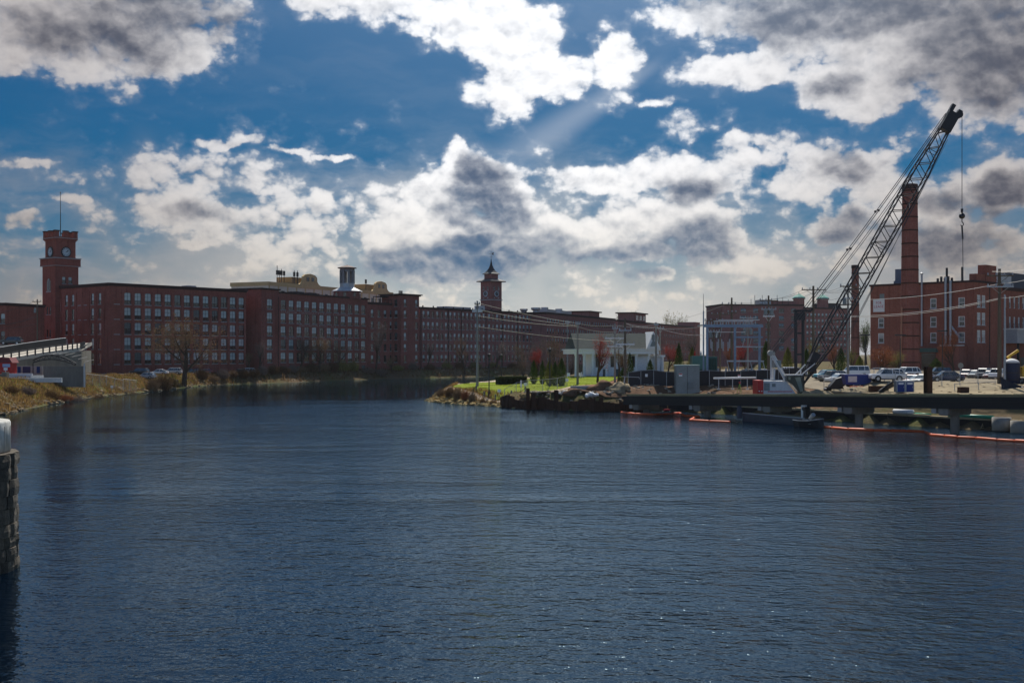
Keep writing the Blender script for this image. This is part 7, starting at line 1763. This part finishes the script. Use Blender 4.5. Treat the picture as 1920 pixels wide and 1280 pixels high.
def hedge():
    a = Vector(P2(938, 211)); b = Vector(P2(989, 215)); o = a; z = H(*((a + b) / 2)); root = thing('clipped_hedge', 'long low clipped dark green hedge on the lawn', 'hedge', (a.x, a.y, z), math.atan2((b - a).y, (b - a).x)); L = (b - a).length; r = random.Random(1); mb = MB()
    for i in range(4200):
        f = r.choice((0, 1, 1, 2, 2)); x, y, zz = r.uniform(0, L), r.uniform(0, 1.6), r.uniform(.05, 1.35)
        if f == 1: y = r.uniform(-.05, .1)
        if f == 2: zz = 1.35 + r.uniform(-.1, .1)
        c = Vector((x, y, zz)); u = Vector((r.uniform(-1, 1), r.uniform(-1, 1), r.uniform(-1, 1))).normalized() * .09; v = u.orthogonal().normalized() * .09; mb.tri(c - u, c + u, c + v * 1.4)
    mb.obj('foliage', LEAF_H, root); m = MB(); m.box(.1, L - .1, .12, 1.5, 0, 1.25); m.obj('branch_core', mat('hedge_core', (.02, .026, .012), .95), root)
hedge()

# shrubs: fans of upright stems
def shrub_mesh(seed, n=260):
    r = random.Random(seed); mb = MB()
    for i in range(n):
        a = r.uniform(0, 6.283); l = r.uniform(.1, .95) ** .8; b = Vector((math.cos(a) * l * .6, math.sin(a) * l * .6, 0)); h = r.uniform(.5, 1.0) * (1.08 - .55 * l * l); t = b + Vector((math.cos(a) * l * .4 + r.uniform(-.12, .12), math.sin(a) * l * .4 + r.uniform(-.12, .12), h))
        mb.tube([b, b.lerp(t, .5) + Vector((r.uniform(-.05, .05), r.uniform(-.05, .05), .03)), t], [.014, .010, .004], 3, False)
        for k in range(4):
            p = b.lerp(t, r.uniform(.35, 1)); d = Vector((r.uniform(-1, 1), r.uniform(-1, 1), r.uniform(-.2, 1))) * .14; mb.tube([p, p + d], [.007, .003], 3, False)
            u = d.orthogonal().normalized() * .03; mb.tri(p + d - u, p + d + u, p + d * 1.3)
    return mb.mesh('stems', GR_BRN)
SHR = [shrub_mesh(3), shrub_mesh(8), shrub_mesh(15)]
def shrub(label, px, D, half_px, hgt, m, group, dz=0.0):
    x, y, z = G(px, D, dz); w = half_px / F * D; root = thing('brush_shrub', label, 'shrub', (x, y, z - .1), px * 1.3, group); c = link('stems', SHR[int(px) % 3], root, Matrix.Diagonal((w, w, hgt, 1))); c.material_slots[0].link = 'OBJECT'; c.material_slots[0].material = m
GS = 'bare shrubs along the far shore'; shore = [(378, 320), (398, 325), (418, 330), (437, 334), (455, 337), (474, 341), (492, 346), (512, 351), (530, 356), (548, 361), (566, 366), (584, 371), (604, 376), (622, 382), (642, 387), (662, 392), (690, 397), (715, 402), (745, 410), (775, 416), (806, 422), (838, 433), (862, 441), (890, 452), (925, 462), (960, 472)]
words = ['below the red hatchback', 'at the third mill bay from the tree', 'under the right half of the corner mill', 'below the corner mill windows near its end', 'at the corner mill end', 'in the angle between the mills', 'at the lettered mill near corner', 'under the letter N of the painted name', 'below the second lettered bay', 'below the third lettered bay', 'at the slim grey tree foot', 'left of the leaning tree', 'at the leaning tree foot', 'right of the leaning tree', 'at the far lettered bays', 'at the lettered mill far end', 'under the tall grey tree', 'below the narrow-windowed range', 'at the stair tower foot', 'right of the stair tower', 'at the long mill left end', 'below the long mill fifth bay', 'below the long mill eighth bay', 'left of the lawn-point pole', 'under the spired tower', 'right of the lawn-point lamp']
rs = random.Random(6)
for (px, D), wd in zip(shore, words): shrub('brown leafless shrub on the far shore ' + wd, px, D - 3, rs.uniform(11, 17), rs.uniform(2.0, 3.6), rs.choice((GR_BRN, TW_TAN, TW_GREY, GR_BRN, TW_OLV)), GS)
shrub('big brown bush at the tip of the left bank', 306, 276, 22, 4.2, GR_BRN, 'bank bushes'); shrub('second brown bush beside the bank tip bush', 286, 268, 16, 3.2, TW_TAN, 'bank bushes'); shrub('golden bush at the water by the big bare tree', 322, 288, 14, 2.6, GR_DRY, 'bank bushes')
for i, (px, D, lab) in enumerate(((20, 190, 'dark brush below the kiosk'), (50, 196, 'brown brush below the terrace wall'), (95, 204, 'brown brush below the stage wall'), (120, 208, 'reddish brush right of the terrace wall'), (145, 212, 'grey brush at the stage corner'), (185, 226, 'low brush before the chain-link fence'), (215, 236, 'low brush before the pale gate'), (250, 248, 'brush right of the pale gate'))): shrub(lab, px, D, 20, 1.3 + .3 * (i % 3), (GR_BRN, TW_GREY, GR_BRN, TW_ORG, TW_GREY, GR_BRN, GR_BRN, TW_TAN)[i], 'brush along the top of the left bank')
for i, (px, D) in enumerate(((828, 209), (843, 205.5), (858, 202), (872, 199.5), (886, 197), (905, 193), (925, 190.5))): shrub(('tan reedy shrub at the very tip of the lawn point', 'second tan shrub from the tip of the lawn point', 'third tan shrub from the tip of the lawn point', 'tan shrub before the pale path end', 'tan shrub below the pole at the lawn point', 'low shrub below the first lawn bollards', 'low shrub by the first sheet pile')[i], px, D, (12, 12, 12, 10, 10, 8, 8)[i], (1.6, 2.0, 2.2, 1.9, 1.7, 1.1, .9)[i], (TW_TAN, GR_BRN, TW_TAN, TW_ORG, TW_TAN, GR_BRN, GR_BRN)[i], 'shrubs on the lawn point')

# grass and stones on the banks: nobody could count them
def scatter(name, label, m, n, region, hmin, hmax, seed, lean=.5, width=.09, clump=.5):
    rs_ = np.random.RandomState(seed); pts = []
    x0, x1, y0, y1, test = region
    X = rs_.uniform(x0, x1, n * 6); Y = rs_.uniform(y0, y1, n * 6); sd, sg = river_sd(X, Y); ok = test(X, Y, sd, sg)
    cl = np.sin(X * .9 + 2 * np.sin(Y * .31)) + np.sin(Y * 1.1 + 1.5 * np.sin(X * .43)) + rs_.uniform(-1.2, 1.2, len(X)); ok &= cl > -clump * 2
    X, Y = X[ok][:n], Y[ok][:n]; Z = height(X, Y); k = len(X)
    hh = rs_.uniform(hmin, hmax, k) * (0.75 + .25 * np.sin(X * .7 + Y * .5)); a = rs_.uniform(0, 6.283, k); la = rs_.uniform(0, 6.283, k); ll = rs_.uniform(0, lean, k) * hh; w = width * rs_.uniform(.6, 1.4, k)
    vs = np.zeros((k, 3, 3)); vs[:, 0] = np.stack([X - np.cos(a) * w, Y - np.sin(a) * w, Z - .03], -1); vs[:, 1] = np.stack([X + np.cos(a) * w, Y + np.sin(a) * w, Z - .03], -1); vs[:, 2] = np.stack([X + np.cos(la) * ll, Y + np.sin(la) * ll, Z + hh], -1)
    me = bpy.data.meshes.new(name); me.from_pydata(vs.reshape(-1, 3).tolist(), [], np.arange(k * 3).reshape(-1, 3).tolist()); me.materials.append(m)
    link(name, me, kind='stuff', label=label, cat='grass')
LB = (-125, -55, 95, 330, lambda X, Y, sd, sg: (sd > .2) & (sd < 11) & np.isin(sg, [2, 3, 4, 5, 6, 7, 8, 9]) & (X > -Y * .46))
scatter('dry_grass', 'dry golden grass over the left bank', GR_DRY, 40000, LB, .3, .9, 1, clump=.7)
scatter('fresh_grass', 'fresh green grass patches on the left bank', GR_GRN, 34000, (-125, -55, 95, 330, lambda X, Y, sd, sg: (sd > .8) & (sd < 11) & np.isin(sg, [2, 3, 4, 5, 6, 7, 8]) & (np.sin(X * .21 + 1) + np.sin(Y * .13) + .5 * np.sin(Y * .4) > -.35)), .2, .5, 2)
scatter('bank_brush', 'brown tangled brush on the left bank', GR_BRN, 24000, LB, .3, 1.0, 3, .8, .06, .35)
scatter('far_shore_grass', 'brown undergrowth along the far shore below the mills', GR_BRN, 26000, (-95, 75, 300, 560, lambda X, Y, sd, sg: (sd > .1) & (sd < 6) & np.isin(sg, list(range(8, 18)))), .4, 1.6, 4, .5, .14, .8)
scatter('point_grass', 'tan dry grass round the lawn point shore', GR_DRY, 9000, (-18, 8, 178, 235, lambda X, Y, sd, sg: (sd > .05) & (sd < 4.2) & np.isin(sg, [26, 27, 28, 29])), .2, .7, 5, .6, .05, .8)
scatter('lawn_grass', 'short grass blades over the lawn', GR_GRN, 40000, (-12, 24, 190, 236, lambda X, Y, sd, sg: (sd > 4.5) & (X < 9 + (Y - 195) * .36) & (X > -9 + (220 - Y) * .02)), .05, .16, 6, .6, .06, 1.0)
def riprap(name, label, n, region, m, smin, smax, seed):
    rs_ = np.random.RandomState(seed); x0, x1, y0, y1, test = region; X = rs_.uniform(x0, x1, n * 30); Y = rs_.uniform(y0, y1, n * 30); sd, sg = river_sd(X, Y); ok = test(X, Y, sd, sg); X, Y = X[ok][:n], Y[ok][:n]; Z = height(X, Y); mb = MB()
    for i in range(len(X)):
        s = rs_.uniform(smin, smax); b = blob((X[i], Y[i], max(Z[i], -.1) + s * .1), s * rs_.uniform(.8, 1.6), s * rs_.uniform(.8, 1.3), s * .6, int(seed * 1000 + i), 6, 4, .35); mb.add(b.v, b.f)
    mb.obj(name, m, kind='stuff', label=label, cat='stones')
riprap('shore_stones', 'pale and brown stones along the left waterline', 260, (-100, -60, 130, 320, lambda X, Y, sd, sg: (sd > -.5) & (sd < 2.2) & np.isin(sg, [2, 3, 4, 5, 6, 7, 8])), ROCKD, .18, .55, 1)
riprap('bank_stones', 'scattered pale stones on the left bank', 45, (-100, -60, 130, 320, lambda X, Y, sd, sg: (sd > 2) & (sd < 9) & np.isin(sg, [2, 3, 4, 5, 6, 7, 8])), ROCK, .15, .45, 2)
riprap('point_stones', 'yellowish stones along the lawn point waterline', 260, (-18, 6, 176, 225, lambda X, Y, sd, sg: (sd > -.5) & (sd < 1.6) & np.isin(sg, [26, 27, 28, 29, 30])), mat('yellow_rock', (.36, .27, .13), .95, .5, 1.5, bump=.08, bscale=3), .15, .5, 3)
riprap('yard_rubble', 'broken rubble over the dirt yard', 320, (2, 32, 172, 192, lambda X, Y, sd, sg: (sd > .8) & (sd < 11)), ROCK, .08, .32, 4)
riprap('gravel_rubble', 'loose stones over the gravel yard', 380, (38, 75, 128, 172, lambda X, Y, sd, sg: (sd > 5)), ROCKD, .08, .26, 5)

# ================================================================== the air
def haze_box():
    m = bpy.data.materials.new('haze'); m.use_nodes = True; t = NT(m.node_tree); t.n.clear()
    o = t.new('ShaderNodeOutputMaterial'); v = t.new('ShaderNodeVolumePrincipled'); t.l.new(v.outputs[0], o.inputs['Volume'])
    v.inputs['Color'].default_value = C(.86, .90, 1.0); v.inputs['Density'].default_value = HAZE; v.inputs['Anisotropy'].default_value = .2
    b = MB(); b.box(-9500, 9500, -3500, 12500, -4.0, 75.0); b.obj('haze', m, kind='stuff', label='thin pale haze in the air', cat='haze')
HAZE = 0.000035
haze_box()
